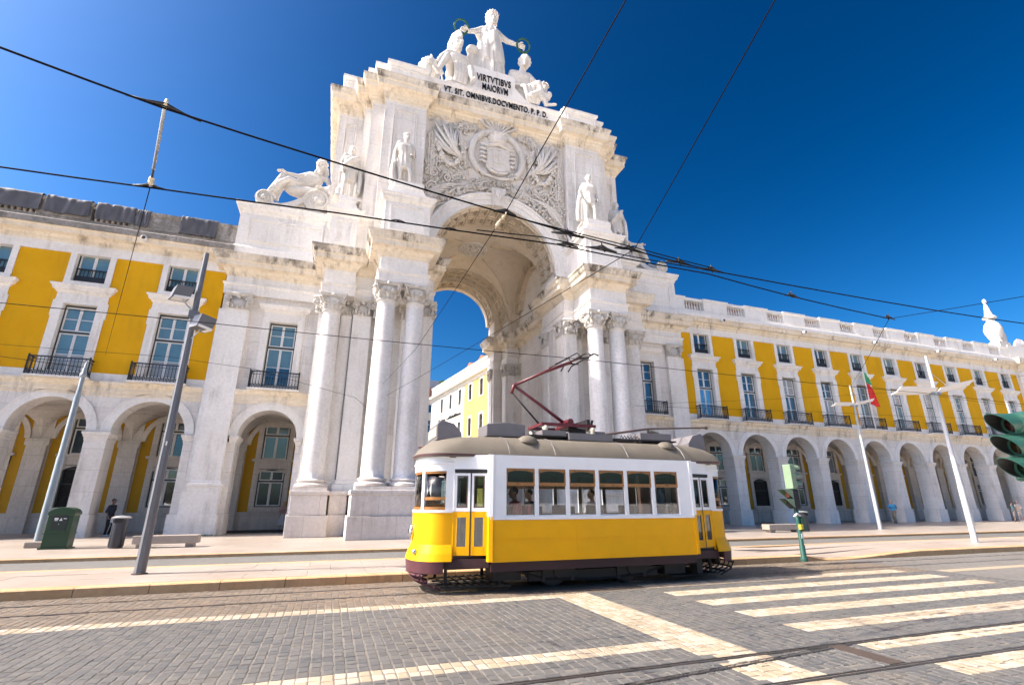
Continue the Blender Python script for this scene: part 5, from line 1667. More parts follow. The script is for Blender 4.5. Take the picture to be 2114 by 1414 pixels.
TDWOOD = plain('dark_door_wood', (.10, .06, .045), .4, 0, .3, .5, 9)
TRED = plain('pantograph_red', (.115, .012, .018), .4, 0, .25)
TBLACK = plain('underframe_black', (.018, .016, .016), .6, 0, .4)
TUNDER = plain('underframe_maroon', (.045, .016, .018), .6, 0, .3)
SEATM = plain('seat_vinyl_black', (.02, .02, .024), .45)
SEATR = plain('seat_vinyl_red', (.35, .02, .03), .45)
CHROME = plain('bright_metal', (.6, .6, .6), .2, 1.0, .05)
CREAMP = plain('sign_blind_cream', (.62, .56, .42), .6, 0, .2)
def tram_glass():
    m, nt, b = base_mat('tram_glass', .02, 0, .5)
    b.inputs['Base Color'].default_value = (.75, .82, .84, 1)
    tr = nd(nt, 'ShaderNodeBsdfTransparent'); tr.inputs[0].default_value = (.93, .95, .96, 1)
    gl = nd(nt, 'ShaderNodeBsdfGlossy'); gl.inputs['Roughness'].default_value = .02
    fr = nd(nt, 'ShaderNodeFresnel'); fr.inputs[0].default_value = 1.5
    ms = nd(nt, 'ShaderNodeMixShader')
    lk(nt, fr.outputs[0], ms.inputs[0]); lk(nt, tr.outputs[0], ms.inputs[1]); lk(nt, gl.outputs[0], ms.inputs[2])
    lk(nt, ms.outputs[0], nt.nodes['Material Output'].inputs['Surface'])
    return m
TGLASS = tram_glass()
def tram_glass_dirty():
    m, nt, b = base_mat('tram_glass_smoky', .05, 0, .5)
    tr = nd(nt, 'ShaderNodeBsdfTransparent'); tr.inputs[0].default_value = (.34, .42, .46, 1)
    gl = nd(nt, 'ShaderNodeBsdfGlossy'); gl.inputs['Roughness'].default_value = .03
    ms = nd(nt, 'ShaderNodeMixShader'); ms.inputs[0].default_value = .10
    lk(nt, tr.outputs[0], ms.inputs[1]); lk(nt, gl.outputs[0], ms.inputs[2])
    lk(nt, ms.outputs[0], nt.nodes['Material Output'].inputs['Surface'])
    return m
TGLASS2 = tram_glass_dirty()

TR = thing('tram', 'vintage yellow and white tram with raised red pantograph on the cobbled street', 'tram', (-3.09, -19.33, 0))
HW = 1.17                    # half width of the saloon; z values are world heights
def tp(mb, name, mat, parent=TR, smooth=False, bevel=0): return mb.build(name, mat, parent, smooth, bevel)
for s in (-1, 1):            # saloon sides
    y0, y1 = sorted((s * HW, s * (HW - .05)))
    sy = s * HW
    tp(MB().box(-2.46, 2.40, y0, y1, .46, 1.22), 'side_panel', TYEL, bevel=.012)
    tr = MB()
    for a, b, z0, z1 in ((-2.46, 2.40, .44, .475), (-2.46, 2.40, .845, .855)):
        tr.box(a, b, *sorted((sy + s * .008, sy - s * .02)), z0, z1)
    for x in (-.62, .80):
        tr.box(x, x + .006, *sorted((sy + s * .004, sy - s * .02)), .48, 1.2)
    tp(tr, 'panel_bead', TYEL)
    tp(MB().box(-2.5, 2.42, *sorted((sy + s * .022, sy - s * .06)), 1.22, 1.29), 'waist_rail', TWHITE, bevel=.008)
    tp(MB().box(-2.48, 2.42, y0, y1, 2.235, 2.50), 'letter_board', TWHITE)
    ew = [(-2.16 + .7155 * k, -2.16 + .7155 * k + .632) for k in range(6)]
    pil = MB()
    ed = [-2.48] + [v for w in ew for v in w] + [2.42]
    for i in range(0, len(ed), 2):
        pil.box(ed[i], ed[i + 1], y0, y1, 1.29, 2.235)
    for s2, x in ((-1, -2.5), (1, 2.42)):
        tp(MB().box(x - .03, x + .05, *sorted((sy + s * .02, sy - s * .14)), 1.285, 2.5), 'corner_post', TWHITE)
        tp(MB().box(x - .03, x + .05, *sorted((sy + s * .02, sy - s * .14)), .45, 1.28), 'corner_post', TYEL)
    for q_ in pil.split(): tp(q_, 'window_pillar', TWHITE)
    li = MB()
    for i in range(0, len(ed), 2):
        li.box(ed[i] - .0, ed[i + 1] + .0, *sorted((s * (HW - .052), s * (HW - .075))), 1.29, 2.2)
    for q_ in li.split(): tp(q_, 'inner_lining', TDWOOD)
    tp(MB().box(-2.4, 2.36, *sorted((s * (HW - .052), s * (HW - .08))), 2.2, 2.44), 'cant_lining', TWOOD)
    tp(MB().box(-2.4, 2.36, *sorted((s * (HW - .052), s * (HW - .08))), .56, 1.29), 'dado_lining', TDWOOD)
    for k, (a, b) in enumerate(ew):
        f = MB()
        yy = sorted((sy - s * .012, sy - s * .045))
        f.box(a, b, *yy, 1.885, 1.955)
        f.box(a, a + .03, *yy, 1.955, 2.18); f.box(b - .03, b, *yy, 1.955, 2.18)
        xc, hw = (a + b) / 2, (b - a) / 2
        pts = [(xc - hw, 2.24), (xc - hw, 2.14)] + [(xc + hw * u, 2.14 + .055 * (1 - u * u)) for u in (-1, -.8, -.5, 0, .5, .8, 1)] + [(xc + hw, 2.14), (xc + hw, 2.24)]
        f.prism(pts, *yy)
        w = tp(f, 'window', TWOOD)
        yg = sy - s * .03
        MB().box(a + .03, b - .03, yg - .003, yg + .003, 1.955, 2.19).build('top_pane', TGLASS2, w)
        g = MB().box(a + .012, b - .012, *sorted((sy - s * .045, sy - s * .06)), 1.29, 1.31)
        g.build('sill', TWHITE, w)
        MB().box(a, b, sy - s * .05 - .003, sy - s * .05 + .003, 1.31, 1.885).build('lower_pane', TGLASS, w)
    # platform doors
    for e in (-1, 1):
        xa, xb = (e * 2.50, e * 3.20)
        lo, hi = min(xa, xb), max(xa, xb)
        yd = s * 1.06
        hd = MB().box(lo, hi, *sorted((yd, yd - s * .05)), 2.21, 2.50)
        tp(hd, 'door_header', TWHITE)
        tp(MB().box(lo + .02, hi - .02, *sorted((yd + s * .004, yd - s * .04)), 2.15, 2.21), 'door_runner', TBLACK)
        mid = (lo + hi) / 2
        for a, b in ((lo + .03, mid - .012), (mid + .012, hi - .03)):
            t = .045
            yy = sorted((yd - s * .01, yd - s * .045))
            up = MB().box(a, a + t, *yy, 1.38, 2.13).box(b - t, b, *yy, 1.38, 2.13).box(a + t, b - t, *yy, 2.08, 2.13).box(a + t, b - t, *yy, 1.38, 1.45)
            d = tp(up, 'door_leaf', TWHITE)
            yi = sorted((yd - s * .018, yd - s * .035))
            MB().box(a + t, a + t + .025, *yi, 1.45, 2.08).box(b - t - .025, b - t, *yi, 1.45, 2.08).box(a + t, b - t, *yi, 1.45, 1.48).box(a + t, b - t, *yi, 2.055, 2.08).build('wood_trim', TDWOOD, d)
            MB().box(a + t, b - t, yd - s * .028 - .003, yd - s * .028 + .003, 1.45, 2.08).build('upper_pane', TGLASS2, d)
            MB().box(a, a + t + .02, *yy, .56, 1.375).box(b - t - .02, b, *yy, .56, 1.375).box(a + t, b - t, *yy, 1.27, 1.375).box(a + t, b - t, *yy, .56, .72).build('lower_panel', TYEL, d)
            MB().box(a + t + .02, b - t - .02, yd - s * .028 - .003, yd - s * .028 + .003, .72, 1.27).build('lower_pane', TGLASS2, d)
        tp(MB().box(mid - .012, mid + .012, *sorted((yd - s * .005, yd - s * .05)), .56, 2.13), 'door_seal', BLACK)
        for xx in (lo, hi - .03):
            tp(MB().box(xx, xx + .03, *sorted((yd, yd - s * .05)), 1.38, 2.21), 'door_post', TWHITE)
            tp(MB().box(xx, xx + .03, *sorted((yd, yd - s * .05)), .5, 1.375), 'door_post', TYEL)
        tp(MB().box(lo - .05, hi + .02, *sorted((yd - s * .02, yd - s * .3)), .34, .50), 'step', TUNDER)
# rounded ends ---------------------------------------------------------------
def endcurve(n=16, inset=0.0, bulge=1.0):
    pts = []
    for i in range(n + 1):
        a = -pi / 2 + pi * i / n
        y = sin(a); x = cos(a)
        sx = math.copysign(abs(x) ** .72, x); sy = math.copysign(abs(y) ** .85, y)
        pts.append((3.20 + .64 * sx * bulge - inset, (1.06 - inset) * sy))
    return pts
def wallstrip(mb, pts, z0, z1, t=.04, i0=0, i1=None, out0=0.0, out1=0.0):
    i1 = len(pts) - 1 if i1 is None else i1
    vs = []
    for i in range(i0, i1 + 1):
        p = Vector(pts[i])
        a = Vector(pts[max(i - 1, 0)]); b = Vector(pts[min(i + 1, len(pts) - 1)])
        d = (b - a).normalized(); nrm = Vector((d.y, -d.x))
        for o, z in ((out0, z0), (out1, z1), (out1 - t, z1), (out0 - t, z0)):
            q = p + nrm * o; vs.append((q.x, q.y, z))
    n = i1 - i0
    fs = [(4 * i + j, 4 * i + (j + 1) % 4, 4 * i + 4 + (j + 1) % 4, 4 * i + 4 + j) for i in range(n) for j in range(4)]
    fs += [(0, 1, 2, 3), (4 * n + 3, 4 * n + 2, 4 * n + 1, 4 * n)]
    mb.add(vs, fs)
EC = endcurve(24)
WINS = [(1, 7), (8, 16), (17, 23)]
for e in (-1, 1):
    def fin(mb, name, mat, smooth='auto', parent=TR):
        if e < 0: mb.v = [(-x, -y, z) for x, y, z in mb.v]
        return mb.build(name, mat, parent, smooth)
    a = MB(); wallstrip(a, EC, .74, 1.36); fin(a, 'end_panel', TYEL)
    a = MB(); wallstrip(a, EC, .60, .76, .04, 0, None, .07, .0); wallstrip(a, EC, .46, .60, .04, 0, None, .11, .07); fin(a, 'apron', TYEL)
    a = MB(); wallstrip(a, EC, .24, .46, .04, 1, 23, .08, .105); fin(a, 'bumper', TMAR)
    a = MB(); wallstrip(a, EC, 1.36, 1.41, .05, 0, None, .012, .012); fin(a, 'waist_band', TWHITE)
    a = MB(); wallstrip(a, EC, 2.17, 2.50, .05); fin(a, 'end_header', TWHITE)
    a = MB(); wallstrip(a, EC, 2.30, 2.34, .02, 0, None, .012, .03); fin(a, 'drip_moulding', TWHITE)
    a = MB()
    for i0, i1 in ((0, 1), (7, 8), (16, 17), (23, 24)): wallstrip(a, EC, 1.41, 2.17, .06, i0, i1)
    for q_ in a.split(): fin(q_, 'end_pillar', TWHITE)
    for i0, i1 in WINS:
        a = MB(); wallstrip(a, EC, 1.41, 1.47, .03, i0, i1, -.012, -.012); wallstrip(a, EC, 2.12, 2.17, .03, i0, i1, -.012, -.012)
        if i0 != 8: wallstrip(a, EC, 1.60, 1.66, .03, i0, i1, -.014, -.014)
        ps_ = a.split(); w = fin(ps_[0], 'end_window', TWOOD)
        for q_ in ps_[1:]: fin(q_, 'glazing_rail', TWOOD, 'auto', w)
        a = MB(); wallstrip(a, EC, 1.47, 2.12, .005, i0, i1, -.022, -.022)
        fin(a, 'pane', TGLASS, True, w)
    h = MB().lathe([(.14, -.02), (.15, .04), (.13, .07), (.02, .10)], (0, 0, 0), 20, 'x'); h.v = [(x + 3.84, y, z + .98) for x, y, z in h.v]
    hl = fin(h, 'headlight', CHROME, True)
    h = MB().lathe([(.115, .062), (.02, .105)], (0, 0, 0), 20, 'x'); h.v = [(x + 3.84, y, z + .98) for x, y, z in h.v]; fin(h, 'lens', TGLASS2, True, hl)
    bd = MB().prism([(-.05, .06), (.05, .06), (.045, -.02), (0, -.07), (-.045, -.02)], 0, .02, 'x'); bd.v = [(4.125, y + .45, z + .60) for x, y, z in bd.v]
    bd = MB().ball((3.86, .62, .62), (.05, .05, .06), 10, 6); fin(bd, 'badge', CHROME, True)
    # lifeguard
    lg = MB()
    for k in range(9):
        y = -.9 + .225 * k
        x = 3.76 + .12 * (1 - (y / 1.0) ** 2)
        lg.tube([(x, y, .22), (x - .12, y, .05), (x - .42, y, -.06)], .018, 5)
    for z, dx in ((.20, 0), (.10, -.08), (.0, -.25)):
        lg.tube([(3.72 + dx, -.95, z), (3.88 + dx, -.4, z), (3.88 + dx, .4, z), (3.72 + dx, .95, z)], .022, 6)
    fin(lg, 'lifeguard', TMAR if e < 0 else TBLACK, False)
    cp_ = MB().box(3.45, 3.75, -.09, .09, .16, .28).tube([(3.6, -.45, .2), (3.6, .45, .2)], .06, 8); fin(cp_, 'coupler', TBLACK, False)
    # hanging tray with slats under the platform
    tray = MB()
    for k in range(8):
        tray.box(2.0 + .17 * k, 2.03 + .17 * k, -.85, .85, -.03, .0)
    for y in (-.85, -.3, .3, .82):
        tray.box(1.95, 3.35, y, y + .03, -.045, -.015)
    tray.box(2.1, 2.16, -.7, -.64, .0, .3).box(3.2, 3.26, -.7, -.64, 0, .3).box(2.1, 2.16, .64, .7, .0, .3).box(3.2, 3.26, .64, .7, 0, .3)
    fin(tray, 'guard_tray', TBLACK, False)
# roof -------------------------------------------------------------------------
def roof_outline(inset, sy):
    pts = []
    half = [(3.2 + .69 * cos(a) ** .75 if cos(a) > 0 else 3.2, 1.20 * math.copysign(abs(sin(a)) ** .8, a)) for a in [(-pi / 2 + pi * i / 16) for i in range(17)]]
    for x, y in half: pts.append((x - inset * 1.0, y * sy))
    for x, y in half: pts.append((-(x - inset * 1.0), -y * sy))
    return pts
levels = [(0.0, 1.0, 2.46), (0.0, 1.0, 2.50), (-.02, 1.01, 2.52), (.03, .975, 2.60), (.14, .90, 2.72), (.32, .78, 2.83), (.60, .60, 2.91), (1.0, .38, 2.95), (1.5, .15, 2.96)]
rv = []; n = len(roof_outline(0, 1))
for ins, sy, z in levels: rv += [(x, y, z) for x, y in roof_outline(ins, sy)]
rf = [(i * n + j, i * n + (j + 1) % n, (i + 1) * n + (j + 1) % n, (i + 1) * n + j) for i in range(len(levels) - 1) for j in range(n)]
rf += [tuple(range((len(levels) - 1) * n, len(levels) * n)), tuple(range(n - 1, -1, -1))]
roof = tp(MB().add(rv, rf), 'roof', TROOF, TR, 'auto')
ol = roof_outline(-.012, 1.01)
gt = MB(); wallstrip(gt, ol + [ol[0]], 2.485, 2.515, .02); gt.build('gutter_bead', TMAR, roof)
for x in (-2.1, -1.05, .75, 2.3):
    m = MB()
    m.tube([(x, 1.19 * sy, z + .006) for ins, sy, z in levels[2:]] + [(x, -1.19 * sy, z + .006) for ins, sy, z in levels[2:][::-1]], .008, 5)
    m.build('roof_seam', TGREY, roof)
for x in (-1.52, 2.13):
    MB().lathe([(.24, 0), (.25, .03), (.20, .12), (.10, .17), (.01, .18)], (x, -.72, 2.80), 18, squash=(1, .8)).build('vent_dome', TROOF, roof, True)
for e in (-1, 1):
    m = MB().tube([(e * 3.0, -.75, 2.80), (e * 3.35, -.62, 2.80), (e * 3.62, -.35, 2.76)], .022, 6); m.build('handrail', TMAR, roof, True)
    m = MB().tube([(e * 3.72, -.2, 2.73), (e * 3.82, 0.0, 2.71), (e * 3.72, .2, 2.73)], .018, 6); m.build('handrail', TMAR, roof, True)
    sgn = MB().prism([(e * 3.52, 2.84), (e * 3.52, 3.18), (e * 3.42, 3.27), (e * 3.15, 3.20), (e * 2.98, 3.0), (e * 2.98, 2.90)], -.62, .62)
    sb = sgn.build('destination_box', TGREY, roof, bevel=.01)
    MB().box(*sorted((e * 3.521, e * 3.535)), -.55, -.04, 2.92, 3.12).box(*sorted((e * 3.521, e * 3.535)), .04, .55, 2.92, 3.12).build('destination_blind', CREAMP, sb)
    MB().box(*sorted((e * 3.15, e * 3.5)), -.5, -.44, 2.78, 2.92).box(*sorted((e * 3.15, e * 3.5)), .44, .5, 2.78, 2.92).build('bracket', TGREY, sb)
tp(MB().prism([(-2.38, 2.98), (-1.45, 2.98), (-1.45, 3.27), (-1.9, 3.31), (-2.38, 3.25)], -.42, .35), 'resistor_box', TGREY, roof, bevel=.015)
dk = MB()
for y in (-.5, -.2, .2, .5):
    dk.box(-1.4, 2.6, y - .07, y + .07, 3.00, 3.035)
for x in (-1.3, -.4, .5, 1.5, 2.4):
    dk.box(x, x + .06, -.58, .58, 2.94, 3.0)
dk.build('roof_walk', TBLACK, roof)
for q_ in MB().box(-.45, .7, -.66, -.60, 2.94, 3.10).box(-1.1, -.5, -.6, -.2, 3.03, 3.15).box(1.55, 2.45, -.55, -.1, 3.04, 3.2).box(.2, .65, -.4, .4, 3.03, 3.2).split(): tp(q_, 'roof_board', TGREY, roof)
rb = MB()
for k in range(14):
    rb.tube([(1.0 + .09 * k, -.5, 3.05), (1.04 + .09 * k, -.5, 3.12), (1.08 + .09 * k, -.5, 3.05)], .012, 5)
rb.build('resistor_coils', TBLACK, roof)
# pantograph: base frame, lower arm, upper arm, head (all in world-height z)
pg = tp(MB(), 'pantograph', TRED) if False else None
PB = MB()
for y in (-.42, .42):
    PB.box(-1.05, .38, y - .03, y + .03, 3.28, 3.35)
for x in (-1.02, -.3, .33):
    PB.box(x - .03, x + .03, -.39, .39, 3.285, 3.345)
PB.tube([(-.22, -.3, 3.42), (-.22, .3, 3.42)], .08, 10); PB.box(-.35, .0, -.25, .25, 3.3, 3.40)
pg = tp(PB, 'pantograph', TRED)
ins = MB()
for x in (-.95, .28):
    for y in (-.42, .42):
        ins.lathe([(.05, 3.03), (.08, 3.08), (.05, 3.11), (.08, 3.15), (.05, 3.18), (.08, 3.22), (.04, 3.28)], (x, y, 0), 10)
ins.build('insulator', CREAMP, pg, True)
MB().tube([(-.25, 0, 3.42), (-.9, 0, 3.85), (-1.55, 0, 4.26)], [.045, .04, .035], 8).build('lower_arm', TRED, pg, True)
MB().tube([(-.92, .0, 3.36), (-1.63, .0, 4.10)], .022, 6).build('control_rod', TBLACK, pg, True)
up = MB().tube([(-1.65, 0, 4.08), (-1.58, 0, 4.28), (-1.5, 0, 4.33)], [.035, .05, .05], 8)
up.tube([(-1.55, -.02, 4.30), (-.7, -.16, 4.72), (.1, -.22, 5.06)], [.032, .026, .02], 8).tube([(-1.55, .02, 4.30), (-.7, .16, 4.72), (.1, .22, 5.06)], [.032, .026, .02], 8)
up.tube([(-.75, -.17, 4.70), (-.75, .17, 4.70)], .02, 6).tube([(-.1, -.22, 4.98), (-.1, .22, 4.98)], .02, 6)
up.build('upper_arm', TRED, pg, True)
hd = MB()
for dx in (-.02, .2):
    hd.tube([(dx + .12, -.85, 5.00), (dx + .12, -.65, 5.10), (dx + .12, .65, 5.10), (dx + .12, .85, 5.00)], .022, 6)
hd.tube([(.08, -.3, 5.06), (.36, -.3, 5.08)], .02, 6).tube([(.08, .3, 5.06), (.36, .3, 5.08)], .02, 6)
hd.tube([(-.55, -.2, 4.86), (.05, -.25, 5.2), (.2, -.3, 5.05)], .016, 6).tube([(-.55, .2, 4.86), (.05, .25, 5.2), (.2, .3, 5.05)], .016, 6)
hd.build('collector_head', TBLACK, pg)
sp = MB().tube([(-.2, -.15, 3.25), (.35, -.15, 3.2)], .07, 8).tube([(.3, -.2, 3.05), (.42, -.2, 3.5)], .03, 6).box(.22, .30, -.3, .3, 3.1, 3.5).box(-.15, .25, -.25, .25, 3.08, 3.2)
sp.build('spring_gear', TBLACK, pg)
tpole = MB().tube([(.45, -.1, 3.12), (2.1, -.1, 3.38), (3.95, -.1, 3.50)], [.03, .025, .02], 8).ball((3.98, -.1, 3.50), (.06, .05, .05), 8, 6).tube([(2.1, -.1, 3.36), (2.1, -.1, 3.06)], .02, 6)
tpole.build('trolley_pole', TDWOOD, roof, True)
# underframe and truck ----------------------------------------------------------
tp(MB().box(-3.3, 3.3, -1.02, 1.02, .30, .46).box(-2.45, 2.4, -1.10, -1.04, .26, .46).box(-2.45, 2.4, 1.04, 1.10, .26, .46), 'underframe', TUNDER)
tk = MB()
for s in (-1, 1):
    tk.box(-1.55, 1.55, *sorted((s * .72, s * .80)), .02, .20)
    tk.box(-1.25, -.5, *sorted((s * .70, s * .84)), .08, .32).box(.5, 1.25, *sorted((s * .70, s * .84)), .08, .32)
    for x in (-.88, .88):
        tk.lathe([(.13, -.05), (.14, .04), (.1, .08)], (x, s * .82 - (.04 if s > 0 else -.0), .19), 12, 'y')
        for dx in (-.33, .33):
            tk.tube([(x + dx, s * .78, .0), (x + dx, s * .78, .30)], .06, 8)
    tk.tube([(-2.0, s * .78, .28), (-1.2, s * .78, .06), (0, s * .78, .0), (1.2, s * .78, .06), (2.0, s * .78, .28)], .035, 6)
tk.box(-.35, .35, -.7, .7, -.02, .26).box(-2.3, -1.7, -.75, -.2, .05, .30).box(1.75, 2.3, -.8, -.3, .02, .30).box(2.62, 2.8, -.86, -.6, -.0, .42).box(-2.0, -1.6, .2, .8, .05, .3)
tp(tk, 'truck_frame', TBLACK)
for x in (-.88, .88):
    for s in (-1, 1):
        w = tp(MB().lathe([(.27, -.05), (.33, -.045), (.33, .035), (.355, .04), (.355, .06), (.27, .062)], (x, s * .49 if s > 0 else -.49, .20), 28, 'y'), 'wheel', RAIL, TR, 'auto')
        MB().lathe([(.29, -.035), (.10, -.03), (.09, .05), (.29, .04)], (x, s * .49, .20), 24, 'y').build('wheel_disc', TBLACK, w, 'auto')
    tp(MB().tube([(x, -.5, .20), (x, .5, .20)], .06, 10), 'axle', TBLACK)
# interior ------------------------------------------------------------------------
tp(MB().box(-3.3, 3.3, -1.0, 1.0, .462, .56).box(-3.62, 3.62, -.62, .62, .465, .555), 'floor', TDWOOD)
tp(MB().box(-3.3, 3.3, -1.08, 1.08, 2.44, 2.455), 'ceiling', TDWOOD)
for x in (-2.45, 2.38):
    bk_ = MB().box(x, x + .05, -1.1, -.42, .56, 2.44).box(x, x + .05, .42, 1.1, .56, 2.44).box(x, x + .05, -.42, .42, 2.2, 2.44)
    tp(bk_, 'bulkhead', TDWOOD)
for k in range(5):
    x = -1.85 + k * .86
    for s in (-1, 1):
        m_ = SEATR if (k == 0 and s < 0) else SEATM
        st = MB().box(x - .22, x + .20, *sorted((s * .35, s * 1.08)), .92, 1.02)
        st.box(x + .18, x + .26, *sorted((s * .35, s * 1.08)), .98, 1.50 if s < 0 else 1.47)
        st.box(x - .05, x + .05, *sorted((s * .5, s * .9)), .56, .92)
        tp(st, 'seat', m_, bevel=.02)
for x in (-1.45, 0, 1.45):
    tp(MB().tube([(x, -.32, .56), (x, -.32, 2.44)], .015, 6), 'grab_pole', CHROME)
tp(MB().tube([(-2.3, -.45, 2.2), (2.3, -.45, 2.2)], .014, 6).tube([(-2.3, .45, 2.2), (2.3, .45, 2.2)], .014, 6), 'hand_bar', CHROME)
for e in (-1, 1):
    tp(MB().box(*sorted((e * 3.55, e * 3.75)), -.25, .15, .56, 1.45).lathe([(.1, 1.45), (.12, 1.5), (.02, 1.55)], (e * 3.65, -.05, 0), 10), 'controller', TBLACK)

# TAPER: the platforms narrow towards both ends
def taper(o):
    if o.type == 'MESH':
        for v in o.data.vertices:
            ax = abs(v.co.x)
            if ax > 2.47:
                v.co.y *= 1 - .20 * min(1.0, (ax - 2.47) / .75)
        o.data.update()
    for c in o.children: taper(c)
for c in TR.children: taper(c)

# ================================================================ street furniture
def octpost(mb, h, r0, r1, n=8):
    mb.lathe([(r0, 0), (r0 + (r1 - r0) * .5, h * .5), (r1, h)], (0, 0, 0), n, a0=pi / 8)
# tall grey floodlight mast on the island
t = thing('lamp_post', 'tall dark grey octagonal lamp mast with two square floodlights on the traffic island', 'lamp post', (-12.5, -16.34, .02))
m = MB(); octpost(m, 8.0, .115, .06); m.build('mast', POSTGREY, t)
MB().lathe([(.16, 0), (.16, .03), (.12, .04)], (0, 0, 0), 16).build('base_plate', RUST, t)
for (dx, dy, z, rz) in ((-.35, -.1, 6.72, .5), (.28, -.15, 5.95, -2.4)):
    b = MB().obox((dx, dy, z), (.2 * cos(rz), .2 * sin(rz), .02), (-.17 * sin(rz), .17 * cos(rz), 0), (.04, 0, .17)).build('floodlight', POSTGREY, t)
    MB().obox((dx, dy - .02, z - .14), (.18 * cos(rz), .18 * sin(rz), .02), (-.15 * sin(rz), .15 * cos(rz), 0), (.01, 0, .03)).build('lens', WHITEP, b)
    MB().tube([(0, 0, z - .45), (dx * .5, dy * .5, z - .3), (dx, dy, z - .1)], .02, 6).build('bracket', STEEL, b)
MB().box(-.1, .1, -.11, .11, 6.1, 6.3).build('clamp', POSTGREY, t)
tag(MB().box(-.015, .015, 0, .01, -.05, .05).build('sticker', WHITEP), 'small white sticker on the dark grey lamp mast', 'sticker')
bpy.data.objects['sticker'].location = (-12.48, -16.455, 2.9)
# pale blue catenary pole on the pavement
t = thing('catenary_pole', 'pale blue round catenary pole rising beside the green utility cabinet', 'pole', (-18.55, -6.5, 0))
MB().lathe([(.13, 0), (.12, 3.2), (.105, 3.25), (.10, 5.6), (.08, 5.65), (.075, 6.7), (.05, 6.75), (.04, 6.95), (.01, 7.0)], (0, 0, 0), 14).build('mast', POSTBLUE, t, 'auto')
MB().box(-.28, .28, -.28, .28, 0, .22).build('footing', SLAB, t, bevel=.04)
MB().lathe([(.10, 0), (.12, .05), (.12, .12), (.10, .17)], (0, 0, 6.35), 12).build('collar', STEEL, t)
# white winged lamps
def wing_lamp(loc, h, zl, lab, sc=1.0, rot=0.0, group=None):
    t = thing('lamp_post', lab, 'lamp post', loc, rot, group)
    MB().lathe([(.11, 0), (.105, 2.2), (.09, 2.25), (.075, h * .7), (.055, h)], (0, 0, 0), 14).build('mast', MASTW, t, 'auto')
    MB().lathe([(.2, 0), (.2, .02), (.15, .04)], (0, 0, 0), 14).build('base_plate', STEEL, t)
    for s, up in ((-1, -.16), (1, .55)):
        L = 2.45 * sc
        w = MB()
        n = 6
        vs = []
        for i in range(n + 1):
            u = i / n; hw = .25 * (1 - .25 * abs(u - .7)) * sc
            x = s * (.08 + L * u); z = zl + up * u * sc
            tl_ = .5 * hw; vs += [(x, -hw, z + .02 + tl_), (x, 0, z - .05), (x, hw, z + .02 - tl_), (x, hw, z + .05 - tl_), (x, 0, z - .01), (x, -hw, z + .05 + tl_)]
        fs = [(6 * i + j, 6 * i + (j + 1) % 6, 6 * i + 6 + (j + 1) % 6, 6 * i + 6 + j) for i in range(n) for j in range(6)] + [tuple(range(6)), tuple(range(6 * n + 5, 6 * n - 1, -1))]
        w.add(vs, fs)
        o = w.build('reflector_wing', WHITEP, t)
        MB().box(*sorted((s * .1, s * .3)), -.06, .06, zl - .12, zl - .02).build('lamp_housing', STEEL, o)
    MB().tube([(0, 0, zl + .9), (1.1 * sc, 0, zl + .25)], .012, 5).build('stay_wire', STEEL, t)
    return t
wing_lamp((16.2, -16.37, .02), 7.85, 6.2, 'white lamp mast with two long reflector wings on the traffic island')
wing_lamp((23.4, -7.4, 0), 9.0, 7.7, 'slim white winged lamp mast on the pavement before the flag balcony', .72, 0)
wing_lamp((40.0, -7.4, 0), 9.0, 7.6, 'white winged lamp mast partly hidden behind the large green signal hoods', .72, 0)
MB_s = MB().box(40.4, 40.42, -7.6, -7.0, 5.1, 6.1).box(40.13, 40.4, -7.4, -7.38, 5.5, 5.6); tag(MB_s.build('sign_plate', WHITEP), 'blank white sign plate clamped to a winged lamp mast', 'sign')

# bins, cabinet, benches
t = thing('utility_cabinet', 'dark green rounded-top utility cabinet standing on the pale pavement', 'cabinet', (-17.62, -7.35, 0))
out = [(-.37, 0), (.37, 0), (.37, 1.12)] + [(.37 * cos(a) * 1.04, 1.14 + .22 * sin(a)) for a in [pi * i / 10 for i in range(11)]] + [(-.37, 1.12)]
MB().prism(out, -.26, .26).build('body', DGREEN, t, bevel=.02)
MB().prism([(x * 1.05, z if z < 1.1 else z + .03) for x, z in [(-.37, 1.10), (.37, 1.10)] + [(.37 * cos(a) * 1.05, 1.15 + .22 * sin(a)) for a in [pi * i / 10 for i in range(11)]]], -.29, .29).build('lid', DGREEN, t, bevel=.02)
MB().box(-.40, .40, -.28, .28, .50, .53).build('band', DGREEN, t)
door = MB().prism([(-.22, .62), (.22, .62), (.24, 1.08), (.16, 1.16), (-.16, 1.16), (-.24, 1.08)], -.275, -.25).build('door_panel', plain('cabinet_panel', (.012, .022, .018), .45), t)
MB().prism([(-.02, .94), (.08, .94), (.03, 1.04)], -.282, -.274).box(-.16, -.05, -.282, -.274, .98, 1.04).box(-.15, -.06, -.282, -.274, .94, .965).box(.10, .19, -.282, -.274, 1.0, 1.025).box(-.02, .0, -.282, -.274, .82, .84).build('white_mark', WHITEP, door)
MB().box(-.42, .42, -.31, .31, 0, .05).build('foot', DGREEN, t)
def litter_bin(loc, lab, rz=0):
    t = thing('litter_bin', lab, 'bin', loc, rz)
    MB().lathe([(.20, 0), (.225, .05), (.235, .8), (.24, .86)], (0, 0, 0), 22).build('body', GREYBIN, t, 'auto')
    MB().box(-.13, .13, -.245, -.18, .86, .99).build('mouth', BLACK, t)
    MB().lathe([(.22, .86), (.22, 1.0)], (0, .02, 0), 22).build('collar', GREYBIN, t, 'auto')
    MB().lathe([(.235, 1.0), (.30, 1.02), (.31, 1.04), (.2, 1.09), (.02, 1.11)], (0, 0, 0), 22).build('lid', STEEL, t, 'auto')
    for k in range(8):
        a = k * pi / 4
        MB().obox((.236 * cos(a), .236 * sin(a), .42), (.004 * cos(a), .004 * sin(a), 0), (-.012 * sin(a), .012 * cos(a), 0), (0, 0, .34)).build('rib', GREYBIN, t)
    return t
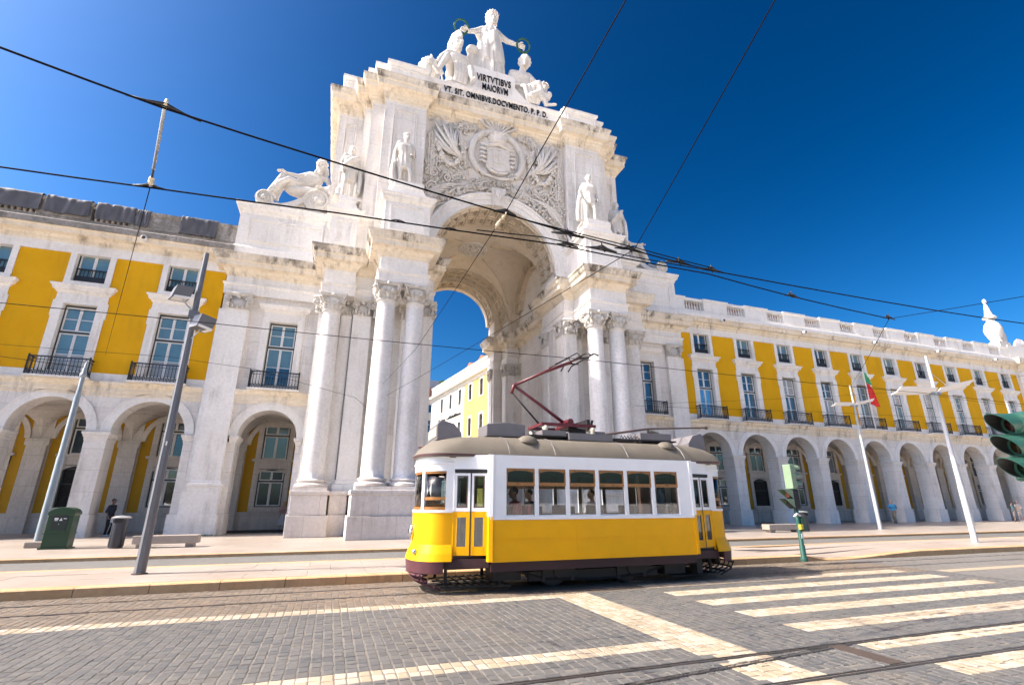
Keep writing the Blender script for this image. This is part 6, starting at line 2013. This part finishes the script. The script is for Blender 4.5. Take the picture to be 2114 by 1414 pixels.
litter_bin((-15.75, -7.75, 0), 'charcoal cylindrical litter bin with steel lid near the stone bench')
litter_bin((17.1, -7.6, 0), 'charcoal litter bin behind the slim green traffic signal')
def bench(x0, x1, y, lab):
    t = thing('stone_bench', lab, 'bench', ((x0 + x1) / 2, y, 0))
    L = (x1 - x0) / 2
    MB().box(-L, L, -.27, .27, .14, .42).build('seat', SLAB, t, bevel=.02)
    for s in (-1, 1):
        MB().box(*sorted((s * L * .62, s * L * .88)), -.18, .18, 0, .14).build('foot', SLAB, t)
bench(-15.15, -13.1, -7.95, 'pale stone block bench beside the tall dark lamp mast')
bench(14.0, 16.4, -7.85, 'pale stone block bench in the shadow before the long ochre wing')

# slim green traffic signal on the island
t = thing('traffic_signal', 'slim green traffic signal post with two heads and yellow button box on the island', 'traffic light', (4.48, -18.64, -.06))
MB().lathe([(.10, 0), (.10, .10), (.075, .14), (.075, .42), (.06, .45), (.055, 2.6)], (0, 0, 0), 14).build('post', GREEN, t, 'auto')
hd = MB().box(-.13, .05, -.15, .13, 2.0, 2.72).build('vehicle_head', GREENL, t, bevel=.02)
for k in range(3):
    z = 2.60 - k * .23
    m = MB(); n = 10; vs = []
    for i in range(n + 1):
        a = -.25 + (pi + .5) * i / n
        for x, r in ((.05, .105), (.31, .105), (.31, .097), (.05, .097)):
            vs.append((x, r * cos(a), z + r * sin(a)))
    m.add(vs, [(4 * i + j, 4 * i + (j + 1) % 4, 4 * i + 4 + (j + 1) % 4, 4 * i + 4 + j) for i in range(n) for j in range(4)])
    m.build('hood', GREENL, hd)
    MB().lathe([(.09, 0), (.08, .03), (.01, .04)], (0, 0, 0), 14, 'x').xf(Matrix.Translation((.05, 0, z))).build('lens', BLACK, hd)
ph = MB().box(-.16, .08, -.14, .12, 1.44, 1.98).build('pedestrian_head', BLACK, t, bevel=.03)
for k in range(2):
    z = 1.85 - k * .26
    m = MB().prism([(-.17, z - .13), (-.17, z + .13), (-.50, z + .13)], -.155, -.145).prism([(-.17, z - .13), (-.17, z + .13), (-.50, z + .13)], .095, .105)
    m.add([(-.17, -.155, z + .13), (-.50, -.155, z + .132), (-.50, .105, z + .132), (-.17, .105, z + .13)], [(0, 1, 2, 3)])
    m.build('hood', GREENL, ph)
    MB().lathe([(.09, 0), (.08, .03), (.01, .04)], (0, 0, 0), 14, 'x').xf(Matrix.Translation((-.25, -.02, z))).build('lens', plain('dull_red_lens', (.25, .07, .04), .3) if k == 0 else BLACK, ph)
MB().box(.05, .2, -.1, .1, .82, 1.22).build('control_box', GREEN, t, bevel=.01)
MB().box(-.08, .02, -.15, -.06, .86, 1.0).build('button_box', plain('button_yellow', (.62, .42, .03), .4), t, bevel=.01)
MB().tube([(-.2, -.08, 1.22), (-.1, -.1, 1.3), (.02, -.1, 1.24)], .03, 6).build('bracket', WHITEP, t, True)
MB().box(-.02, .05, -.064, -.055, .62, .75).build('sticker', WHITEP, t)

# large green signal close to the viewer
t = thing('traffic_signal', 'large weathered green traffic signal with three deep hoods seen side on', 'traffic light', (-3.29, -28.0, RZ + .50), atan2(-rgt.y, -rgt.x) + .15)
t.scale = (.73, .73, .73)
# local +x points the way the lamps face
MB().lathe([(.09, -1.0), (.09, .3), (.06, .34), (.055, 1.45)], (-.35, -.02, 0), 14).tube([(-.35, -.02, 1.4), (-.35, -.02, 2.5)], .045, 8).build('post', GREEN, t, 'auto')
bd = MB().box(-.20, .0, -.17, .17, 1.86, 2.62).build('housing', GREEN, t, bevel=.03)
MB().tube([(-.36, 0, 2.45), (-.2, 0, 2.45)], .04, 8).tube([(-.36, 0, 2.0), (-.2, 0, 2.0)], .04, 8).build('bracket', GREEN, bd)
for k in range(3):
    z = 2.485 - k * .245
    m = MB(); n = 20; vs = []
    for i in range(n + 1):
        a = -1.05 + (pi + 2.1) * i / n
        L = .21 + .12 * sin(a)
        for x, r in ((.0, .118), (L, .116), (L, .108), (.0, .110)):
            vs.append((x, r * cos(a), z + r * sin(a)))
    m.add(vs, [(4 * i + j, 4 * i + (j + 1) % 4, 4 * i + 4 + (j + 1) % 4, 4 * i + 4 + j) for i in range(n) for j in range(4)] + [(0, 1, 2, 3), (4 * n + 3, 4 * n + 2, 4 * n + 1, 4 * n)])
    h = m.build('hood', GREEN, bd, 'auto')
    mi = MB(); mi.add([(x * .985, y * .99, z + (zz - z) * .99) for x, y, zz in vs[2::4]] + [(x, y * .99, z + (zz - z) * .99) for x, y, zz in vs[3::4]], [(i, i + 1, n + 2 + i, n + 1 + i) for i in range(n)])
    mi.build('hood_lining', BLACK, h)
    MB().lathe([(.122, -.03), (.125, .03), (.112, .05), (.10, .03)], (0, 0, 0), 22, 'x').xf(Matrix.Translation((0, 0, z))).build('bezel', GREEN, bd, 'auto')
    MB().lathe([(.10, .02), (.07, .055), (.01, .065)], (0, 0, 0), 20, 'x').xf(Matrix.Translation((0, 0, z))).build('lens', plain('dark_lens_%d' % k, ((.02, .006, .005), (.02, .014, .004), (.004, .014, .007))[k], .2), bd, True)

# flag on the balcony
fx = XW + 4 * S - .45
t = thing('flagpole', 'thin white flagpole standing on the balcony railing of the long ochre wing', 'flagpole', (fx, -1.0, 7.5))
MB().lathe([(.04, 0), (.035, 2.5), (.025, 5.0), (.05, 5.05), (.045, 5.13), (.01, 5.17)], (0, 0, 0), 10).build('pole', WHITEP, t, True)
flagm = []
FG = plain('flag_green_cloth', (.05, .34, .14), .8, 0, .15); FR = plain('flag_red_cloth', (.72, .03, .02), .8, 0, .15)
fl = thing('flag', 'limp red and green flag drooping from the thin white balcony flagpole', 'flag', (fx, -1.0, 7.5))
def cloth(z0, z1, w0, w1, ph):
    m = MB(); vs = []; n, k = 14, 9
    for i in range(n + 1):
        u = i / n; z = z1 + (z0 - z1) * u
        w = w0 + (w1 - w0) * u
        for j in range(k):
            v = j / (k - 1)
            vs.append((.04 + w * v + .05 * sin(6 * u + ph), .11 * sin(v * 9 + ph + 2 * u) * v, z - .38 * v * (1 - .4 * u)))
    return m.add(vs, [(i * k + j, i * k + j + 1, (i + 1) * k + j + 1, (i + 1) * k + j) for i in range(n) for j in range(k - 1)])
for nm, mb_, mt in (('green_cloth', cloth(4.0, 5.0, .4, .62, 0), FG), ('red_cloth', cloth(2.1, 4.02, .62, 1.0, .1), FR)):
    o = mb_.build(nm, mt, fl, True); so_ = o.modifiers.new('t', 'SOLIDIFY'); so_.thickness = .01
# small dark bird box on the parapet
# ================================================================ overhead wires
def wire(name, pts, r, lab, cat='cable', group=None, mat=None):
    out = []
    for a, b in zip(pts[:-1], pts[1:]):
        a, b = Vector(a), Vector(b); L = (b - a).length; n = max(2, int(L / 1.5))
        for i in range(n):
            u = i / n
            out.append(a + (b - a) * u - V(0, 0, 4 * u * (1 - u) * L * .0025))
    out.append(Vector(pts[-1]))
    return tag(MB().tube(out, r, 6).build(name, mat or CABLE, None, True), lab, cat, group)
ZW = 5.6
A = [(-24, -28.4, ZW), (-11.99, -25.59, ZW), (-10.76, -25.22, ZW), (-9.02, -24.89, ZW), (-6.66, -24.5, ZW), (-5.46, -24.3, ZW), (-4.31, -24.16, ZW), (-2.44, -23.96, ZW), (3.5, -23.98, ZW), (6.51, -24.11, ZW), (40, -25.4, ZW)]
B = [(-24, -22.6, ZW), (-13.03, -23.39, ZW), (-11.37, -23.51, ZW), (-8.95, -23.7, ZW), (-5.54, -23.91, ZW), (-4.6, -23.86, ZW), (-2.45, -23.83, ZW), (-.06, -23.53, ZW), (3.15, -23.28, ZW)]
wire('contact_wire', A, .0115, 'thick black contact wire carrying the long dark clamp on the hanger rod')
wire('contact_wire', B, .0115, 'thick black contact wire ending at the small clamp above the flag balcony')
wire('contact_wire', [(-6.4, -24.42, ZW + .02), (-4.35, -24.21, ZW + .03), (-2.53, -24.05, ZW)], .009, 'short doubled contact wire over the thick one at the overhead crossing')
wire('contact_wire', [(-6.9, -23.88, ZW + .02), (-5.84, -24.02, ZW + .02), (-4.17, -23.95, ZW), (-2.44, -23.95, ZW)], .009, 'short slanting contact wire bridging the two at the overhead crossing')
wire('contact_wire', [(-40, -19.5, 5.13), (-12, -19.33, 5.1), (-2.8, -19.33, 5.13), (10.2, -19.33, 5.16), (60, -19.33, 5.2)], .008, 'contact wire pressed by the red pantograph above the tram')
wire('span_wire', [(-5.6, -29.3, 5.95), (-4.22, -24.16, 5.62), (-6.68, -5.0, 6.6)], .007, 'span wire running down from the overhead crossing to the paired columns', 'cable')
wire('span_wire', [(-6.56, -28.6, 5.95), (-6.63, -24.48, 5.62), (-6.2, -12.7, 7.0), (-6.89, -5.0, 7.1)], .007, 'span wire with a cream insulator bell running to the paired columns')
wire('span_wire', [(4.46, -25.12, ZW), (3.15, -23.28, ZW), (23.4, -7.4, 8.9)], .007, 'span wire slanting from a small clamp down to the slim winged mast')
wire('span_wire', [(-11.37, -23.51, ZW), (-20.36, -.45, 8.8)], .006, 'thin span wire from the insulated hanger to the ochre wall')
wire('feeder_wire', [(-30, -13.9, 5.8), (-17.7, -13.6, 5.7), (-13.7, -13.5, 5.75), (-11.4, -13.2, 5.65), (-8.1, -9.0, 5.75), (-7.2, -6.1, 5.7)], .006, 'thin feeder wire crossing before the ochre wing to the paired columns')
wire('feeder_wire', [(2.87, -13.0, 5.38), (12.87, -13, 5.71), (26.1, -13, 6.07), (60, -13, 6.8)], .006, 'thin lower feeder wire stretched before the long ochre wing')
wire('feeder_wire', [(4.42, -13.0, 5.58), (13.69, -13.0, 6.5), (18.2, -13, 7.02)], .005, 'thin rising feeder wire stretched before the long ochre wing')
wire('feeder_wire', [(12.0, -16, 6.3), (16.84, -16, 6.15), (23.2, -16, 6.05), (40, -16, 5.9)], .006, 'thin feeder wire passing through the winged lamp mast')
wire('feeder_wire', [(16.2, -16.2, 6.4), (19.5, -16, 6.91), (24.1, -16, 7.71), (30, -16, 8.7)], .006, 'feeder wire climbing from the winged lamp mast past the flag balcony wing')
wire('stay_wire', [(-18.6, -6.5, 6.75), (-21.4, -6.5, 6.97), (-30, -6.5, 7.6)], .012, 'twisted stay wire tied to the top of the pale blue pole')
# hanger with insulator between the two contact wires
t = thing('wire_hanger', 'grey hanger rod with cream insulator joining the two thick contact wires', 'hanger', (0, 0, 0))
pA, pB = V(-10.76, -25.22, ZW), V(-11.37, -23.51, ZW)
d = (pB - pA)
MB().tube([pA, pA + d * .72], .018, 8).build('rod', STEEL, t, True)
MB().tube([pA + d * .72, pA + d * .86], .014, 6).build('turnbuckle', BLACK, t)
ins_pts = [pA + d * u for u in (.84, .87, .88, .90, .91, .93, .94, .97)]
MB().tube(ins_pts, [.014, .035, .02, .02, .038, .034, .02, .014], 12).build('insulator', CREAMP, t, True)
ct = []
for p, dr, L in ((pA, V(1, .27, 0).normalized(), .34), (pB, V(1, -.05, 0).normalized(), .2)):
    MB().tube([p - dr * L, p - dr * L * .5 + V(0, 0, .015), p + V(0, 0, .05), p + dr * L * .5 + V(0, 0, .015), p + dr * L], [.011, .016, .026, .016, .011], 8).build('clamp', BLACK, t, True)
MB().tube([pA + V(0, 0, .03), pA + V(0, 0, .12)], [.03, .015], 8).build('cap', CREAMP, t, True)
t = thing('wire_hanger', 'cream bell insulator on the span wire in front of the arch crown', 'insulator', (0, 0, 0))
p = V(-6.63, -24.48, 5.62)
MB().tube([p + V(0, .5, .02), p + V(0, .42, .02), p + V(0, .40, .02), p + V(0, .30, .02), p + V(0, .27, .02), p + V(0, .2, .02)], [.008, .008, .026, .022, .012, .008], 12).build('bell', CREAMP, t, True)
MB().tube([p + V(0, .15, -.02), p + V(0, .1, -.02), p + V(0, .02, -.02), p + V(0, -.05, -.02)], [.008, .022, .02, .008], 12).build('bell', CREAMP, t, True)
MB().tube([p + V(-.18, 0, 0), p + V(0, 0, .04), p + V(.18, .02, 0)], [.014, .035, .014], 8).build('clamp', BLACK, t, True)
for p, lab in (((-5.5, -24.24, ZW), 'black wire clamp with hooked tail at the overhead crossing'), ((-5.35, -23.93, ZW), 'small black frog clamp on the lower contact wire at the crossing'), ((-4.75, -24.0, ZW), 'spiky black frog clamp between two contact wires'), ((-4.3, -24.13, ZW), 'long bundled black coupling where the span wire meets the crossing'), ((-3.2, -24.0, ZW), 'black crossing clamp with metal pins over the attic scroll'), ((-2.45, -23.95, ZW), 'black crossing clamp with a curled horn'), ((-.06, -23.53, ZW), 'olive splice clamp on the contact wire above the long wing'), ((3.15, -23.28, ZW), 'small metal clamp joining span and contact wire'), ((-8.1, -23.76, ZW), 'tiny black clip on the lower contact wire before the arch'), ((-7.3, -23.8, ZW), 'tiny black clip on the lower contact wire under the arch crown')):
    t = thing('wire_clamp', lab, 'clamp', p)
    big = 'tiny' not in lab
    s_ = (1.0 if big else .35) * (.7 if 'small' in lab or 'olive' in lab else 1)
    MB().tube([(-.28 * s_, 0, 0), (-.1 * s_, 0, .02), (0, 0, .05 * s_), (.1 * s_, 0, .02), (.28 * s_, 0, 0)], [.012, .026 * s_, .04 * s_, .026 * s_, .012], 8).build('body', BLACK, t, True)
    if big:
        MB().tube([(-.1, .0, .03), (0, .05, .10), (.12, .02, .05)], .012, 6).tube([(0, 0, .04), (0, 0, .13)], [.018, .008], 6).tube([(-.05, -.06, .02), (.1, .08, .02)], .014, 6).build('hook', BLACK, t, True)

# ================================================================ people
SKIN1 = plain('skin_brown', (.16, .085, .055), .55); SKIN2 = plain('skin_light', (.55, .34, .25), .55)
HAIRD = plain('hair_dark', (.015, .012, .010), .6); HAIRB = plain('hair_blond', (.35, .24, .12), .6)
def cl(name, col): return plain(name, col, .85, 0, .2)
def person(lab, loc, rz, skin, hairm, hair, top, bottom, shoes, J=None, sleeves=.5, shorts=False, h=1.74, skirt=False, bag=None):
    JJ = dict(STAND); JJ.update(J or {})
    g = lambda n: Vector(JJ[n])
    t = thing('person', lab, 'person', loc, rz)
    t.scale = (h / 1.75,) * 3
    mb = MB(); torso(mb, JJ, k=.92); limbs(mb, JJ, .92); head(mb, JJ['head'])
    for s, sd in (('L', 1), ('R', -1)):
        hand(mb, JJ['wr' + s], g('wr' + s) - g('el' + s), (sd, 0, .1), -sd if False else 1, .6)
    remeshed(mb, 'body', skin, .016, t, 2)
    hm = MB(); hm.ball((JJ['head'][0], JJ['head'][1] + .018, JJ['head'][2] + .035), (.082, .098, .092), 14, 10)
    if hair == 'cap': hm.box(JJ['head'][0] - .055, JJ['head'][0] + .055, JJ['head'][1] - .165, JJ['head'][1] - .07, JJ['head'][2] + .045, JJ['head'][2] + .06)
    if hair == 'long': hm.tube([(JJ['head'][0], JJ['head'][1] + .07, JJ['head'][2]), (JJ['head'][0], JJ['head'][1] + .09, JJ['head'][2] - .14), (JJ['head'][0], JJ['head'][1] + .08, JJ['head'][2] - .24)], [.08, .07, .03], 10)
    remeshed(hm, 'hair' if hair != 'cap' else 'cap', hairm, .016, t, 2)
    tb = MB(); torso(tb, JJ, k=1.04)
    for s in 'LR':
        cap(tb, g('sh' + s), g('sh' + s) + (g('el' + s) - g('sh' + s)) * min(1, sleeves * 2), .068, .062)
        if sleeves > .6: cap(tb, g('el' + s), g('wr' + s), .055, .042)
    tb.v = [(x, y, min(z, JJ['neck'][2] - .01)) for x, y, z in tb.v]
    remeshed(tb, 'shirt', top, .016, t, 2)
    bb = MB()
    cap(bb, g('hipL') + V(-.02, 0, .03), g('hipR') + V(.02, 0, .03), .125, .125)
    if skirt:
        robe(bb, [(.27, .35), (.22, .6), (.17, .95)], folds=7, depth=.04, sq=(1, .8))
    else:
        for s in 'LR':
            cap(bb, g('hip' + s), g('kn' + s), .10, .075)
            if not shorts: cap(bb, g('kn' + s), g('an' + s) + V(0, 0, .02), .072, .056)
    remeshed(bb, 'skirt' if skirt else ('shorts' if shorts else 'trousers'), bottom, .016, t, 2)
    sh_ = MB()
    for s in 'LR':
        cap(sh_, g('an' + s) + V(0, .03, -.045), g('toe' + s), .048, .04)
    remeshed(sh_, 'shoes', shoes, .014, t, 2)
    return t
NAVY = cl('navy_cotton', (.012, .018, .035)); BLK = cl('black_denim', (.012, .012, .015)); WHT = cl('white_canvas', (.6, .6, .62))
SKYB = cl('sky_blue_cotton', (.05, .28, .48)); KHAKI = cl('khaki_cotton', (.22, .19, .14)); TEAL = cl('pale_teal_cotton', (.22, .36, .36)); CREAM = cl('cream_linen', (.55, .48, .40)); BRN = cl('brown_cotton', (.12, .075, .045)); ROSE = cl('dusty_rose_cotton', (.45, .28, .24))
random.seed(77)
person('man in navy shirt, dark shorts and cap leaning against an arcade pier', (-18.72, .25, 0), 1.25, SKIN1, HAIRD, 'cap', NAVY, BLK, WHT, dict(elL=(.24, .1, 1.14), wrL=(.22, -.02, .92), elR=(-.25, .06, 1.14), wrR=(-.24, -.06, .90), knL=(.09, -.12, .50), anL=(.09, -.02, .10)))
tag(MB().box(-18.62, -18.52, .02, .10, .62, .84).build('paper_bag', WHT, None, False, .01), 'crumpled white paper bag in the hand of the man in navy', 'bag')
person('woman in dusty rose top and white skirt standing inside the end arcade', (-11.15, 3.0, 0), .2, SKIN2, HAIRB, 'long', ROSE, WHT, BRN, dict(elL=(.24, -.02, 1.15), wrL=(.08, -.2, 1.05)), skirt=True, h=1.62)
person('man in bright blue shirt and khaki trousers walking past the arcade piers', (33.4, -1.5, 0), -1.2, SKIN2, HAIRD, 'short', SKYB, KHAKI, BLK, dict(knL=(.09, -.16, .50), anL=(.09, -.12, .10), toeL=(.1, -.27, .05), knR=(-.09, .02, .49), anR=(-.09, .22, .12), toeR=(-.1, .08, .03), elL=(.23, .12, 1.14), wrL=(.22, .02, .92), elR=(-.23, -.06, 1.14), wrR=(-.20, -.26, 1.05)))
person('person in pale teal shirt and cream shorts beside the last visible pier', (48.45, -1.5, 0), .6, SKIN2, HAIRD, 'short', TEAL, CREAM, BRN, dict(elL=(.25, -.1, 1.16), wrL=(.15, -.28, 1.1)), shorts=True, h=1.62)
person('person in cream outfit looking at a phone beside the pale teal shirt', (48.98, -1.65, 0), -.5, SKIN2, HAIRD, 'long', CREAM, CREAM, WHT, dict(elL=(.22, -.14, 1.16), wrL=(.1, -.32, 1.16), elR=(-.22, -.1, 1.16), wrR=(-.08, -.3, 1.14)), shorts=True, h=1.7)
def sitter(lab, x, y, top, hairm, skin):
    J = dict(pel=(0, .05, .52), chest=(0, .08, .86), neck=(0, .08, 1.03), head=(0, .05, 1.20), shL=(.18, .08, .98), shR=(-.18, .08, .98), elL=(.22, 0, .74), elR=(-.22, 0, .74), wrL=(.12, -.2, .66), wrR=(-.12, -.2, .66), hipL=(.09, .03, .5), hipR=(-.09, .03, .5), knL=(.1, -.36, .5), knR=(-.1, -.36, .5), anL=(.1, -.36, .1), anR=(-.1, -.36, .1), toeL=(.1, -.5, .04), toeR=(-.1, -.5, .04))
    return person(lab, (x, y, .56), -pi / 2, skin, hairm, 'short', top, BLK, BLK, J)
sitter('passenger in a red top sitting at the tram window', -3.09 - 1.9, -19.33 - .72, SEATR, HAIRD, SKIN1)
sitter('passenger in a white top sitting on the far side of the tram', -3.09 + .72, -19.33 + .7, WHT, HAIRD, SKIN2)
sitter('passenger in a dark top sitting across the aisle of the tram', -3.09 - 1.0, -19.33 + .72, NAVY, HAIRD, SKIN2)

# ================================================================ buildings seen through the arch
WHITEW = stone('white_render', (.70, .66, .58), (.76, .73, .66), amt=.2, vein=.05, bmp=.05)
YEL2 = stone('lemon_render', (.74, .52, .09), (.80, .58, .12), amt=.15, vein=.05, bmp=.05)
ROOFT = plain('terracotta_roof', (.30, .12, .06), .8, 0, .25)
f1, f2 = V(5.34, 48.67, 0), V(8.24, 26.94, 0)
ang = atan2((f2 - f1).y, (f2 - f1).x)
b = thing('street_building', 'sunlit white and lemon town house with a script sign seen through the arch', 'building', f1, ang)
# local x runs along the facade from the far end to the near end, local -y faces the street
FL = 30.0
def opening_wall(mb, x0, x1, z0, z1, ops, y0=0.0, y1=.4):
    """solid wall strip with rectangular openings ops=[(a,b,c,d)] in one row"""
    ops = sorted(ops); x = x0
    for a, bb, c, d in ops:
        mb.box(x, a, y0, y1, z0, z1); mb.box(a, bb, y0, y1, z0, c); mb.box(a, bb, y0, y1, d, z1); x = bb
    mb.box(x, x1, y0, y1, z0, z1)
wc = [5.1, 8.93, 12.65, 16.5, 20.2, 24.0, 27.6]
for x0, x1, mt, nm in ((0, 14.2, WHITEW, 'white_wall'), (14.2, FL, YEL2, 'lemon_wall')):
    w = MB()
    cs = [c for c in wc if x0 < c < x1]
    opening_wall(w, x0, x1, 13.2, 17.0, [(c - .5, c + .5, 14.45, 16.6) for c in cs])
    opening_wall(w, x0, x1, 0, 13.2, [(c - .5, c + .5, 9.75, 12.08) for c in cs if c > 12])
    w.build(nm, mt, b)
for c in wc:
    for z0, z1 in ((14.45, 16.6), (9.75, 12.08)):
        if z0 < 12 and c < 12: continue
        wd = MB().box(c - .72, c - .5, -.06, .1, z0 - .1, z1 + .2).box(c + .5, c + .72, -.06, .1, z0 - .1, z1 + .2).box(c - .5, c + .5, -.06, .1, z1, z1 + .3).box(c - .6, c + .6, -.1, .1, z0 - .15, z0).build('window', WHITEW, b)
        MB().box(c - .5, c + .5, .2, .22, z0, z1).build('pane', GLASS, wd)
        MB().box(c - .5, c - .42, .14, .2, z0, z1).box(c + .42, c + .5, .14, .2, z0, z1).box(c - .03, c + .03, .14, .2, z0, z1).box(c - .42, c + .42, .14, .2, z1 - .8, z1 - .72).box(c - .42, c + .42, .14, .2, z1 - .08, z1).build('sash', FRAMED, wd)
MB().moulding([(0, 6), (0, 0), (FL, 0)], [(0, 16.8), (.15, 16.9), (.25, 17.2), (.6, 17.3), (.7, 17.6), (-.2, 17.65)]).build('cornice', WHITEW, b)
MB().box(.05, FL, .1, 6, 17.0, 18.95).build('parapet', WHITEW, b)
MB().moulding([(0, 6), (0, .05), (FL, .05)], [(0, 18.9), (.12, 18.95), (.18, 19.2), (-.2, 19.25)]).build('coping', WHITEW, b)
for k in range(9):
    MB().box(k * 3.7 + .1, k * 3.7 + .7, -.08, .1, 17.65, 18.9).build('parapet_pier', WHITEW, b)
for x in (9.5, 13.8, 18.5):
    MB().box(x, x + 2.6, 2.2, 5, 18.9, 20.6).build('dormer', WHITEW, b)
    MB().prism([(x - .2, 20.6), (x + 2.8, 20.6), (x + 1.3, 21.3)], 2.0, 5).build('dormer_roof', ROOFT, b)
MB().box(0, FL, .4, 12, 0, 17.0).build('core', WHITEW, b)
sg = MB(); random.seed(12); x = 4.1
k = 0
while x < 13.3:                                            # loose handwritten strokes of the illegible sign
    hgt = random.choice((.32, .36, .30, .6, .45))
    if random.random() < .14: x += .28; continue
    sg.tube([(x, -.12, 13.02), (x + .06, -.12, 13.02 + hgt), (x + .2, -.12, 13.05 + hgt * .8), (x + .22, -.12, 13.05)], [.055, .06, .06, .045], 6)
    x += .34
sg.tube([(4.0, -.12, 12.7), (4.15, -.12, 13.3), (4.3, -.12, 13.85), (4.45, -.12, 13.75)], .06, 6)
for q_ in sg.split(): q_.build('sign_stroke', LETTER, b, True)
tag(MB().ball((f1.x + .9, f1.y - 4, 19.9), (.7, .7, .5), 10, 6).build('roof_shrub', plain('shrub_green', (.05, .12, .02), .8, 0, .4, .3, 8), None, True), 'small green shrub on the parapet of the lemon town house', 'plant')
sb_ = bpy.data.objects['roof_shrub']
# leafy shrub: many small blades instead of a ball
q = MB(); random.seed(8)
for i in range(420):
    a = random.uniform(0, 2 * pi); ph_ = random.uniform(0, pi / 2); r = .75 * random.random() ** .4
    c = V(r * cos(ph_) * cos(a), r * cos(ph_) * sin(a), r * sin(ph_) * .9)
    d = V(random.uniform(-1, 1), random.uniform(-1, 1), random.uniform(.1, 1)).normalized() * .16
    e = d.cross(V(random.uniform(-1, 1), random.uniform(-1, 1), .3)).normalized() * .05
    q.add([c, c + d * .5 + e, c + d, c + d * .5 - e], [(0, 1, 2, 3)])
sb_.data = q.mesh('roof_shrub', sb_.data.materials[0])
sb_.location = (f1.x + .95, f1.y - 3.5, 19.2)
b = thing('street_building', 'pale grey house with tiled mansard roof farther up the street', 'building', (0, 95, 0))
w = MB()
opening_wall(w, -6, 22, 22.6, 26.2, [(x, x + .9, 23.4, 25.4) for x in (-4, -1.5, 1, 3.5, 6, 8.5, 11.3, 12.6, 15)])
opening_wall(w, -6, 22, 17, 22.6, [(x, x + 1.1, 18.4, 21.4) for x in (-4, -1.5, 1, 3.5, 6, 8.5, 12.2, 15)])
w.box(-6, 22, 0, .4, 0, 17)
w.build('wall', WHITEW, b)
MB().box(-6, 22, .25, .3, 17, 26).build('window_panes', GLASS, b)
for x in (-4, -1.5, 1, 3.5, 6, 8.5, 12.2, 15):
    MB().box(x + .5, x + .6, .12, .25, 18.4, 21.4).box(x, x + 1.1, .12, .25, 20.3, 20.4).build('sash', WHITEP, b)
MB().prism([(-6.3, 26.2), (22.3, 26.2), (21, 29.6), (-5, 29.6)], -.3, 8).build('mansard_roof', ROOFT, b)
MB().box(-6, 22, -.25, 9, 22.4, 22.7).box(-6.2, 22.2, -.4, 9, 26.0, 26.3).build('cornice', WHITEW, b)
MB().box(-5, 21, 0.5, 8, 29.6, 31.9).build('top_storey', plain('zinc_cladding', (.34, .36, .42), .5, .3), b)
b = thing('street_building', 'plain pale house on the other side of the street behind the paired columns', 'building', (-9.5, 30, 0))
MB().box(-12, 0, 0, 60, 0, 17).build('wall', WHITEW, b)
for k in range(8):
    for z in (4, 8, 12):
        MB().box(0, .02, 3 + k * 6, 4.2 + k * 6, z, z + 2.2).build('window', GLASS, b)
# low weeds at the foot of a pilaster
q = MB(); random.seed(2)
for i in range(120):
    x = -14.3 + random.gauss(0, .35); y = -1.12 + random.uniform(-.06, .06); h_ = random.uniform(.03, .1)
    q.add([(x - .012, y, 0), (x + .012, y, 0), (x + random.uniform(-.04, .04), y + random.uniform(-.03, .03), h_)], [(0, 1, 2)])
o = q.build('weeds', plain('weed_green', (.05, .085, .02), .8)); o['kind'] = 'stuff'; tag(o, 'low green weeds at the foot of the end bay pilaster', 'weeds')
